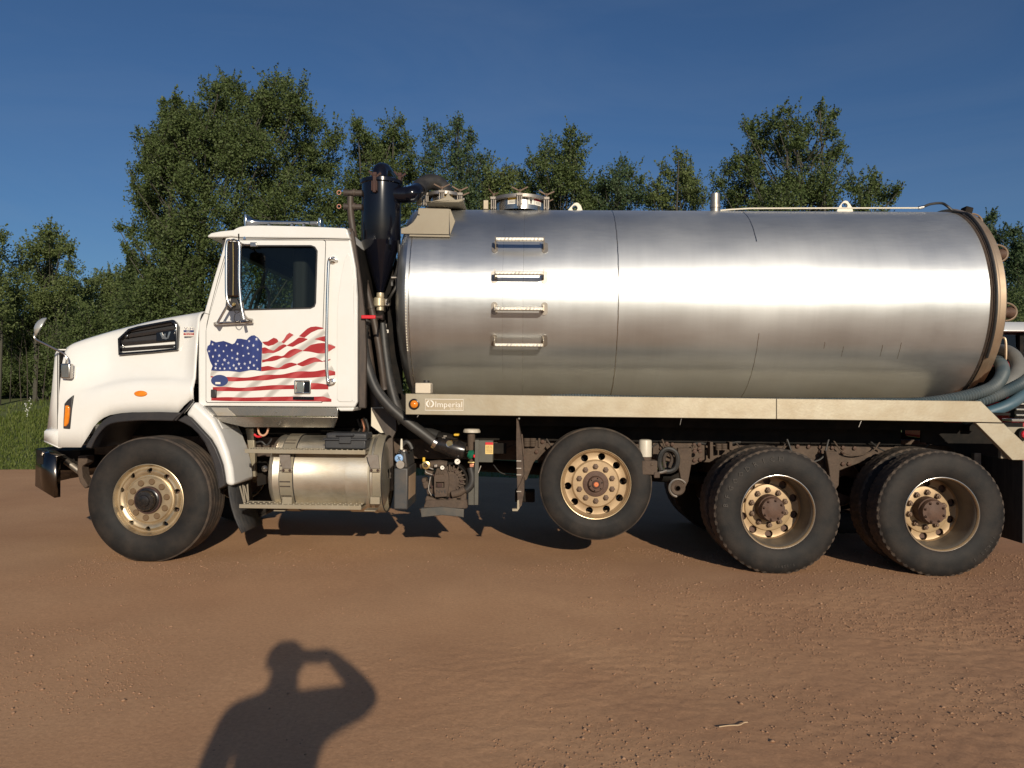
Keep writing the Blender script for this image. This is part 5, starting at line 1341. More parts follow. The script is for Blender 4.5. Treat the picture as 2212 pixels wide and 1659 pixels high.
m = MB(); m.tube(smoothpath([P(856, 601, Ys - .1), P(856, 617, Ys - .12), P(846, 636, Ys - .12), P(837, 652, Ys - .08)], 6), .013, 8); m.build('drain_tube', 'hoseblack', sp)
# valve stack under the cone
X0 = cx; 
m = MB(); m.lathe([(zz(644), .032), (zz(640), .036), (zz(633), .034)], (X0, Ys, 0), 'Z', 20, cap=True); m.lathe([(zz(663), .045), (zz(661), .052), (zz(645), .052), (zz(643), .04)], (X0 - .01, Ys, 0), 'Z', 24, cap=True); m.lathe([(zz(671), .034), (zz(663), .034)], (X0, Ys, 0), 'Z', 20, cap=True); m.build('drain_coupling', mat('dull_brass_coupling', (.55, .47, .33), .45, metal=.5), sp)
m = MB(); m.box((X0 + .07, Ys - .02, zz(654)), (.05, .04, .07)); m.build('coupling_lever', 'steelbracket', sp, bevel=.01)
m = MB(); m.lathe([(zz(708), .03), (zz(700), .04), (zz(672), .036)], (X0, Ys, 0), 'Z', 16, cap=True); m.box((X0, Ys - .03, zz(686)), (.09, .08, .06)); m.build('drain_valve', 'dark', sp, bevel=.005)
m = MB(); m.pxbox(780, 680.5, 811, 688.5, .15, .165); m.build('valve_handle', 'redhandle', sp, bevel=.006)
m = MB(); m.pxbox(811, 682, 826, 687.5, .152, .163); m.bar(P(824, 685, .158), P(821, 686, Ys - .05), .02, .03); m.build('valve_handle_stem', 'rust', sp, bevel=.004)
m = MB(); m.pxbox(818, 700, 835, 711, Ys - .07, Ys - .06); m.build('valve_tag', mat('grey_tag', (.22, .2, .18), .5, metal=.3), sp)
m = MB(); m.pxbox(818, 712, 839, 719, Ys - .075, Ys - .06); m.build('valve_tag', 'label', sp)
for k in range(4):
    m = MB(); m.pxbox(820 + k * 4.8, 713.5, 822.3 + k * 4.8, 717.5, Ys - .077, Ys - .0755); m.build('tag_mark', 'greyplate', sp, smooth=0)

# pipes and hoses behind the cab
m = MB(); m.tube(smoothpath([P(757, 425, Ys), P(757, 452, Ys), P(762, 495, Ys), P(772, 550, Ys - .05), P(787, 605, Ys - .1), P(803, 670, Ys - .15), P(816, 735, Ys - .18), P(824, 790, Ys - .18), P(830, 840, Ys - .16)], 6), 7.4 * sc, 14); m.build('riser_pipe', 'pipebrown', truck)
m = MB(); m.tube(pts([(801, 662), (802.5, 667)], Ys - .15), 8.6 * sc, 14); m.tube(pts([(788, 607), (789, 611)], Ys - .1), 8.6 * sc, 14); m.tube(pts([(829.5, 838), (831, 843)], Ys - .16), 8.6 * sc, 14); m.build('pipe_band', 'pipebrown', truck)
m = MB(); m.tube(smoothpath([P(752, 496, .6), P(762, 560, .6), P(777, 640, .6), P(786, 700, .6), P(800, 800, .6), P(812, 880, .6)], 6), .045, 12); m.build('exhaust_pipe', 'pipebrown', truck)
m = MB(); m.ppx([(754.5,516),(758,497),(763,497),(770,545),(780,610),(788,680),(791,760),(790,882),(774,882),(774,640),(769.5,578)], .19, .05); m.build('cab_rear_shield', 'pipebrown', truck, bevel=.008)
m = MB(); m.ppx([(716, 872), (764, 872), (764, 540), (852, 540), (868, 640), (868, 850), (905, 872), (905, 962), (716, 962)], 1.0, .06); m.build('underbody_shade_sheet', 'dark', truck)  # added dark sheet so the gap behind the cab reads as black shade
m = MB(); m.ppx([(772, 600), (786, 640), (800, 680), (802, 740), (792, 880), (772, 880)], .95, .05); m.build('cab_rear_shield', 'pipebrown', truck)
m = MB(); m.tube(smoothpath([P(792, 690, .32), P(783, 720, .32), P(787, 765, .3), P(796, 800, .28), P(812, 840, .26), P(840, 876, .25), P(876, 908, .25), P(908, 932, .26), P(938, 955, .28)], 7), .046, 16); m.build('suction_hose', 'hoseblack', truck)
m = MB(); m.tube(smoothpath([P(826, 700, .7), P(832, 760, .66), P(843, 830, .6), P(862, 890, .55), P(890, 915, .5), P(920, 932, .45), P(948, 942, .42)], 7), .046, 16); m.build('pressure_hose', 'hoseblack', truck)
m = MB(); m.ppx([(802, 880), (836, 880), (836, 935), (822, 935), (802, 920)], .55, .1); m.build('cream_bracket', 'offwhite', truck)
m = MB(); m.ppx([(803, 882), (855, 882), (856, 930), (848, 946), (850, 1060), (836, 1060), (836, 946)], .52, .06); m.build('frame_gusset', 'pipebrown', truck)
m = MB(); m.ppx([(836, 640), (848, 700), (858, 780), (870, 850), (858, 850), (842, 790)], .82, .04); m.build('tank_front_brace', 'dark', truck)
for k in range(3):
    m = MB(); m.tube(smoothpath([P(772 + 9 * k, 905, .8), P(778 + 9 * k, 925, .8), P(770 + 12 * k, 945, .75), P(790 + 6 * k, 960, .7)], 5), .011, 6); m.build('air_line', ['hoseblack', 'copper', 'hoseblack'][k], truck)

# ---- fuel tank with straps and two steps
Yf = .40
fx0, fx1 = P(576, 1030, .10).x, P(834, 1030, .30).x
zt = P(700, 943, .22).z; zb = P(700, 1105, .3).z; fr = (zt - zb) / 2; fz = (zt + zb) / 2
m = MB(); L_ = fx1 - fx0
m.lathe([(0, .05), (.0, fr - .07), (.012, fr - .03), (.035, fr - .006), (.05, fr), (.055, fr + .003), (.062, fr), (L_ - .30, fr), (L_ - .30, fr + .006), (L_ - .155, fr + .006)], (fx0, Yf, fz), 'X', 64); ft = m.build('fuel_tank', 'alu', truck, smooth=35)
m = MB(); m.lathe([(L_ - .30, fr + .001), (L_ - .30, fr + .010), (L_ - .10, fr + .010), (L_ - .09, fr + .018), (L_ - .075, fr + .018), (L_ - .06, fr - .0), (L_ - .03, fr - .05), (L_ - .01, fr - .12), (L_, .04)], (fx0, Yf, fz), 'X', 64); m.build('tank_end_cap', 'alu', ft, smooth=35)
for x0, x1 in ((605, 633), (795, 823)):
    a, b = P(x0, 1030, .09).x, P(x1, 1030, .09).x
    m = MB(); m.lathe([(a, fr + .002), (a, fr + .012), (b, fr + .012), (b, fr + .002)], (0, Yf, fz), 'X', 64); st = m.build('tank_strap', 'alurail', ft)
    for q in (a, b):
        m = MB(); m.lathe([(q - .006, fr + .001), (q - .006, fr + .009), (q + .006, fr + .009), (q + .006, fr + .001)], (0, Yf, fz), 'X', 64); m.build('strap_liner', 'blackplastic', ft)
    m = MB(); m.lathe([(a + .01, fr + .013), (b - .01, fr + .013)], (0, Yf, fz), 'X', 8) if False else None
    m = MB(); m.pxbox((x0 + x1) / 2 - 11, 1012, (x0 + x1) / 2 + 11, 1020, .04, .085); m.build('strap_clip', 'alurail', ft, bevel=.004)
    for dx in (-7, 7):
        m = MB(); m.lathe([(0, .012), (-.008, .008)], P((x0 + x1) / 2 + dx, 1016, .038), 'Y', 8, cap=True); m.build('strap_bolt', 'rust', ft)
    # hanger from the upper step
    m = MB(); cxx = (x0 + x1) / 2
    m.prism([P(cxx - 16, 982.5, .02), P(cxx + 7, 982.5, .02), P(cxx + 9, 995, .02), P(cxx + 11, 1012, .03), P(cxx - 8, 1012, .03), P(cxx - 14, 995, .02)], .015); m.build('step_hanger', 'steelbracket', ft)
    m = MB(); m.pxbox(cxx - 9, 1074, cxx + 11, 1089, .05, .1); m.build('step_hanger', 'alurail', ft)
def step(x0, y0, x1, y1, Y, dep):
    m = MB(); m.pxbox(x0, y0, x1, y1, Y, Y + .012); a = P(x0, y0, Y); b = P(x1, y1, Y)
    m.span((a.x, Y + .012, a.z - .014), (b.x, Y + dep, a.z - .004)); m.span((a.x, Y + .012, b.z), (a.x + .012, Y + dep, a.z - .004)); m.span((b.x - .012, Y + .012, b.z), (b.x, Y + dep, a.z - .004)); m.span((a.x, Y + dep, b.z), (b.x, Y + dep + .01, a.z))
    s_ = m.build('step', 'alurail', truck, bevel=.002)
    # row of pressed teeth on the tread
    n = 22; me = None
    for r_ in range(2):
        for k in range(n):
            px = a.x + (b.x - a.x) * (k + .5) / n; py = Y + dep * (.3 + .4 * r_)
            if me is None:
                q = MB(); q.lathe([(-.004, .011), (.0045, .009), (.005, .005), (.0, .004)], (0, 0, 0), 'Z', 10); o = q.build('step_tooth', 'alurail', s_, loc=(0, 0, 0)); me = o.data
            else:
                o = bpy.data.objects.new('step_tooth', me); COL.objects.link(o); o.parent = s_
            o.location = Vector((px, py, a.z - .004)) - WL[s_.name]; WL[o.name] = Vector((px, py, a.z))
    return s_
step(528.5, 969.5, 789, 982, -.005, .17)
step(516.5, 1089, 780, 1101.5, -.015, .19)
m = MB(); m.prism([P(789, 970, -.005) , P(797, 966, .15), P(797, 976, .15), P(789, 982, -.005)], .01); m.build('step_gusset', 'steelbracket', truck)
for x in (604, 800): 
    m = MB(); m.pxbox(x - 13, 1102.2, x + 11, 1104.5, .02, .16); m.build('step_bracket', 'alurail', truck)
m = MB(); m.lathe([(fx0 + .12, fr + .012), (fx0 + .21, fr + .012)], (0, Yf, fz), 'X', 48); 
m.build('tank_band', 'pipebrown', ft)

# ---- hydraulic oil reservoir behind the fuel tank
m = MB(); q = [(851,1010),(854,1003),(861,990),(868,978),(890,976),(899,985),(901,1010)]
m.pxbox(851, 1011, 880, 1101, .12, .60); m.ppx([(851, 1010.5), (857, 990), (866, 977), (876, 977), (880, 1010.5)], .16, .42); hr_ = m.build('oil_reservoir', mat('dark_blue_grey_tank', (.035, .042, .048), .5, dust=(.22, .15, .09), dustamt=.35, dscale=4), truck, bevel=.012, bseg=3)
m = MB(); a = P(880, 1025, .14); m.span((a.x + .002, .18, P(880, 1080, .14).z), (a.x + .008, .55, P(880, 1030, .14).z)); m.build('reservoir_dirt_plate', mat('tan_mud', (.42, .29, .18), .85), hr_)
m = MB(); m.lathe([(.0, .055), (.01, .055), (.014, .045), (.03, .045), (.032, .02)], P(872, 978, .30), 'Z', 20, cap=True); m.build('reservoir_cap', 'chrome', hr_)
m = MB(); m.lathe([(.02, .034), (-.012, .034), (-.016, .028)], P(862, 990, .12), 'Y', 20, cap=True); bc = m.build('sight_cap', 'bluecap', hr_)
m = MB(); c = P(862, 990, .12 - .018)
for a, b in (((-.012, .018), (.012, -.018)), ((.014, .012), (-.014, -.01)), ((0, .022), (0, -.02))): m.bar(c + Vector((a[0], 0, a[1])), c + Vector((b[0], 0, b[1])), .002, .005)
m.build('cap_marking', 'ink', hr_)
m = MB(); m.lathe([(0, .038), (-.03, .034)], P(866, 1003, .13), 'Y', 16, cap=True); m.build('cap_neck', 'steelbracket', hr_)
m = MB(); m.lathe([(.03, .012), (.10, .01), (.12, .006)], P(867, 978, .30), 'Z', 8, cap=True); m.build('breather', 'offwhite', hr_)
m = MB(); m.tube(smoothpath(pts([(868, 962), (876, 955), (884, 958), (890, 970)], .4), 5), .02, 8); m.build('reservoir_hose', 'hoseblack', hr_)

# ---- vacuum pump
Yp = .34
pump = MB()
c = P(966, 1044, Yp); r = 38 * (Yp - CAM.y) / FPX
pump.lathe([(.30, r * .9), (.0, r), (-.02, r * .97), (-.03, r * .7), (-.05, r * .55), (-.05, .01)], c, 'Y', 40)
pb = pump.build('vacuum_pump', 'brown', truck, smooth=40)
def pz(name, mt, x0, y0, x1, y1, Y0, Y1, bev=.006): 
    m = MB(); m.pxbox(x0, y0, x1, y1, Y0, Y1); return m.build(name, mt, pb, bevel=bev)
m = MB(); m.lathe([(.1, r * 1.04), (-.03, r * 1.04), (-.035, r * .96), (-.028, r * .9)], P(972, 1038, Yp), 'Y', 40); m.build('pump_housing_ring', 'dark', pb)
for k in range(10):
    t = -1.1 + k * .30; m = MB(); q = P(972, 1038, Yp - .04)
    m.bar(q + Vector((math.cos(t) * r * .55, 0, math.sin(t) * r * .55)), q + Vector((math.cos(t) * r * .9, 0, math.sin(t) * r * .9)), .012, .03, (0, 1, 0)); m.build('cooling_fin', 'brown', pb)
plate('pump_cover', pts([(938,1030),(944,1012),(958,1010),(966,1016),(970,1030),(970,1048),(966,1072),(940,1074),(938,1056)], Yp - .07), [pts([(942,1041),(960,1041),(960,1053),(942,1053)], Yp - .07)], Yp - .09, .05, 'brown', pb, bevel=.005)
pz('gear_recess', 'rust', 944, 1044, 955, 1053, Yp - .055, Yp - .03)
for k in range(4): 
    m = MB(); m.bar(P(944 + 4.6 * k, 1024, Yp - .10), P(947 + 5 * k, 1012, Yp - .09), .008, .02, (0, 1, 0)); m.build('cover_rib', 'brown', pb)
text('pump_lettering', 'NVE', 942, 1058, 964.5, 1065, Yp - .0925, 0, 'ink', pb)
m = MB()
for k in range(8):
    t = k * math.pi / 4 + .2; q = c + Vector((math.cos(t) * r * .86, -.03, math.sin(t) * r * .86)); m.lathe([(0, .012), (-.012, .011)], q, 'Y', 6, cap=True)
m.build('pump_bolts', 'rust', pb)
for (x, y, sx, sz) in [(928, 1020, .07, .04), (922, 1046, .05, .06), (932, 1078, .09, .05), (952, 1084, .12, .04), (978, 1080, .09, .05), (990, 1066, .06, .07), (918, 1036, .04, .04), (1002, 1072, .05, .08), (930, 1060, .05, .05)]:
    q = P(x, y, Yp + .02); m = MB(); m.box(q, (sx, .14, sz), Matrix.Rotation(rng.uniform(-.4, .4), 3, 'Y')); m.build('pump_casting', 'brown', pb, bevel=.012)
m = MB(); m.tube(smoothpath(pts([(934, 1026), (920, 1020), (922, 1010), (936, 1014)], Yp - .05), 5), .006, 6); m.tube(smoothpath(pts([(930, 1030), (926, 1056), (932, 1070)], Yp - .06), 5), .006, 6); m.build('oil_line', 'steelbracket', pb)
m = MB(); m.tube(smoothpath(pts([(976, 1068), (992, 1064), (1004, 1056)], Yp - .08) , 4), .03, 12); m.build('cooling_pipe', 'brown', pb)
m = MB(); m.tube(smoothpath(pts([(994, 1062), (1008, 1058), (1018, 1046), (1020, 1030), (1016, 1010)], Yp - .02), 6), .032, 12); m.build('cooling_hose', 'hoseblack', pb)
m = MB(); m.tube(pts([(995, 1062), (998, 1061)], Yp - .03), .036, 12); m.build('hose_clamp', 'chrome', pb)
# intake manifold above
m = MB(); m.tube(pts([(940, 958), (958, 962), (985, 970), (1004, 974)], .28), [.06, .066, .085, .07], 20); m.build('intake_manifold', 'oilblack', pb)
m = MB(); m.tube(pts([(937, 955), (944, 959)], .27), .054, 18); m.build('hose_clamp', 'chrome', pb)
m = MB(); m.tube(pts([(945, 948), (968, 952), (984, 958)], .36), .065, 18); m.build('intake_manifold', 'dark', pb)
for (x, y) in [(961, 942), (958, 946)]:
    m = MB(); m.pxbox(x - 3, y - 1.5, x + 4, y + 2, .26, .3); m.build('band_clip', 'chrome', pb)
pz('yellow_cap', 'yellow', 980, 937, 991, 942, .26, .34)
c = P(971, 958.5, .21); m = MB(); m.lathe([(.06, .03), (0, .034), (-.006, .030), (-.004, .026)], c, 'Y', 24); m.build('gauge_bezel', 'chrome', pb)
m = MB(); m.lathe([(-.003, .026), (-.0035, .001)], c, 'Y', 20); m.build('gauge_face', mat('yellowed_glass', (.16, .14, .08), .1), pb)
for (x, y, r_) in [(988, 997, .026), (955.5, 1010, .020)]:
    c = P(x, y, .22); m = MB(); m.lathe([(.05, r_), (0, r_), (-.004, r_ * .9)], c, 'Y', 20); m.build('gauge_bezel', 'chrome', pb)
    m = MB(); m.lathe([(-.002, r_ * .9), (-.0025, .0005)], c, 'Y', 20); m.build('gauge_face', 'label', pb)
    m = MB(); m.bar(c + Vector((-r_ * .1, -.0045, -r_ * .1)), c + Vector((r_ * .55, -.0045, r_ * .35)), .001, .004); m.build('gauge_needle', 'ink', pb)
m = MB(); m.tube(pts([(908, 1008), (930, 1004), (950, 1002), (966, 1003)], .33), [.02, .035, .035, .028], 12); m.build('lubricator_arm', 'brown', pb)
c = P(920, 1005, .27); m = MB(); m.lathe([(.05, .033), (0, .035), (-.005, .02), (.004, .016)], c, 'Y', 20); m.build('sight_glass', 'brass', pb)
pz('yellow_tag', 'yellow', 912.5, 988, 918, 998, .28, .30); pz('valve_block', 'steelbracket', 937, 1003, 945, 1010, .26, .34)
m = MB(); m.lathe([(0, 19 * .004), (.012, 19 * .004), (.03, .066), (.034, .02)], P(1019, 934, .40), 'Z', 28, cap=True); m.build('filter_cover', mat('scuffed_white_metal', (.55, .5, .42), .5, col2=(.2, .15, .1), nscale=18), pb)
m = MB(); m.tube([P(1018, 934, .4), P(1018, 972, .4)], .034, 14); m.tube([P(1016, 937, .4), P(1017, 942, .4)], .022, 14); m.build('relief_pipe', 'brown', pb)
m = MB(); m.tube([P(1011, 980, .36), P(1018, 982, .36), P(1023, 986, .36)], [.03, .045, .03], 12); m.build('check_valve', 'green', pb)
pz('red_lever', 'redhandle', 1022, 982, 1028, 989, .30, .33); pz('fitting', 'brass', 1010, 997, 1026, 1001, .31, .38); pz('fitting', 'copper', 1014, 1001, 1024, 1010, .33, .38)
m = MB(); m.tube([P(1018, 988, .38), P(1018, 1012, .38)], .018, 10); m.build('relief_pipe', 'rust', pb)
pz('side_bracket', 'greyplate', 1026, 950, 1033, 1091, .30, .32, .002); pz('side_bracket', 'greyplate', 1012, 1040, 1026.5, 1091, .32, .34, .002)
m = MB(); m.bar(P(1033, 1022, .3), P(1039, 1006, .3), .012, .006); m.build('bracket_tab', 'steelbracket', pb)
# channel the pump sits on
m = MB(); m.prism(pts([(908,1098),(955,1095),(1002,1100),(1002,1118),(990,1116),(955,1113),(910,1117.5)], .20), .02); m.span((P(909, 1097, .2).x, .22, P(909, 1099, .2).z - .01), (P(1002, 1097, .2).x, .5, P(909, 1099, .2).z)); m.build('pump_cradle', mat('scuffed_grey_steel', (.075, .075, .07), .5, metal=.4, col2=(.15, .12, .09), nscale=9), truck, bevel=.004)
m = MB(); m.ppx([(920,1080),(1008,1080),(1010,1098),(1000,1100),(914,1098)], .28, .1); m.build('pump_cradle', 'brown', truck, bevel=.01)
# control box with warning sticker
m = MB(); m.pxbox(1033.5, 951, 1064.5, 999, .42, .6); cbx = m.build('control_box', 'greyplate', truck, bevel=.004)
m = MB(); m.pxbox(1064.5, 957, 1094, 980, .55, .56); m.build('box_lid', 'dark', cbx)
m = MB(); m.pxbox(1048.5, 955.5, 1065, 981, .4165, .4185); m.build('warning_sticker', mat('yellow_sticker', (.78, .55, .20), .5), cbx, smooth=0)
m = MB(); m.pxbox(1048.5, 955.5, 1065, 961, .4145, .416); m.build('sticker_header', 'redhandle', cbx, smooth=0)
for k, (a, b) in enumerate([('NEVER GET', 0), ('UNDER THIS', 0), ('TRUCK IF', 0), ('THE ENGINE', 0), ('IS RUNNING', 0)]):
    text('sticker_line', a, 1050, 962.6 + k * 3.2, 1063.3, 964.9 + k * 3.2, .4155, 0, mat('brown_ink', (.12, .07, .01), .6), cbx)
m = MB(); m.tube(smoothpath(pts([(1066, 1004), (1080, 1020), (1100, 1026), (1116, 1027)], .5), 5), .005, 5); m.build('cable', 'hoseblack', truck)

# ---- mud shield in front of the lift axle wheel
m = MB(); m.prism(pts([(1115.5,902),(1119,902),(1122,925),(1127,960),(1131,1020),(1132.5,1060),(1127,1092),(1120,1100),(1118,1100),(1115,960)], .12), .55); ms = m.build('splash_shield', 'brown', truck, bevel=.003)
m = MB(); m.prism(pts([(1106.5,1099),(1117,1099),(1117.5,1081),(1121,1080),(1122,1098),(1118,1104),(1107,1104)], .11), .04); m.build('shield_foot', 'alurail', ms)
for y in (996, 1012, 1026, 1062): 
    m = MB(); m.pxbox(1116, y - 1.5, 1126, y + 1, .105, .118); m.build('shield_clip', 'steelbracket', ms)
m = MB(); m.tube(pts([(1118, 1058), (1126, 1043), (1133, 1026)], .1), .006, 6); m.tube(pts([(1127, 938), (1131, 982)], .15), .008, 6); m.build('shield_rod', 'brown', ms)
m = MB(); m.lathe([(0, .010), (-.01, .008)], P(1121.5, 904, .1), 'Y', 8, cap=True); m.build('shield_bolt', 'chrome', ms)

# ---- chassis
m = MB()
x0, x1 = P(195, 1000, .8).x, P(2200, 1000, .8).x
za, zb_ = P(1467, 955, .78).z, P(1467, 998, .78).z
for Y in (.78, mir(.78) - .07): m.span((x0, Y, zb_), (x1, Y + .07, za))
m.build('frame_rail', 'brown', truck, bevel=.006)
m = MB(); z0 = P(1467, 914, .7).z
for Y in (.70, mir(.70) - .09): m.span((XF - .05, Y, za + .004), (XR - .55, Y + .09, z0))
zr_ = P(1467, 903, Yd).z; m.span((XF + .02, Yd + .06, zr_ + .05), (XR + .05, mir(Yd) - .06, zr_ + .07)); m.build('subframe', 'dark', truck); m = MB(); m.span((XF + .02, .46, z0 - .03), (XR - .30, .50, z + .0)); m.build('subframe', 'dark', truck)  # second beam added as a black face for the shade below the rail
m = MB()
for x in (1040, 1240, 1420, 1560, 1700, 1900, 2080): q = P(x, 930, .7); m = MB(); m.span((q.x - .04, .52, z0 - .03), (q.x + .04, mir(.52), z0 + .02)); m.build('deck_cross_beam', 'dark', truck)
# rust brown hanger plates and bolts on the frame
def hanger(poly, bolts, Y=.70, name='spring_hanger'):
    m = MB(); m.ppx(poly, Y, .06); h = m.build(name, 'brown', truck, bevel=.006)
    for x, y in bolts:
        m = MB(); m.lathe([(0, .020), (-.02, .018), (-.024, .008)], P(x, y, Y), 'Y', 6, cap=True); m.build('frame_bolt', 'hub', h)
hanger([(1126,950),(1180,952),(1180,963),(1152,1000),(1138,1036),(1130,1040)], [(1130,978),(1159,976),(1130,990),(1172,954)], .62, 'frame_bracket')
for x in (1136, 1149):
    m = MB()
    for k in range(5): m.lathe([(0, .03), (.012, .03)], P(x + 2, 964 - 3.6 * k, .58), 'Z', 12, cap=True)
    m.build('bump_spring', 'brown', truck)
m = MB(); m.ppx([(1163,947),(1167,947),(1167,966),(1163,966)], .6, .05); m.build('bracket_plate', 'brown', truck)
hanger([(1410,957),(1524,958),(1524,992),(1500,1004),(1480,1004),(1410,990)], [(1440,958),(1452,960),(1499,961),(1510,960),(1500,971),(1510,970),(1500,994),(1512,993),(1428,968)], .70, 'frame_plate')
hanger([(1464,968),(1494,968),(1494,1000),(1487,1040),(1480,1054),(1474,1052),(1466,1010)], [(1500,975),(1512,975)], .58)
hanger([(1707,963),(1897,966),(1897,985),(1830,1010),(1780,1030),(1740,1000),(1707,985)], [(1722,964),(1746,965),(1771,966),(1797,967),(1820,967),(1845,968),(1771,976),(1820,977),(1771,995),(1820,1002),(1833,1002)], .70, 'frame_plate')
hanger([(1784,974),(1812,976),(1814,1006),(1812,1048),(1804,1060),(1795,1048),(1790,1006)], [], .55)
for x in (1552, 1564):
    m = MB()
    for k in range(4): m.lathe([(0, .028), (.012, .028)], P(x, 972 - 3.6 * k, .62), 'Z', 12, cap=True)
    m.build('bump_spring', 'brown', truck)
m = MB(); m.ppx([(1534,955),(1540,955),(1541,990),(1534,992)], .6, .1); m.build('bracket_plate', 'brown', truck); m = MB(); m.ppx([(1576,955),(1582,955),(1582,972),(1576,972)], .6, .1); m.build('bracket_plate', 'brown', truck)
# white filter can and valve block beside the lift wheel
a = P(1393.5, 986, .30); rr = 14 * (.3 - CAM.y) / FPX; b = P(1393.5, 949, .30)
m = MB(); m.lathe([(0, rr), (b.z - a.z - .02, rr), (b.z - a.z - .006, rr * .92), (b.z - a.z, rr * .6), (b.z - a.z, .005)], a, 'Z', 28, cap=False); fc = m.build('air_dryer_can', mat('cream_can', (.58, .53, .43), .4), truck)
m = MB(); m.lathe([(-.04, rr * .9), (0, rr)], a, 'Z', 24, cap=True); m.box(a + Vector((.03, 0, -.09)), (.13, .14, .12)); m.box(a + Vector((.05, -.06, -.06)), (.03, .03, .03)); m.box(a + Vector((.09, -.06, -.15)), (.05, .04, .05)); m.build('dryer_base', 'brown', fc, bevel=.008)
m = MB(); m.tube(smoothpath(pts([(1428, 1016), (1424, 1000), (1428, 980), (1440, 970), (1456, 974), (1464, 990), (1460, 1010), (1448, 1018), (1432, 1018)], .45), 5), .022, 8); m.build('air_hose_loop', 'hoseblack', truck)
m = MB(); m.tube(smoothpath(pts([(1436, 1010), (1434, 990), (1444, 976), (1452, 990), (1446, 1010)], .5), 5), .016, 8); m.build('air_hose_loop', 'pipebrown', truck)
m = MB(); m.tube(smoothpath(pts([(1404, 1019), (1418, 1022), (1432, 1020), (1440, 1017)], .4), 4), .012, 6); m.build('air_fitting_line', 'steelbracket', truck)
c = P(1464, 1054, .42); m = MB(); m.lathe([(.2, .06), (0, .066), (-.01, .055), (.0, .03), (-.02, .02)], c, 'Y', 22); m.build('spring_pin', 'brown', truck)
m = MB(); m.tube([c + Vector((.075 * math.cos(t), -.01, .075 * math.sin(t))) for t in np.linspace(.6, 4.6, 18)], .010, 6); m.build('pin_ring', 'steelbracket', truck)
m = MB(); m.box(P(1134, 1070, .8), (.18, .2, .10)); m.build('lift_bracket', 'dark', truck, bevel=.01)
m = MB(); m.ppx([(1990,913),(2210,913),(2207,1020),(2120,1020),(2050,965),(1990,955)], .62, .02); m.build('tail_shade_sheet', 'dark', truck)  # added near-black sheet in place of the shade under the rail end
# tail post and rear mud flap
m = MB(); m.ppx([(2105,979),(2119,979),(2120,1012),(2105,1008)], .5, .05); m.build('flap_post', 'steelbracket', truck)
fx = P(2209, 1100, .05).x
m = MB(); m.span((fx, .05, P(2209, 1174, .05).z), (fx + .012, .75, P(2209, 995, .05).z)); m.build('rear_mud_flap', 'rubbermat', truck); m = MB(); m.span((fx, mir(.75), P(2209, 1174, .05).z), (fx + .012, mir(.05), P(2209, 995, .05).z)); m.build('rear_mud_flap', 'rubbermat', truck)
m = MB(); m.span((fx - .05, .95, P(2209, 985, .05).z), (fx + .05, mir(.95), P(2209, 955, .05).z)); m.build('rear_crossmember', 'dark', truck)
# air lines and wiring clipped along the frame
for k, (x0, x1) in enumerate([(1040, 1120), (1180, 1290), (1300, 1420), (1430, 1500), (1500, 1600), (1590, 1700), (1700, 1790), (1800, 1900), (1880, 2010), (930, 1040)]):
    ya, yb = rng.uniform(948, 962, 2); ym = rng.uniform(960, 1000); Yk = rng.uniform(.6, .7)
    m = MB(); m.tube(smoothpath(pts([(x0, ya), (x0 + (x1 - x0) * .2, ym - 8), ((x0 + x1) / 2, ym), (x1 - (x1 - x0) * .15, ym - 10), (x1, yb)], Yk), 6), rng.uniform(.006, .012), 6); m.build('air_line', ['hoseblack', 'pipebrown', 'hoseblack', 'brown'][k % 4], truck)
# engine, gearbox and belly of the truck
m = MB(); m.span((P(215, 1000, .8).x, .80, .72), (P(415, 1000, .8).x, mir(.80), 1.5)); m.span((P(415, 1000, .8).x, .95, .62), (P(700, 1000, .8).x, mir(.95), 1.15)); m.build('engine', 'dark', truck, bevel=.03)
m = MB(); m.cyl((P(700, 1000, YC).x, YC, .8), (2.0, YC, .62), .06, 12); m.build('drive_shaft', 'dark', truck)
m = MB(); m.span((P(690, 950, .8).x, .85, .62), (P(800, 950, .8).x, 1.5, 1.1)); m.build('battery_box', 'dark', truck)
m = MB(); m.lathe([(0, .3), (1.3, .3)], (P(560, 1000, 2.1).x, 2.05, fz), 'X', 32, cap=True); m.build('far_fuel_tank', 'alu', truck)
# ================================================================== WHEELS
def tyre_mesh(Rt, w, bulge, grooves, lug):
    seg = 160
    half = [(.012, .285), (-.004, .302), (-bulge * .6, .325), (-bulge, .36 + (Rt - .5) * .4), (-bulge * 1.05, Rt - .11), (-bulge * .85, Rt - .07), (-bulge * .82, Rt - .066), (-bulge * .7, Rt - .05), (-bulge * .3, Rt - .028), (.004, Rt - .012)]
    tw = w - 2 * bulge
    tread = []
    ng = grooves; a0, a1 = .016, tw - .016
    if lug:
        ys = np.linspace(a0, a1, 9); tread = [(float(y), Rt) for y in ys]
    else:
        for k in range(ng + 1):
            b0 = a0 + (a1 - a0) * k / (ng + 1) + .004; b1 = a0 + (a1 - a0) * (k + 1) / (ng + 1) - .004
            tread += [(b0 - .003, Rt - .012)] * (k > 0) + [(b0, Rt), (b1, Rt), (b1 + .003, Rt - .012)]
        tread = tread[:-1]
    back = [(tw - a, r) for a, r in half[::-1]]
    return half, tread, back, tw

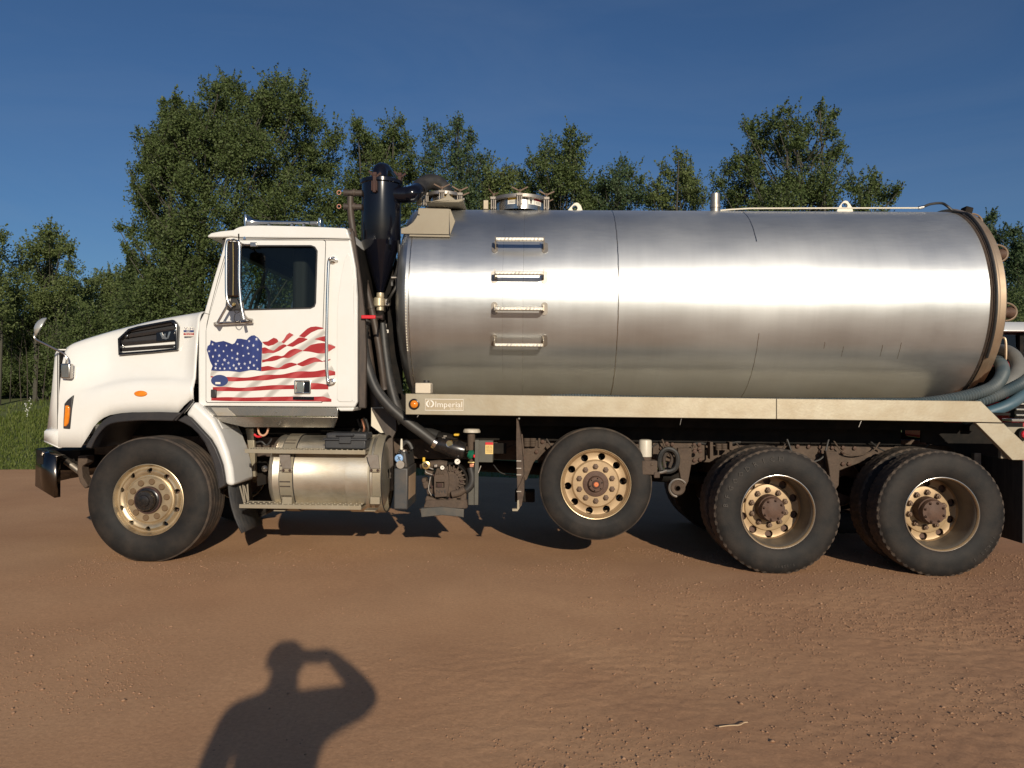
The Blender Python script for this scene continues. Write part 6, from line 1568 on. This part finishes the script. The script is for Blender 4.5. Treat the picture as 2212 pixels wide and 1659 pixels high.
def make_tyre(name, Rt, w, bulge, grooves, lug, parent, o, flat=0.0):
    half, tread, back, tw = tyre_mesh(Rt, w, bulge, grooves, lug)
    prof = half + tread + back; n0 = len(half); nt = len(tread)
    seg = 192
    def rad(i, k):
        if lug and n0 - 1 <= i < n0 + nt + 1:
            j = i - n0; sh = (j % 2) * 2
            edge = (j <= 0 or j >= nt - 1)
            if (k + sh + (0 if j < nt / 2 else 2)) % 4 == 0 and (edge or j in (1, 2, nt - 2, nt - 3, 4)): return -.009
            if j == nt // 2 and (k % 4) in (1, 2): return -.01
        return 0
    m = MB(); m.lathe(prof, (0, 0, 0), 'Y', seg, rad=rad)
    if flat:
        m.v = [(x, y, max(z, -Rt + flat)) for x, y, z in m.v]
    ob = m.build(name, 'tyre', parent, smooth=28, loc=(0, 0, 0))
    ob.data.materials.append(MT['tread'])
    for p in ob.data.polygons:
        c = p.center; 
        if math.hypot(c.x, c.z) > Rt - .016 and .0 < c.y < tw: p.material_index = 1
    ob.location = Vector(o) - WL[parent.name]; WL[ob.name] = Vector(o)
    return ob

def lug_set(parent, o, y, pcd, n, r, mt, h, ph=0.0, name='lug_nut', shape='nut'):
    me = None
    for k in range(n):
        t = 2 * math.pi * k / n + ph
        if me is None:
            m = MB()
            if shape == 'nut':
                m.lathe([(.004, r * 1.25), (-.004, r * 1.2), (-.005, r), (-h, r * .92), (-h - .003, r * .6)], (0, 0, 0), 'Y', 6, cap=True); m.lathe([(-h, r * .5), (-h - .012, r * .45)], (0, 0, 0), 'Y', 8, cap=True)
            else:
                m.lathe([(.002, r), (-h * .5, r), (-h, r * .8)], (0, 0, 0), 'Y', 14, cap=True)
            ob = m.build(name, mt, parent, smooth=30, loc=(0, 0, 0)); me = ob.data
        else:
            ob = bpy.data.objects.new(name, me); COL.objects.link(ob); ob.parent = parent
        w = Vector(o) + Vector((pcd * math.cos(t), y, pcd * math.sin(t)))
        ob.location = w - WL[parent.name]; WL[ob.name] = w

def holes(me_b, n, pcd, r, y0, y1, ph):
    c = MB()
    for k in range(n):
        t = 2 * math.pi * k / n + ph
        c.tube([(pcd * math.cos(t), y0, pcd * math.sin(t)), (pcd * math.cos(t), y1, pcd * math.sin(t))], r, 18)
    return c

def rim(prof, back, mt, o, n, pcd, r, y0, y1, ph):
    m = MB(); m.lathe(prof + back, (0, 0, 0), 'Y', 72, closed=True)
    me = bpy.data.meshes.new('rim'); me.from_pydata([tuple(p) for p in m.v], [], m.f)
    bm = bmesh.new(); bm.from_mesh(me); bmesh.ops.recalc_face_normals(bm, faces=bm.faces); bm.to_mesh(me); bm.free()
    me = boolean_cut(me, holes(None, n, pcd, r, y0, y1, ph))
    return finish(me, 'wheel', mt, truck, o, 32)

def lettering(txt, Rm, h, a0, step, y, parent, o, mt=None):
    mt = mt or MT.setdefault('letter', mat('dusty_raised_rubber', (0.062, 0.054, 0.047), 0.8))
    """raised sidewall letters set along an arc, as one mesh"""
    allv = []; allf = []
    for i, ch in enumerate(txt):
        if ch == ' ': continue
        cu = bpy.data.curves.new('t', 'FONT'); cu.body = ch; cu.size = h; cu.extrude = .001; cu.align_x = 'CENTER'; cu.resolution_u = 1
        ob = bpy.data.objects.new('t', cu); COL.objects.link(ob)
        me = bpy.data.meshes.new_from_object(ob.evaluated_get(bpy.context.evaluated_depsgraph_get())); bpy.data.objects.remove(ob); bpy.data.curves.remove(cu)
        a = a0 - i * step; c, s = math.cos(a - math.pi / 2), math.sin(a - math.pi / 2); off = len(allv)
        for v in me.vertices:
            x, z = v.co.x, v.co.y - h * .35
            allv.append((Rm * math.cos(a) + x * c - z * s, y - v.co.z, Rm * math.sin(a) + x * s + z * c))
        allf += [tuple(j + off for j in p.vertices) for p in me.polygons]; bpy.data.meshes.remove(me)
    m = MB(); m.add(allv, allf); ob = m.build('sidewall_lettering', mt, parent, smooth=0, loc=(0, 0, 0)); ob.location = Vector(o) - WL[parent.name]; WL[ob.name] = Vector(o)

# --- front wheel
o = P(320.7, 1078.7, .04); o.z = .522
pr = [(.012, .286), (.0, .300), (-.006, .300), (-.008, .295), (.0, .289), (.016, .282), (.028, .275), (.028, .262), (.012, .252), (.003, .240), (.006, .225), (.016, .212), (.024, .203), (.022, .196), (.014, .190), (.010, .185), (.010, .112)]
bk = [(.028, .112), (.030, .19), (.045, .21), (.030, .24), (.045, .262), (.20, .262), (.34, .285), (.34, .29), (.2, .27), (.05, .275), (.03, .289)]
fw = rim(pr, bk, 'rimalu', o, 10, .243, .021, -.05, .1, .30)
make_tyre('tyre', .524, .385, .034, 4, False, fw, o, flat=.010)
lug_set(fw, o, .010, .152, 10, .0265, 'lugcap', .012, .16, shape='cap')
m = MB(); m.lathe([(.02, .110), (-.02, .106), (-.028, .098), (-.03, .085), (-.06, .083), (-.075, .076), (-.078, .05), (-.09, .046), (-.094, .03), (-.094, .001)], o, 'Y', 40); m.build('hub', 'oilblack', fw)
m = MB(); m.lathe([(.015, .112), (-.022, .112), (-.024, .098)], o, 'Y', 40); m.build('hub_ring', 'rust', fw)
m = MB(); m.lathe([(.10, .23), (.11, .05)], o, 'Y', 32, cap=True); m.build('brake_drum', 'hub', fw)

# --- lift axle wheel, held clear of the ground
o2 = P(1287, 1045.4, .25)
pr = [(.012, .284), (.0, .298), (-.008, .299), (-.011, .294), (-.004, .288), (.004, .285), (.0, .281), (.012, .276), (.030, .262), (.034, .235), (.030, .206), (.020, .200), (.014, .192), (.013, .108)]
bk = [(.030, .108), (.032, .19), (.045, .21), (.048, .235), (.046, .262), (.20, .255), (.26, .28), (.26, .286), (.2, .265), (.05, .272), (.03, .287)]
lw = rim(pr, bk, 'rimtan', o2, 10, .236, .031, -.05, .1, .10)
m = MB(); m.lathe([(-.0115, .2945), (-.012, .297), (-.0105, .2995), (-.008, .300)], o2, 'Y', 72); m.build('rim_edge', 'rimedge', lw)
make_tyre('tyre', .479, .27, .022, 3, False, lw, o2)
lug_set(lw, o2, .013, .146, 10, .0215, 'lug', .022, .33)
m = MB(); m.lathe([(.03, .112), (.008, .110), (.004, .10), (.002, .07), (-.02, .066), (-.034, .06), (-.036, .03)], o2, 'Y', 36, cap=True); hb = m.build('hub', 'hub', lw)
m = MB(); m.lathe([(-.034, .036), (-.044, .034), (-.046, .026)], o2, 'Y', 24, cap=True); m.build('hub_cap_ring', 'rust', lw)
m = MB(); m.lathe([(-.046, .021), (-.05, .017), (-.051, .002)], o2, 'Y', 24); m.build('hub_cap', 'orange', lw)
lug_set(lw, o2, .0, .052, 6, .007, 'oilblack', .036, .3, name='hub_bolt')
m = MB(); m.lathe([(.13, .24), (.14, .05)], o2, 'Y', 32, cap=True); m.build('brake_drum', 'dark', lw)

# --- dual rear wheels
def dual(o, ph, letters):
    pr = [(.012, .286), (.0, .300), (-.008, .301), (-.010, .296), (-.004, .290), (.012, .286), (.022, .279), (.05, .274), (.19, .268), (.24, .264), (.264, .256), (.268, .235), (.264, .200), (.252, .193), (.250, .188), (.250, .112)]
    bk = [(.270, .112), (.272, .2), (.29, .235), (.285, .262), (.25, .272), (.19, .276), (.05, .283), (.03, .288)]
    wl = rim(pr, bk, 'rimtan', o, 10, .226, .033, .2, .34, ph)
    wl.data.materials.append(MT['barrel'])
    for p in wl.data.polygons:
        if math.hypot(p.center.x, p.center.z) > .2605 and p.center.y > .014: p.material_index = 1
    m = MB(); m.lathe([(-.0105, .2955), (-.011, .298), (-.0095, .3012), (-.004, .3015)], o, 'Y', 72); m.build('rim_edge', 'chromedirty', wl)
    ty = make_tyre('tyre', .511, .28, .026, 4, True, wl, o, flat=.008)
    if letters:
        lettering('BFGOODRICH', .432, .058, 3.02, .165, -.029, wl, o)
        lettering('11R22.5', .437, .026, -1.62, -.055, -.0285, wl, o)
    else:
        lettering('11R22.5', .437, .034, -.42, .09, -.0285, wl, o)
    lug_set(wl, o, .250, .146, 10, .022, 'lug', .03, ph)
    m = MB(); m.lathe([(.28, .114), (.20, .112), (.16, .108), (.155, .100), (.115, .098), (.108, .094), (.107, .062), (.104, .058), (.104, .002)], o, 'Y', 40); m.build('hub', 'hub', wl)
    lug_set(wl, o, .108, .079, 8, .0115, 'hub', .012, ph + .2, name='axle_stud')
    # inner wheel of the pair
    oi = o + Vector((0, .345, 0))
    make_tyre('inner_tyre', .511, .28, .026, 4, True, wl, oi, flat=.008)
    m = MB(); m.lathe([(.0, .298), (.02, .28), (.10, .27), (.2, .285)], oi, 'Y', 48); m.lathe([(-.05, .25), (-.04, .05)], oi, 'Y', 32, cap=True); m.build('inner_rim', 'hub', wl)
    return wl
o3 = P(1680, 1104.5, .0); o3.z = .503; o4 = P(2034, 1110, .0); o4.z = .503
w3 = dual(o3, .36, True); w4 = dual(o4, .26, False)
# wheels of the far side: mirrored copies of the near ones
def mirror_copy(w):
    def rec(ob, par):
        c = ob.copy(); COL.objects.link(c); wp = WL[ob.name]; WL[c.name] = Vector((wp.x, mir(wp.y), wp.z)); c.parent = par
        c.location = WL[c.name] - WL[par.name]; c.scale = (1, 1, 1)
        for ch in list(ob.children): rec(ch, c)
        return c
    c = w.copy(); COL.objects.link(c); wp = WL[w.name]; WL[c.name] = Vector((wp.x, mir(wp.y), wp.z)); c.parent = truck
    c.location = WL[c.name] - WL[truck.name]; c.rotation_euler = (0, 0, math.pi)
    for ch in list(w.children):
        k = ch.copy(); COL.objects.link(k); k.parent = c; k.location = ch.location
        WL[k.name] = WL[c.name]
    return c
for w in (fw, lw, w3, w4): mirror_copy(w)
m = MB()
m.cyl((o.x, .3, .47), (o.x, mir(.3), .47), .06, 10); m.build('front_axle', 'dark', truck)
m = MB(); m.cyl((o2.x, .45, o2.z), (o2.x, mir(.45), o2.z), .07, 12); m.build('lift_axle', 'dark', truck)
for q in (o3, o4):
    m = MB(); m.cyl((q.x, .5, q.z), (q.x, mir(.5), q.z), .10, 14); m.lathe([(-.2, .08), (-.1, .22), (.1, .22), (.2, .08)], (q.x, YC, q.z), 'X', 18, cap=True); m.build('drive_axle', 'dark', truck)
# ================================================================== THINGS ON AND AROUND THE TRUCK
# dark tool case resting on the upper step and fuel tank
tbz = P(740, 968.5, .03).z
tc_ = thing('tool_case', 'dark plastic tool case lying on the upper step above the fuel tank', 'tool case', (P(745, 960, .1).x, .16, tbz))
x0, x1 = P(699, 960, .03).x, P(793, 960, .03).x
h = P(745, 933, .03).z - tbz
zs = P(528, 969.5, 0).z + .006
m = MB(); m.span((x0 + .008, .03, zs), (x1 - .012, .27, tbz + h * .52)); m.build('case_body', 'toolbox', tc_, bevel=.012, bseg=3)
m = MB(); m.span((x0 + .02, .024, tbz + h * .54), (x1 - .004, .275, tbz + h * .93)); m.build('case_lid', 'toolbox', tc_, bevel=.016, bseg=3)
m = MB(); m.span((x0, .012, tbz + h * .48), (x1, .04, tbz + h * .6)); m.build('case_rim', 'toolbox', tc_, bevel=.005)
m = MB(); xm = (x0 + x1) / 2; m.span((xm - .05, .008, tbz + h * .3), (xm + .05, .03, tbz + h * .72)); m.build('case_latch', 'toolbox', tc_, bevel=.005)
m = MB(); m.tube([(xm - .07, .02, tbz + h * .8), (xm - .07, .0, tbz + h * .8), (xm + .07, .0, tbz + h * .8), (xm + .07, .02, tbz + h * .8)], .008, 6); m.build('case_handle', 'toolbox', tc_)

# ribbed hoses stowed on the deck and round the back of the tank
def ribbed(path, r, pitch=.024, depth=.17, seg=14, name='suction_hose', mt='bluehose', label='', grp=None):
    p = smoothpath(path, 10); q = [p[0]]; acc = 0
    L = [0]
    for a, b in zip(p[:-1], p[1:]): L.append(L[-1] + (b - a).length)
    s_ = np.arange(0, L[-1], pitch / 2)
    P_ = [Vector([float(np.interp(s, L, [v[i] for v in p])) for i in range(3)]) for s in s_]
    rr = [r * (1 + (depth if i % 2 else 0)) for i in range(len(P_))]
    m = MB(); m.tube(P_, rr, seg); ob = m.build(name, mt, None, smooth=30)
    return tag(ob, label, 'hose', grp)
GH = 'hoses stowed behind the tank'
ribbed([P(1190, 865, .19), P(1260, 864, .19), P(1340, 867, .19), P(1600, 872, .19), P(1900, 873, .19), P(1985, 872, .2), P(2060, 862, .2), P(2123, 846, .22), P(2152, 830, .28), P(2166, 806, .4), P(2162, 786, .62), P(2150, 778, .9), P(2120, 780, 1.4), P(2090, 800, 2.0)], .047, label='blue ribbed hose lying along the deck rail and hugging the tank end', grp=GH)
ribbed([P(1990, 892, .26), P(2060, 880, .26), P(2123, 865, .24), P(2166, 848, .26), P(2212, 824, .34), P(2250, 790, .55), P(2255, 770, .9), P(2230, 775, 1.5)], .044, label='blue-grey ribbed hose running below the topmost hose strand', grp=GH)
ribbed([P(2080, 905, .30), P(2146, 887, .28), P(2183, 872, .28), P(2214, 850, .34), P(2260, 815, .5), P(2285, 795, .9), P(2260, 800, 1.5)], .047, depth=.06, label='lowest and bluest hose strand, in front of the parked truck grille', grp=GH, mt=mat('bright_blue_hose', (.045, .105, .145), .5, col2=(.10, .135, .155), nscale=4, namt=.6))
ribbed([P(2090, 862, .36), P(2145, 846, .36), P(2182, 824, .38), P(2199, 796, .48), P(2190, 770, .62), P(2166, 758, .85), P(2130, 765, 1.3), P(2100, 785, 1.9)], .06, pitch=.02, depth=.012, mt='greyhose', label='thick smooth grey hose arching behind the blue hoses', grp=GH)

# red truck with a white roof parked behind, cut by the right edge of the picture
def other_truck():
    Yf_ = 4.2; ctr = P(2190, 860, Yf_).x + 1.0
    t = thing('parked_truck', 'red truck with white roof parked behind the tanker at the right picture edge', 'truck', (ctr, Yf_ + 1.5, 0))
    zr = P(2190, 697, 5.6).z; zv = P(2190, 717, 5.6).z; zw = P(2190, 779, 5.6).z; zg1 = P(2200, 842, Yf_).z; zg0 = P(2200, 903, Yf_).z; zb = P(2200, 913, Yf_).z
    W = .98
    def sp(name, mt, x0, y0, z0, x1, y1, z1, bev=.02, par=None):
        m = MB(); m.span((ctr + x0, y0, z0), (ctr + x1, y1, z1)); return m.build(name, mt, par or t, bevel=bev)
    sp('cab', 'red_paint', -W, 5.62, .75, W, 7.3, zw, .05)
    rf = MB(); rf.add([(ctr - W - .02, 5.45, zv), (ctr + W + .02, 5.45, zv), (ctr + W + .02, 7.3, zv), (ctr - W - .02, 7.3, zv), (ctr - W + .25, 5.7, zr + .02), (ctr + W - .25, 5.7, zr + .02), (ctr + W - .25, 7.1, zr + .02), (ctr - W + .25, 7.1, zr + .02)], [(0, 1, 5, 4), (1, 2, 6, 5), (2, 3, 7, 6), (3, 0, 4, 7), (4, 5, 6, 7), (0, 3, 2, 1)]); rf.build('roof', 'white', t, bevel=.04)
    for s in (-1, 1):
        sp('windshield_post', 'dark', s * (W - .02), 5.63, zw, s * (W - .10), 5.73, zv, .01)
        sp('rear_post', 'red_paint', s * (W - .02), 7.1, zw, s * (W - .12), 7.28, zv, .01)
    sp('windshield_post', 'dark', -.03, 5.64, zw, .03, 5.70, zv, .005)
    m = MB(); m.sheet([(ctr - W + .1, 5.68, zw), (ctr + W - .1, 5.68, zw), (ctr + W - .1, 5.70, zv), (ctr - W + .1, 5.70, zv)]); m.build('windshield', 'farglass', t, smooth=0)
    sp('cab_interior', 'interior', -W + .1, 6.3, zw - .3, W - .1, 7.2, zv - .02, .02)
    hd = sp('hood', 'red_paint', -.58, Yf_ + .12, zg0, .62, 5.62, zg1 + .22, .10)
    for s in (-1, 1):
        m = MB(); m.lathe([(-.32, .02), (-.32, .50), (-.28, .56), (.28, .56), (.32, .50), (.32, .02)], (ctr + s * .80, Yf_ + .80, .40), 'X', 32); m.build('fender', 'red_paint', t, smooth=40)
        m = MB(); m.lathe([(-.14, .02), (-.14, .40), (-.1, .47), (.1, .47), (.14, .40), (.14, .02)], (ctr + s * .86, Yf_ + .65, .47), 'X', 32); w = m.build('wheel', 'tyre', t)
        m = MB(); m.lathe([(s * .145, .26), (s * .15, .2), (s * .12, .05)], (ctr + s * .86, Yf_ + .65, .47), 'X', 24); m.build('rim', 'chromedirty', w)
        m = MB(); m.lathe([(-.14, .02), (-.14, .40), (-.1, .47), (.1, .47), (.14, .40), (.14, .02)], (ctr + s * .86, Yf_ + 4.6, .47), 'X', 32); m.build('wheel', 'tyre', t)
        m = MB(); m.lathe([(.02, .10), (-.03, .10), (-.04, .085)], (ctr + s * .82, Yf_ + .16, .98), 'Y', 20); hl = m.build('headlight', 'chrome', t)
        m = MB(); m.lathe([(-.03, .085), (-.05, .05), (-.055, .002)], (ctr + s * .82, Yf_ + .16, .98), 'Y', 20); m.build('lens', 'glass', hl)
        m = MB(); m.tube([(ctr + s * (W), 5.7, zw + .1), (ctr + s * (W + .2), 5.6, zw + .1), (ctr + s * (W + .2), 5.6, zv - .1)], .012, 6); m.span((ctr + s * (W + .12), 5.58, zw + .15), (ctr + s * (W + .28), 5.64, zv - .1)); 
    gr = sp('grille', 'dark', -.98, Yf_ + .02, zg0, .98, Yf_ + .14, zg1, .01)
    n = 5
    for k in range(n):
        z = zg0 + (zg1 - zg0) * (k + .35) / n; sp('grille_bar', 'chrome', -.97, Yf_ - .01, z, .97, Yf_ + .03, z + (zg1 - zg0) * .07, .004, gr)
    sp('bumper_trim', 'chromedirty', -1.1, Yf_ - .12, zg0 - .05, 1.1, Yf_ + .10, zg0 - .005, .01)
    sp('bumper', 'red_paint', -1.1, Yf_ - .16, zb - .18, 1.1, Yf_ + .05, zg0 - .055, .02)
    m = MB(); m.span((ctr - .45, Yf_ + .3, .55), (ctr - .35, Yf_ + 6, .75)); m.span((ctr + .35, Yf_ + .3, .55), (ctr + .45, Yf_ + 6, .75)); m.build('chassis', 'dark', t)
    sp('cargo_body', 'white', -W + .03, 7.5, .85, W - .03, 10.2, zw + .1, .03)
other_truck()

# dry twig lying on the dirt
tw = MB(); tw.tube(smoothpath([Vector((p.x, p.y, .012)) for p in [CAM + (FWD + RGT * ((x - 1106) / FPX) - UPV * ((y - 829.5) / FPX)) * ((CAM.z - .012) / -(FWD + RGT * ((x - 1106) / FPX) - UPV * ((y - 829.5) / FPX)).z) for x, y in [(1553, 1570), (1575, 1567), (1597, 1566), (1607, 1561), (1615, 1560)]]], 4), .0026, 6)
tag(tw.build('twig', 'straw'), 'small pale dry twig lying on the dirt at the lower right', 'twig')

# ================================================================== THE PHOTOGRAPHER (stands at the camera; the shadow on the dirt is this person's)
def skinned(name, joints, links, mt, parent, sub=2, root=0, c=None):
    me = bpy.data.meshes.new(name)
    me.from_pydata([j[0] for j in joints], links, [])
    ob = bpy.data.objects.new('tmp', me); COL.objects.link(ob)
    sk = ob.modifiers.new('skin', 'SKIN'); sk.use_smooth_shade = True
    for i, (co, r) in enumerate(joints):
        v = me.skin_vertices[0].data[i]; v.radius = (r, r) if not hasattr(r, '__len__') else r; v.use_root = (i == root)
    sb = ob.modifiers.new('sub', 'SUBSURF'); sb.levels = sub; sb.render_levels = sub
    bpy.context.view_layer.update()
    m2 = bpy.data.meshes.new_from_object(ob.evaluated_get(bpy.context.evaluated_depsgraph_get()))
    bpy.data.objects.remove(ob)
    m2.materials.clear(); m2.materials.append(MT[mt]); m2.name = name
    for p in m2.polygons: p.use_smooth = True
    o = bpy.data.objects.new(name, m2); COL.objects.link(o); put(o, parent, Vector((0, 0, 0))); return o

def person():
    X, Y = .0, -6.86
    t = thing('person', 'person in a dark shirt photographing the truck with one raised arm, casting the ground shadow', 'person', (X, Y, 0))
    sh = Vector((X + .20, Y + .02, 1.385)); el = Vector((X + .375, Y + .22, 1.375)); wr = Vector((X + .13, Y + .37, 1.53))
    shl = Vector((X - .20, Y + .0, 1.37)); ell = Vector((X - .25, Y + .02, 1.09)); wrl = Vector((X - .06, Y + .22, 1.00))
    J = [((X, Y, .95), (.15, .11)), ((X, Y, 1.12), (.15, .11)), ((X, Y + .0, 1.28), (.165, .115)), ((X, Y, 1.385), (.12, .09)), ((X, Y + .02, 1.46), (.062, .062)), ((X, Y + .045, 1.54), (.078, .09)), ((X, Y + .045, 1.62), (.082, .10)), ((X, Y + .035, 1.685), (.055, .065)),
         (tuple(sh), .082), (tuple(sh.lerp(el, .5)), .074), (tuple(el), .055), (tuple(el.lerp(wr, .45)), .054), (tuple(wr), .036),
         (tuple(shl), .072), (tuple(shl.lerp(ell, .5)), .056), (tuple(ell), .046), (tuple(ell.lerp(wrl, .45)), .042), (tuple(wrl), .029),
         ((X + .10, Y, .86), .10), ((X + .12, Y + .01, .50), .065), ((X + .12, Y - .02, .10), .042), ((X + .125, Y + .12, .045), .036),
         ((X - .10, Y, .86), .10), ((X - .13, Y + .01, .50), .065), ((X - .14, Y - .02, .10), .042), ((X - .15, Y + .12, .045), .036)]
    Lk = [(0, 1), (1, 2), (2, 3), (3, 4), (4, 5), (5, 6), (6, 7), (3, 8), (8, 9), (9, 10), (10, 11), (11, 12), (3, 13), (13, 14), (14, 15), (15, 16), (16, 17), (0, 18), (18, 19), (19, 20), (20, 21), (0, 22), (22, 23), (23, 24), (24, 25)]
    # hands: palm and five fingers each, in the same skin
    def hand(w, d, side, palm_n, curl):
        d = d.normalized(); s_ = side.normalized(); n = palm_n.normalized(); i0 = len(J)
        J.append((tuple(w + d * .05), (.030, .022))); k = 12 if w is wr else 17; Lk.append((k, i0))
        for j, (off, ln) in enumerate([(-.030, .068), (-.010, .078), (.011, .073), (.030, .058)]):
            b = w + d * .09 + s_ * off; a = len(J)
            J.append((tuple(b), .0105)); Lk.append((i0, a))
            m1 = b + (d * math.cos(curl * .6) + n * math.sin(curl * .6)) * ln * .5; J.append((tuple(m1), .0092)); Lk.append((a, a + 1))
            m2 = m1 + (d * math.cos(curl * 1.6) + n * math.sin(curl * 1.6)) * ln * .5; J.append((tuple(m2), .008)); Lk.append((a + 1, a + 2))
        a = len(J); b = w + d * .035 - s_ * .042; J.append((tuple(b), .013)); Lk.append((i0, a))
        J.append((tuple(b + (d * .5 - s_ * .8 + n * .4).normalized() * .03), .011)); Lk.append((a, a + 1)); J.append((tuple(b + (d * .8 - s_ * .8 + n * .8).normalized() * .055), .009)); Lk.append((a + 1, a + 2))
    hand(wr, Vector((-.9, .2, -.12)), Vector((0, -1, .15)), Vector((-.1, .1, -1)), .5)
    hand(wrl, Vector((.25, .75, -.35)), Vector((.2, .2, 1)), Vector((1, -.2, 0)), .5)
    body = skinned('body', J, Lk, 'skin', t)
    def grown(idx, links, k, name, mt, extra=None):
        mp = {i: n for n, i in enumerate(idx)}
        jj = [(J[i][0], tuple(q * k for q in J[i][1]) if hasattr(J[i][1], '__len__') else J[i][1] * k) for i in idx]
        return skinned(name, jj, [(mp[a], mp[b]) for a, b in links], mt, t)
    grown([0, 1, 2, 3, 8, 9, 10, 13, 14, 15], [(0, 1), (1, 2), (2, 3), (3, 8), (8, 9), (9, 10), (3, 13), (13, 14), (14, 15)], 1.16, 'shirt', 'shirt')
    grown([0, 18, 19, 20, 22, 23, 24], [(0, 18), (18, 19), (19, 20), (0, 22), (22, 23), (23, 24)], 1.18, 'trousers', 'jeans')
    for s in (1, -1):
        m = MB(); m.box((X + s * .13, Y + .06, .045), (.10, .27, .085)); m.build('shoe', 'dark', t, bevel=.035, bseg=3)
        m = MB(); m.lathe([(-.008, .02), (.0, .017), (.006, .003)], (X + s * .033, Y + .14, 1.60), 'Y', 12); m.build('eye', 'label', t)
        m = MB(); m.box((X + s * .088, Y + .03, 1.585), (.018, .04, .06)); m.build('ear', 'skin', t, bevel=.008)
    m = MB(); m.lathe([(.045, .098), (.075, .09), (.11, .06), (.125, .002)], (X, Y + .03, 1.585), 'Z', 24); m.lathe([(.0, .094), (.045, .098)], (X, Y + .018, 1.585), 'Z', 24); m.build('hair', 'hair', t)
    m = MB(); m.add([(X, Y + .145, 1.60), (X - .018, Y + .135, 1.56), (X + .018, Y + .135, 1.56), (X, Y + .165, 1.565)], [(0, 1, 3), (0, 3, 2), (1, 2, 3), (0, 2, 1)]); m.build('nose', 'skin', t)
    m = MB(); m.box((X, Y + .138, 1.525), (.05, .012, .012)); m.build('mouth', 'redink', t, bevel=.004)
    ph = thing('phone', 'black phone held up in the photographer\'s raised right hand', 'phone', (.02, -6.385, 1.45))
    m = MB(); m.box((.0, -6.375, 1.468), (.16, .010, .078)); m.build('phone_body', 'blackgloss', ph, bevel=.004)
    m = MB(); m.box((.0, -6.3815, 1.468), (.14, .002, .068)); m.build('screen', 'farglass', ph)
person()
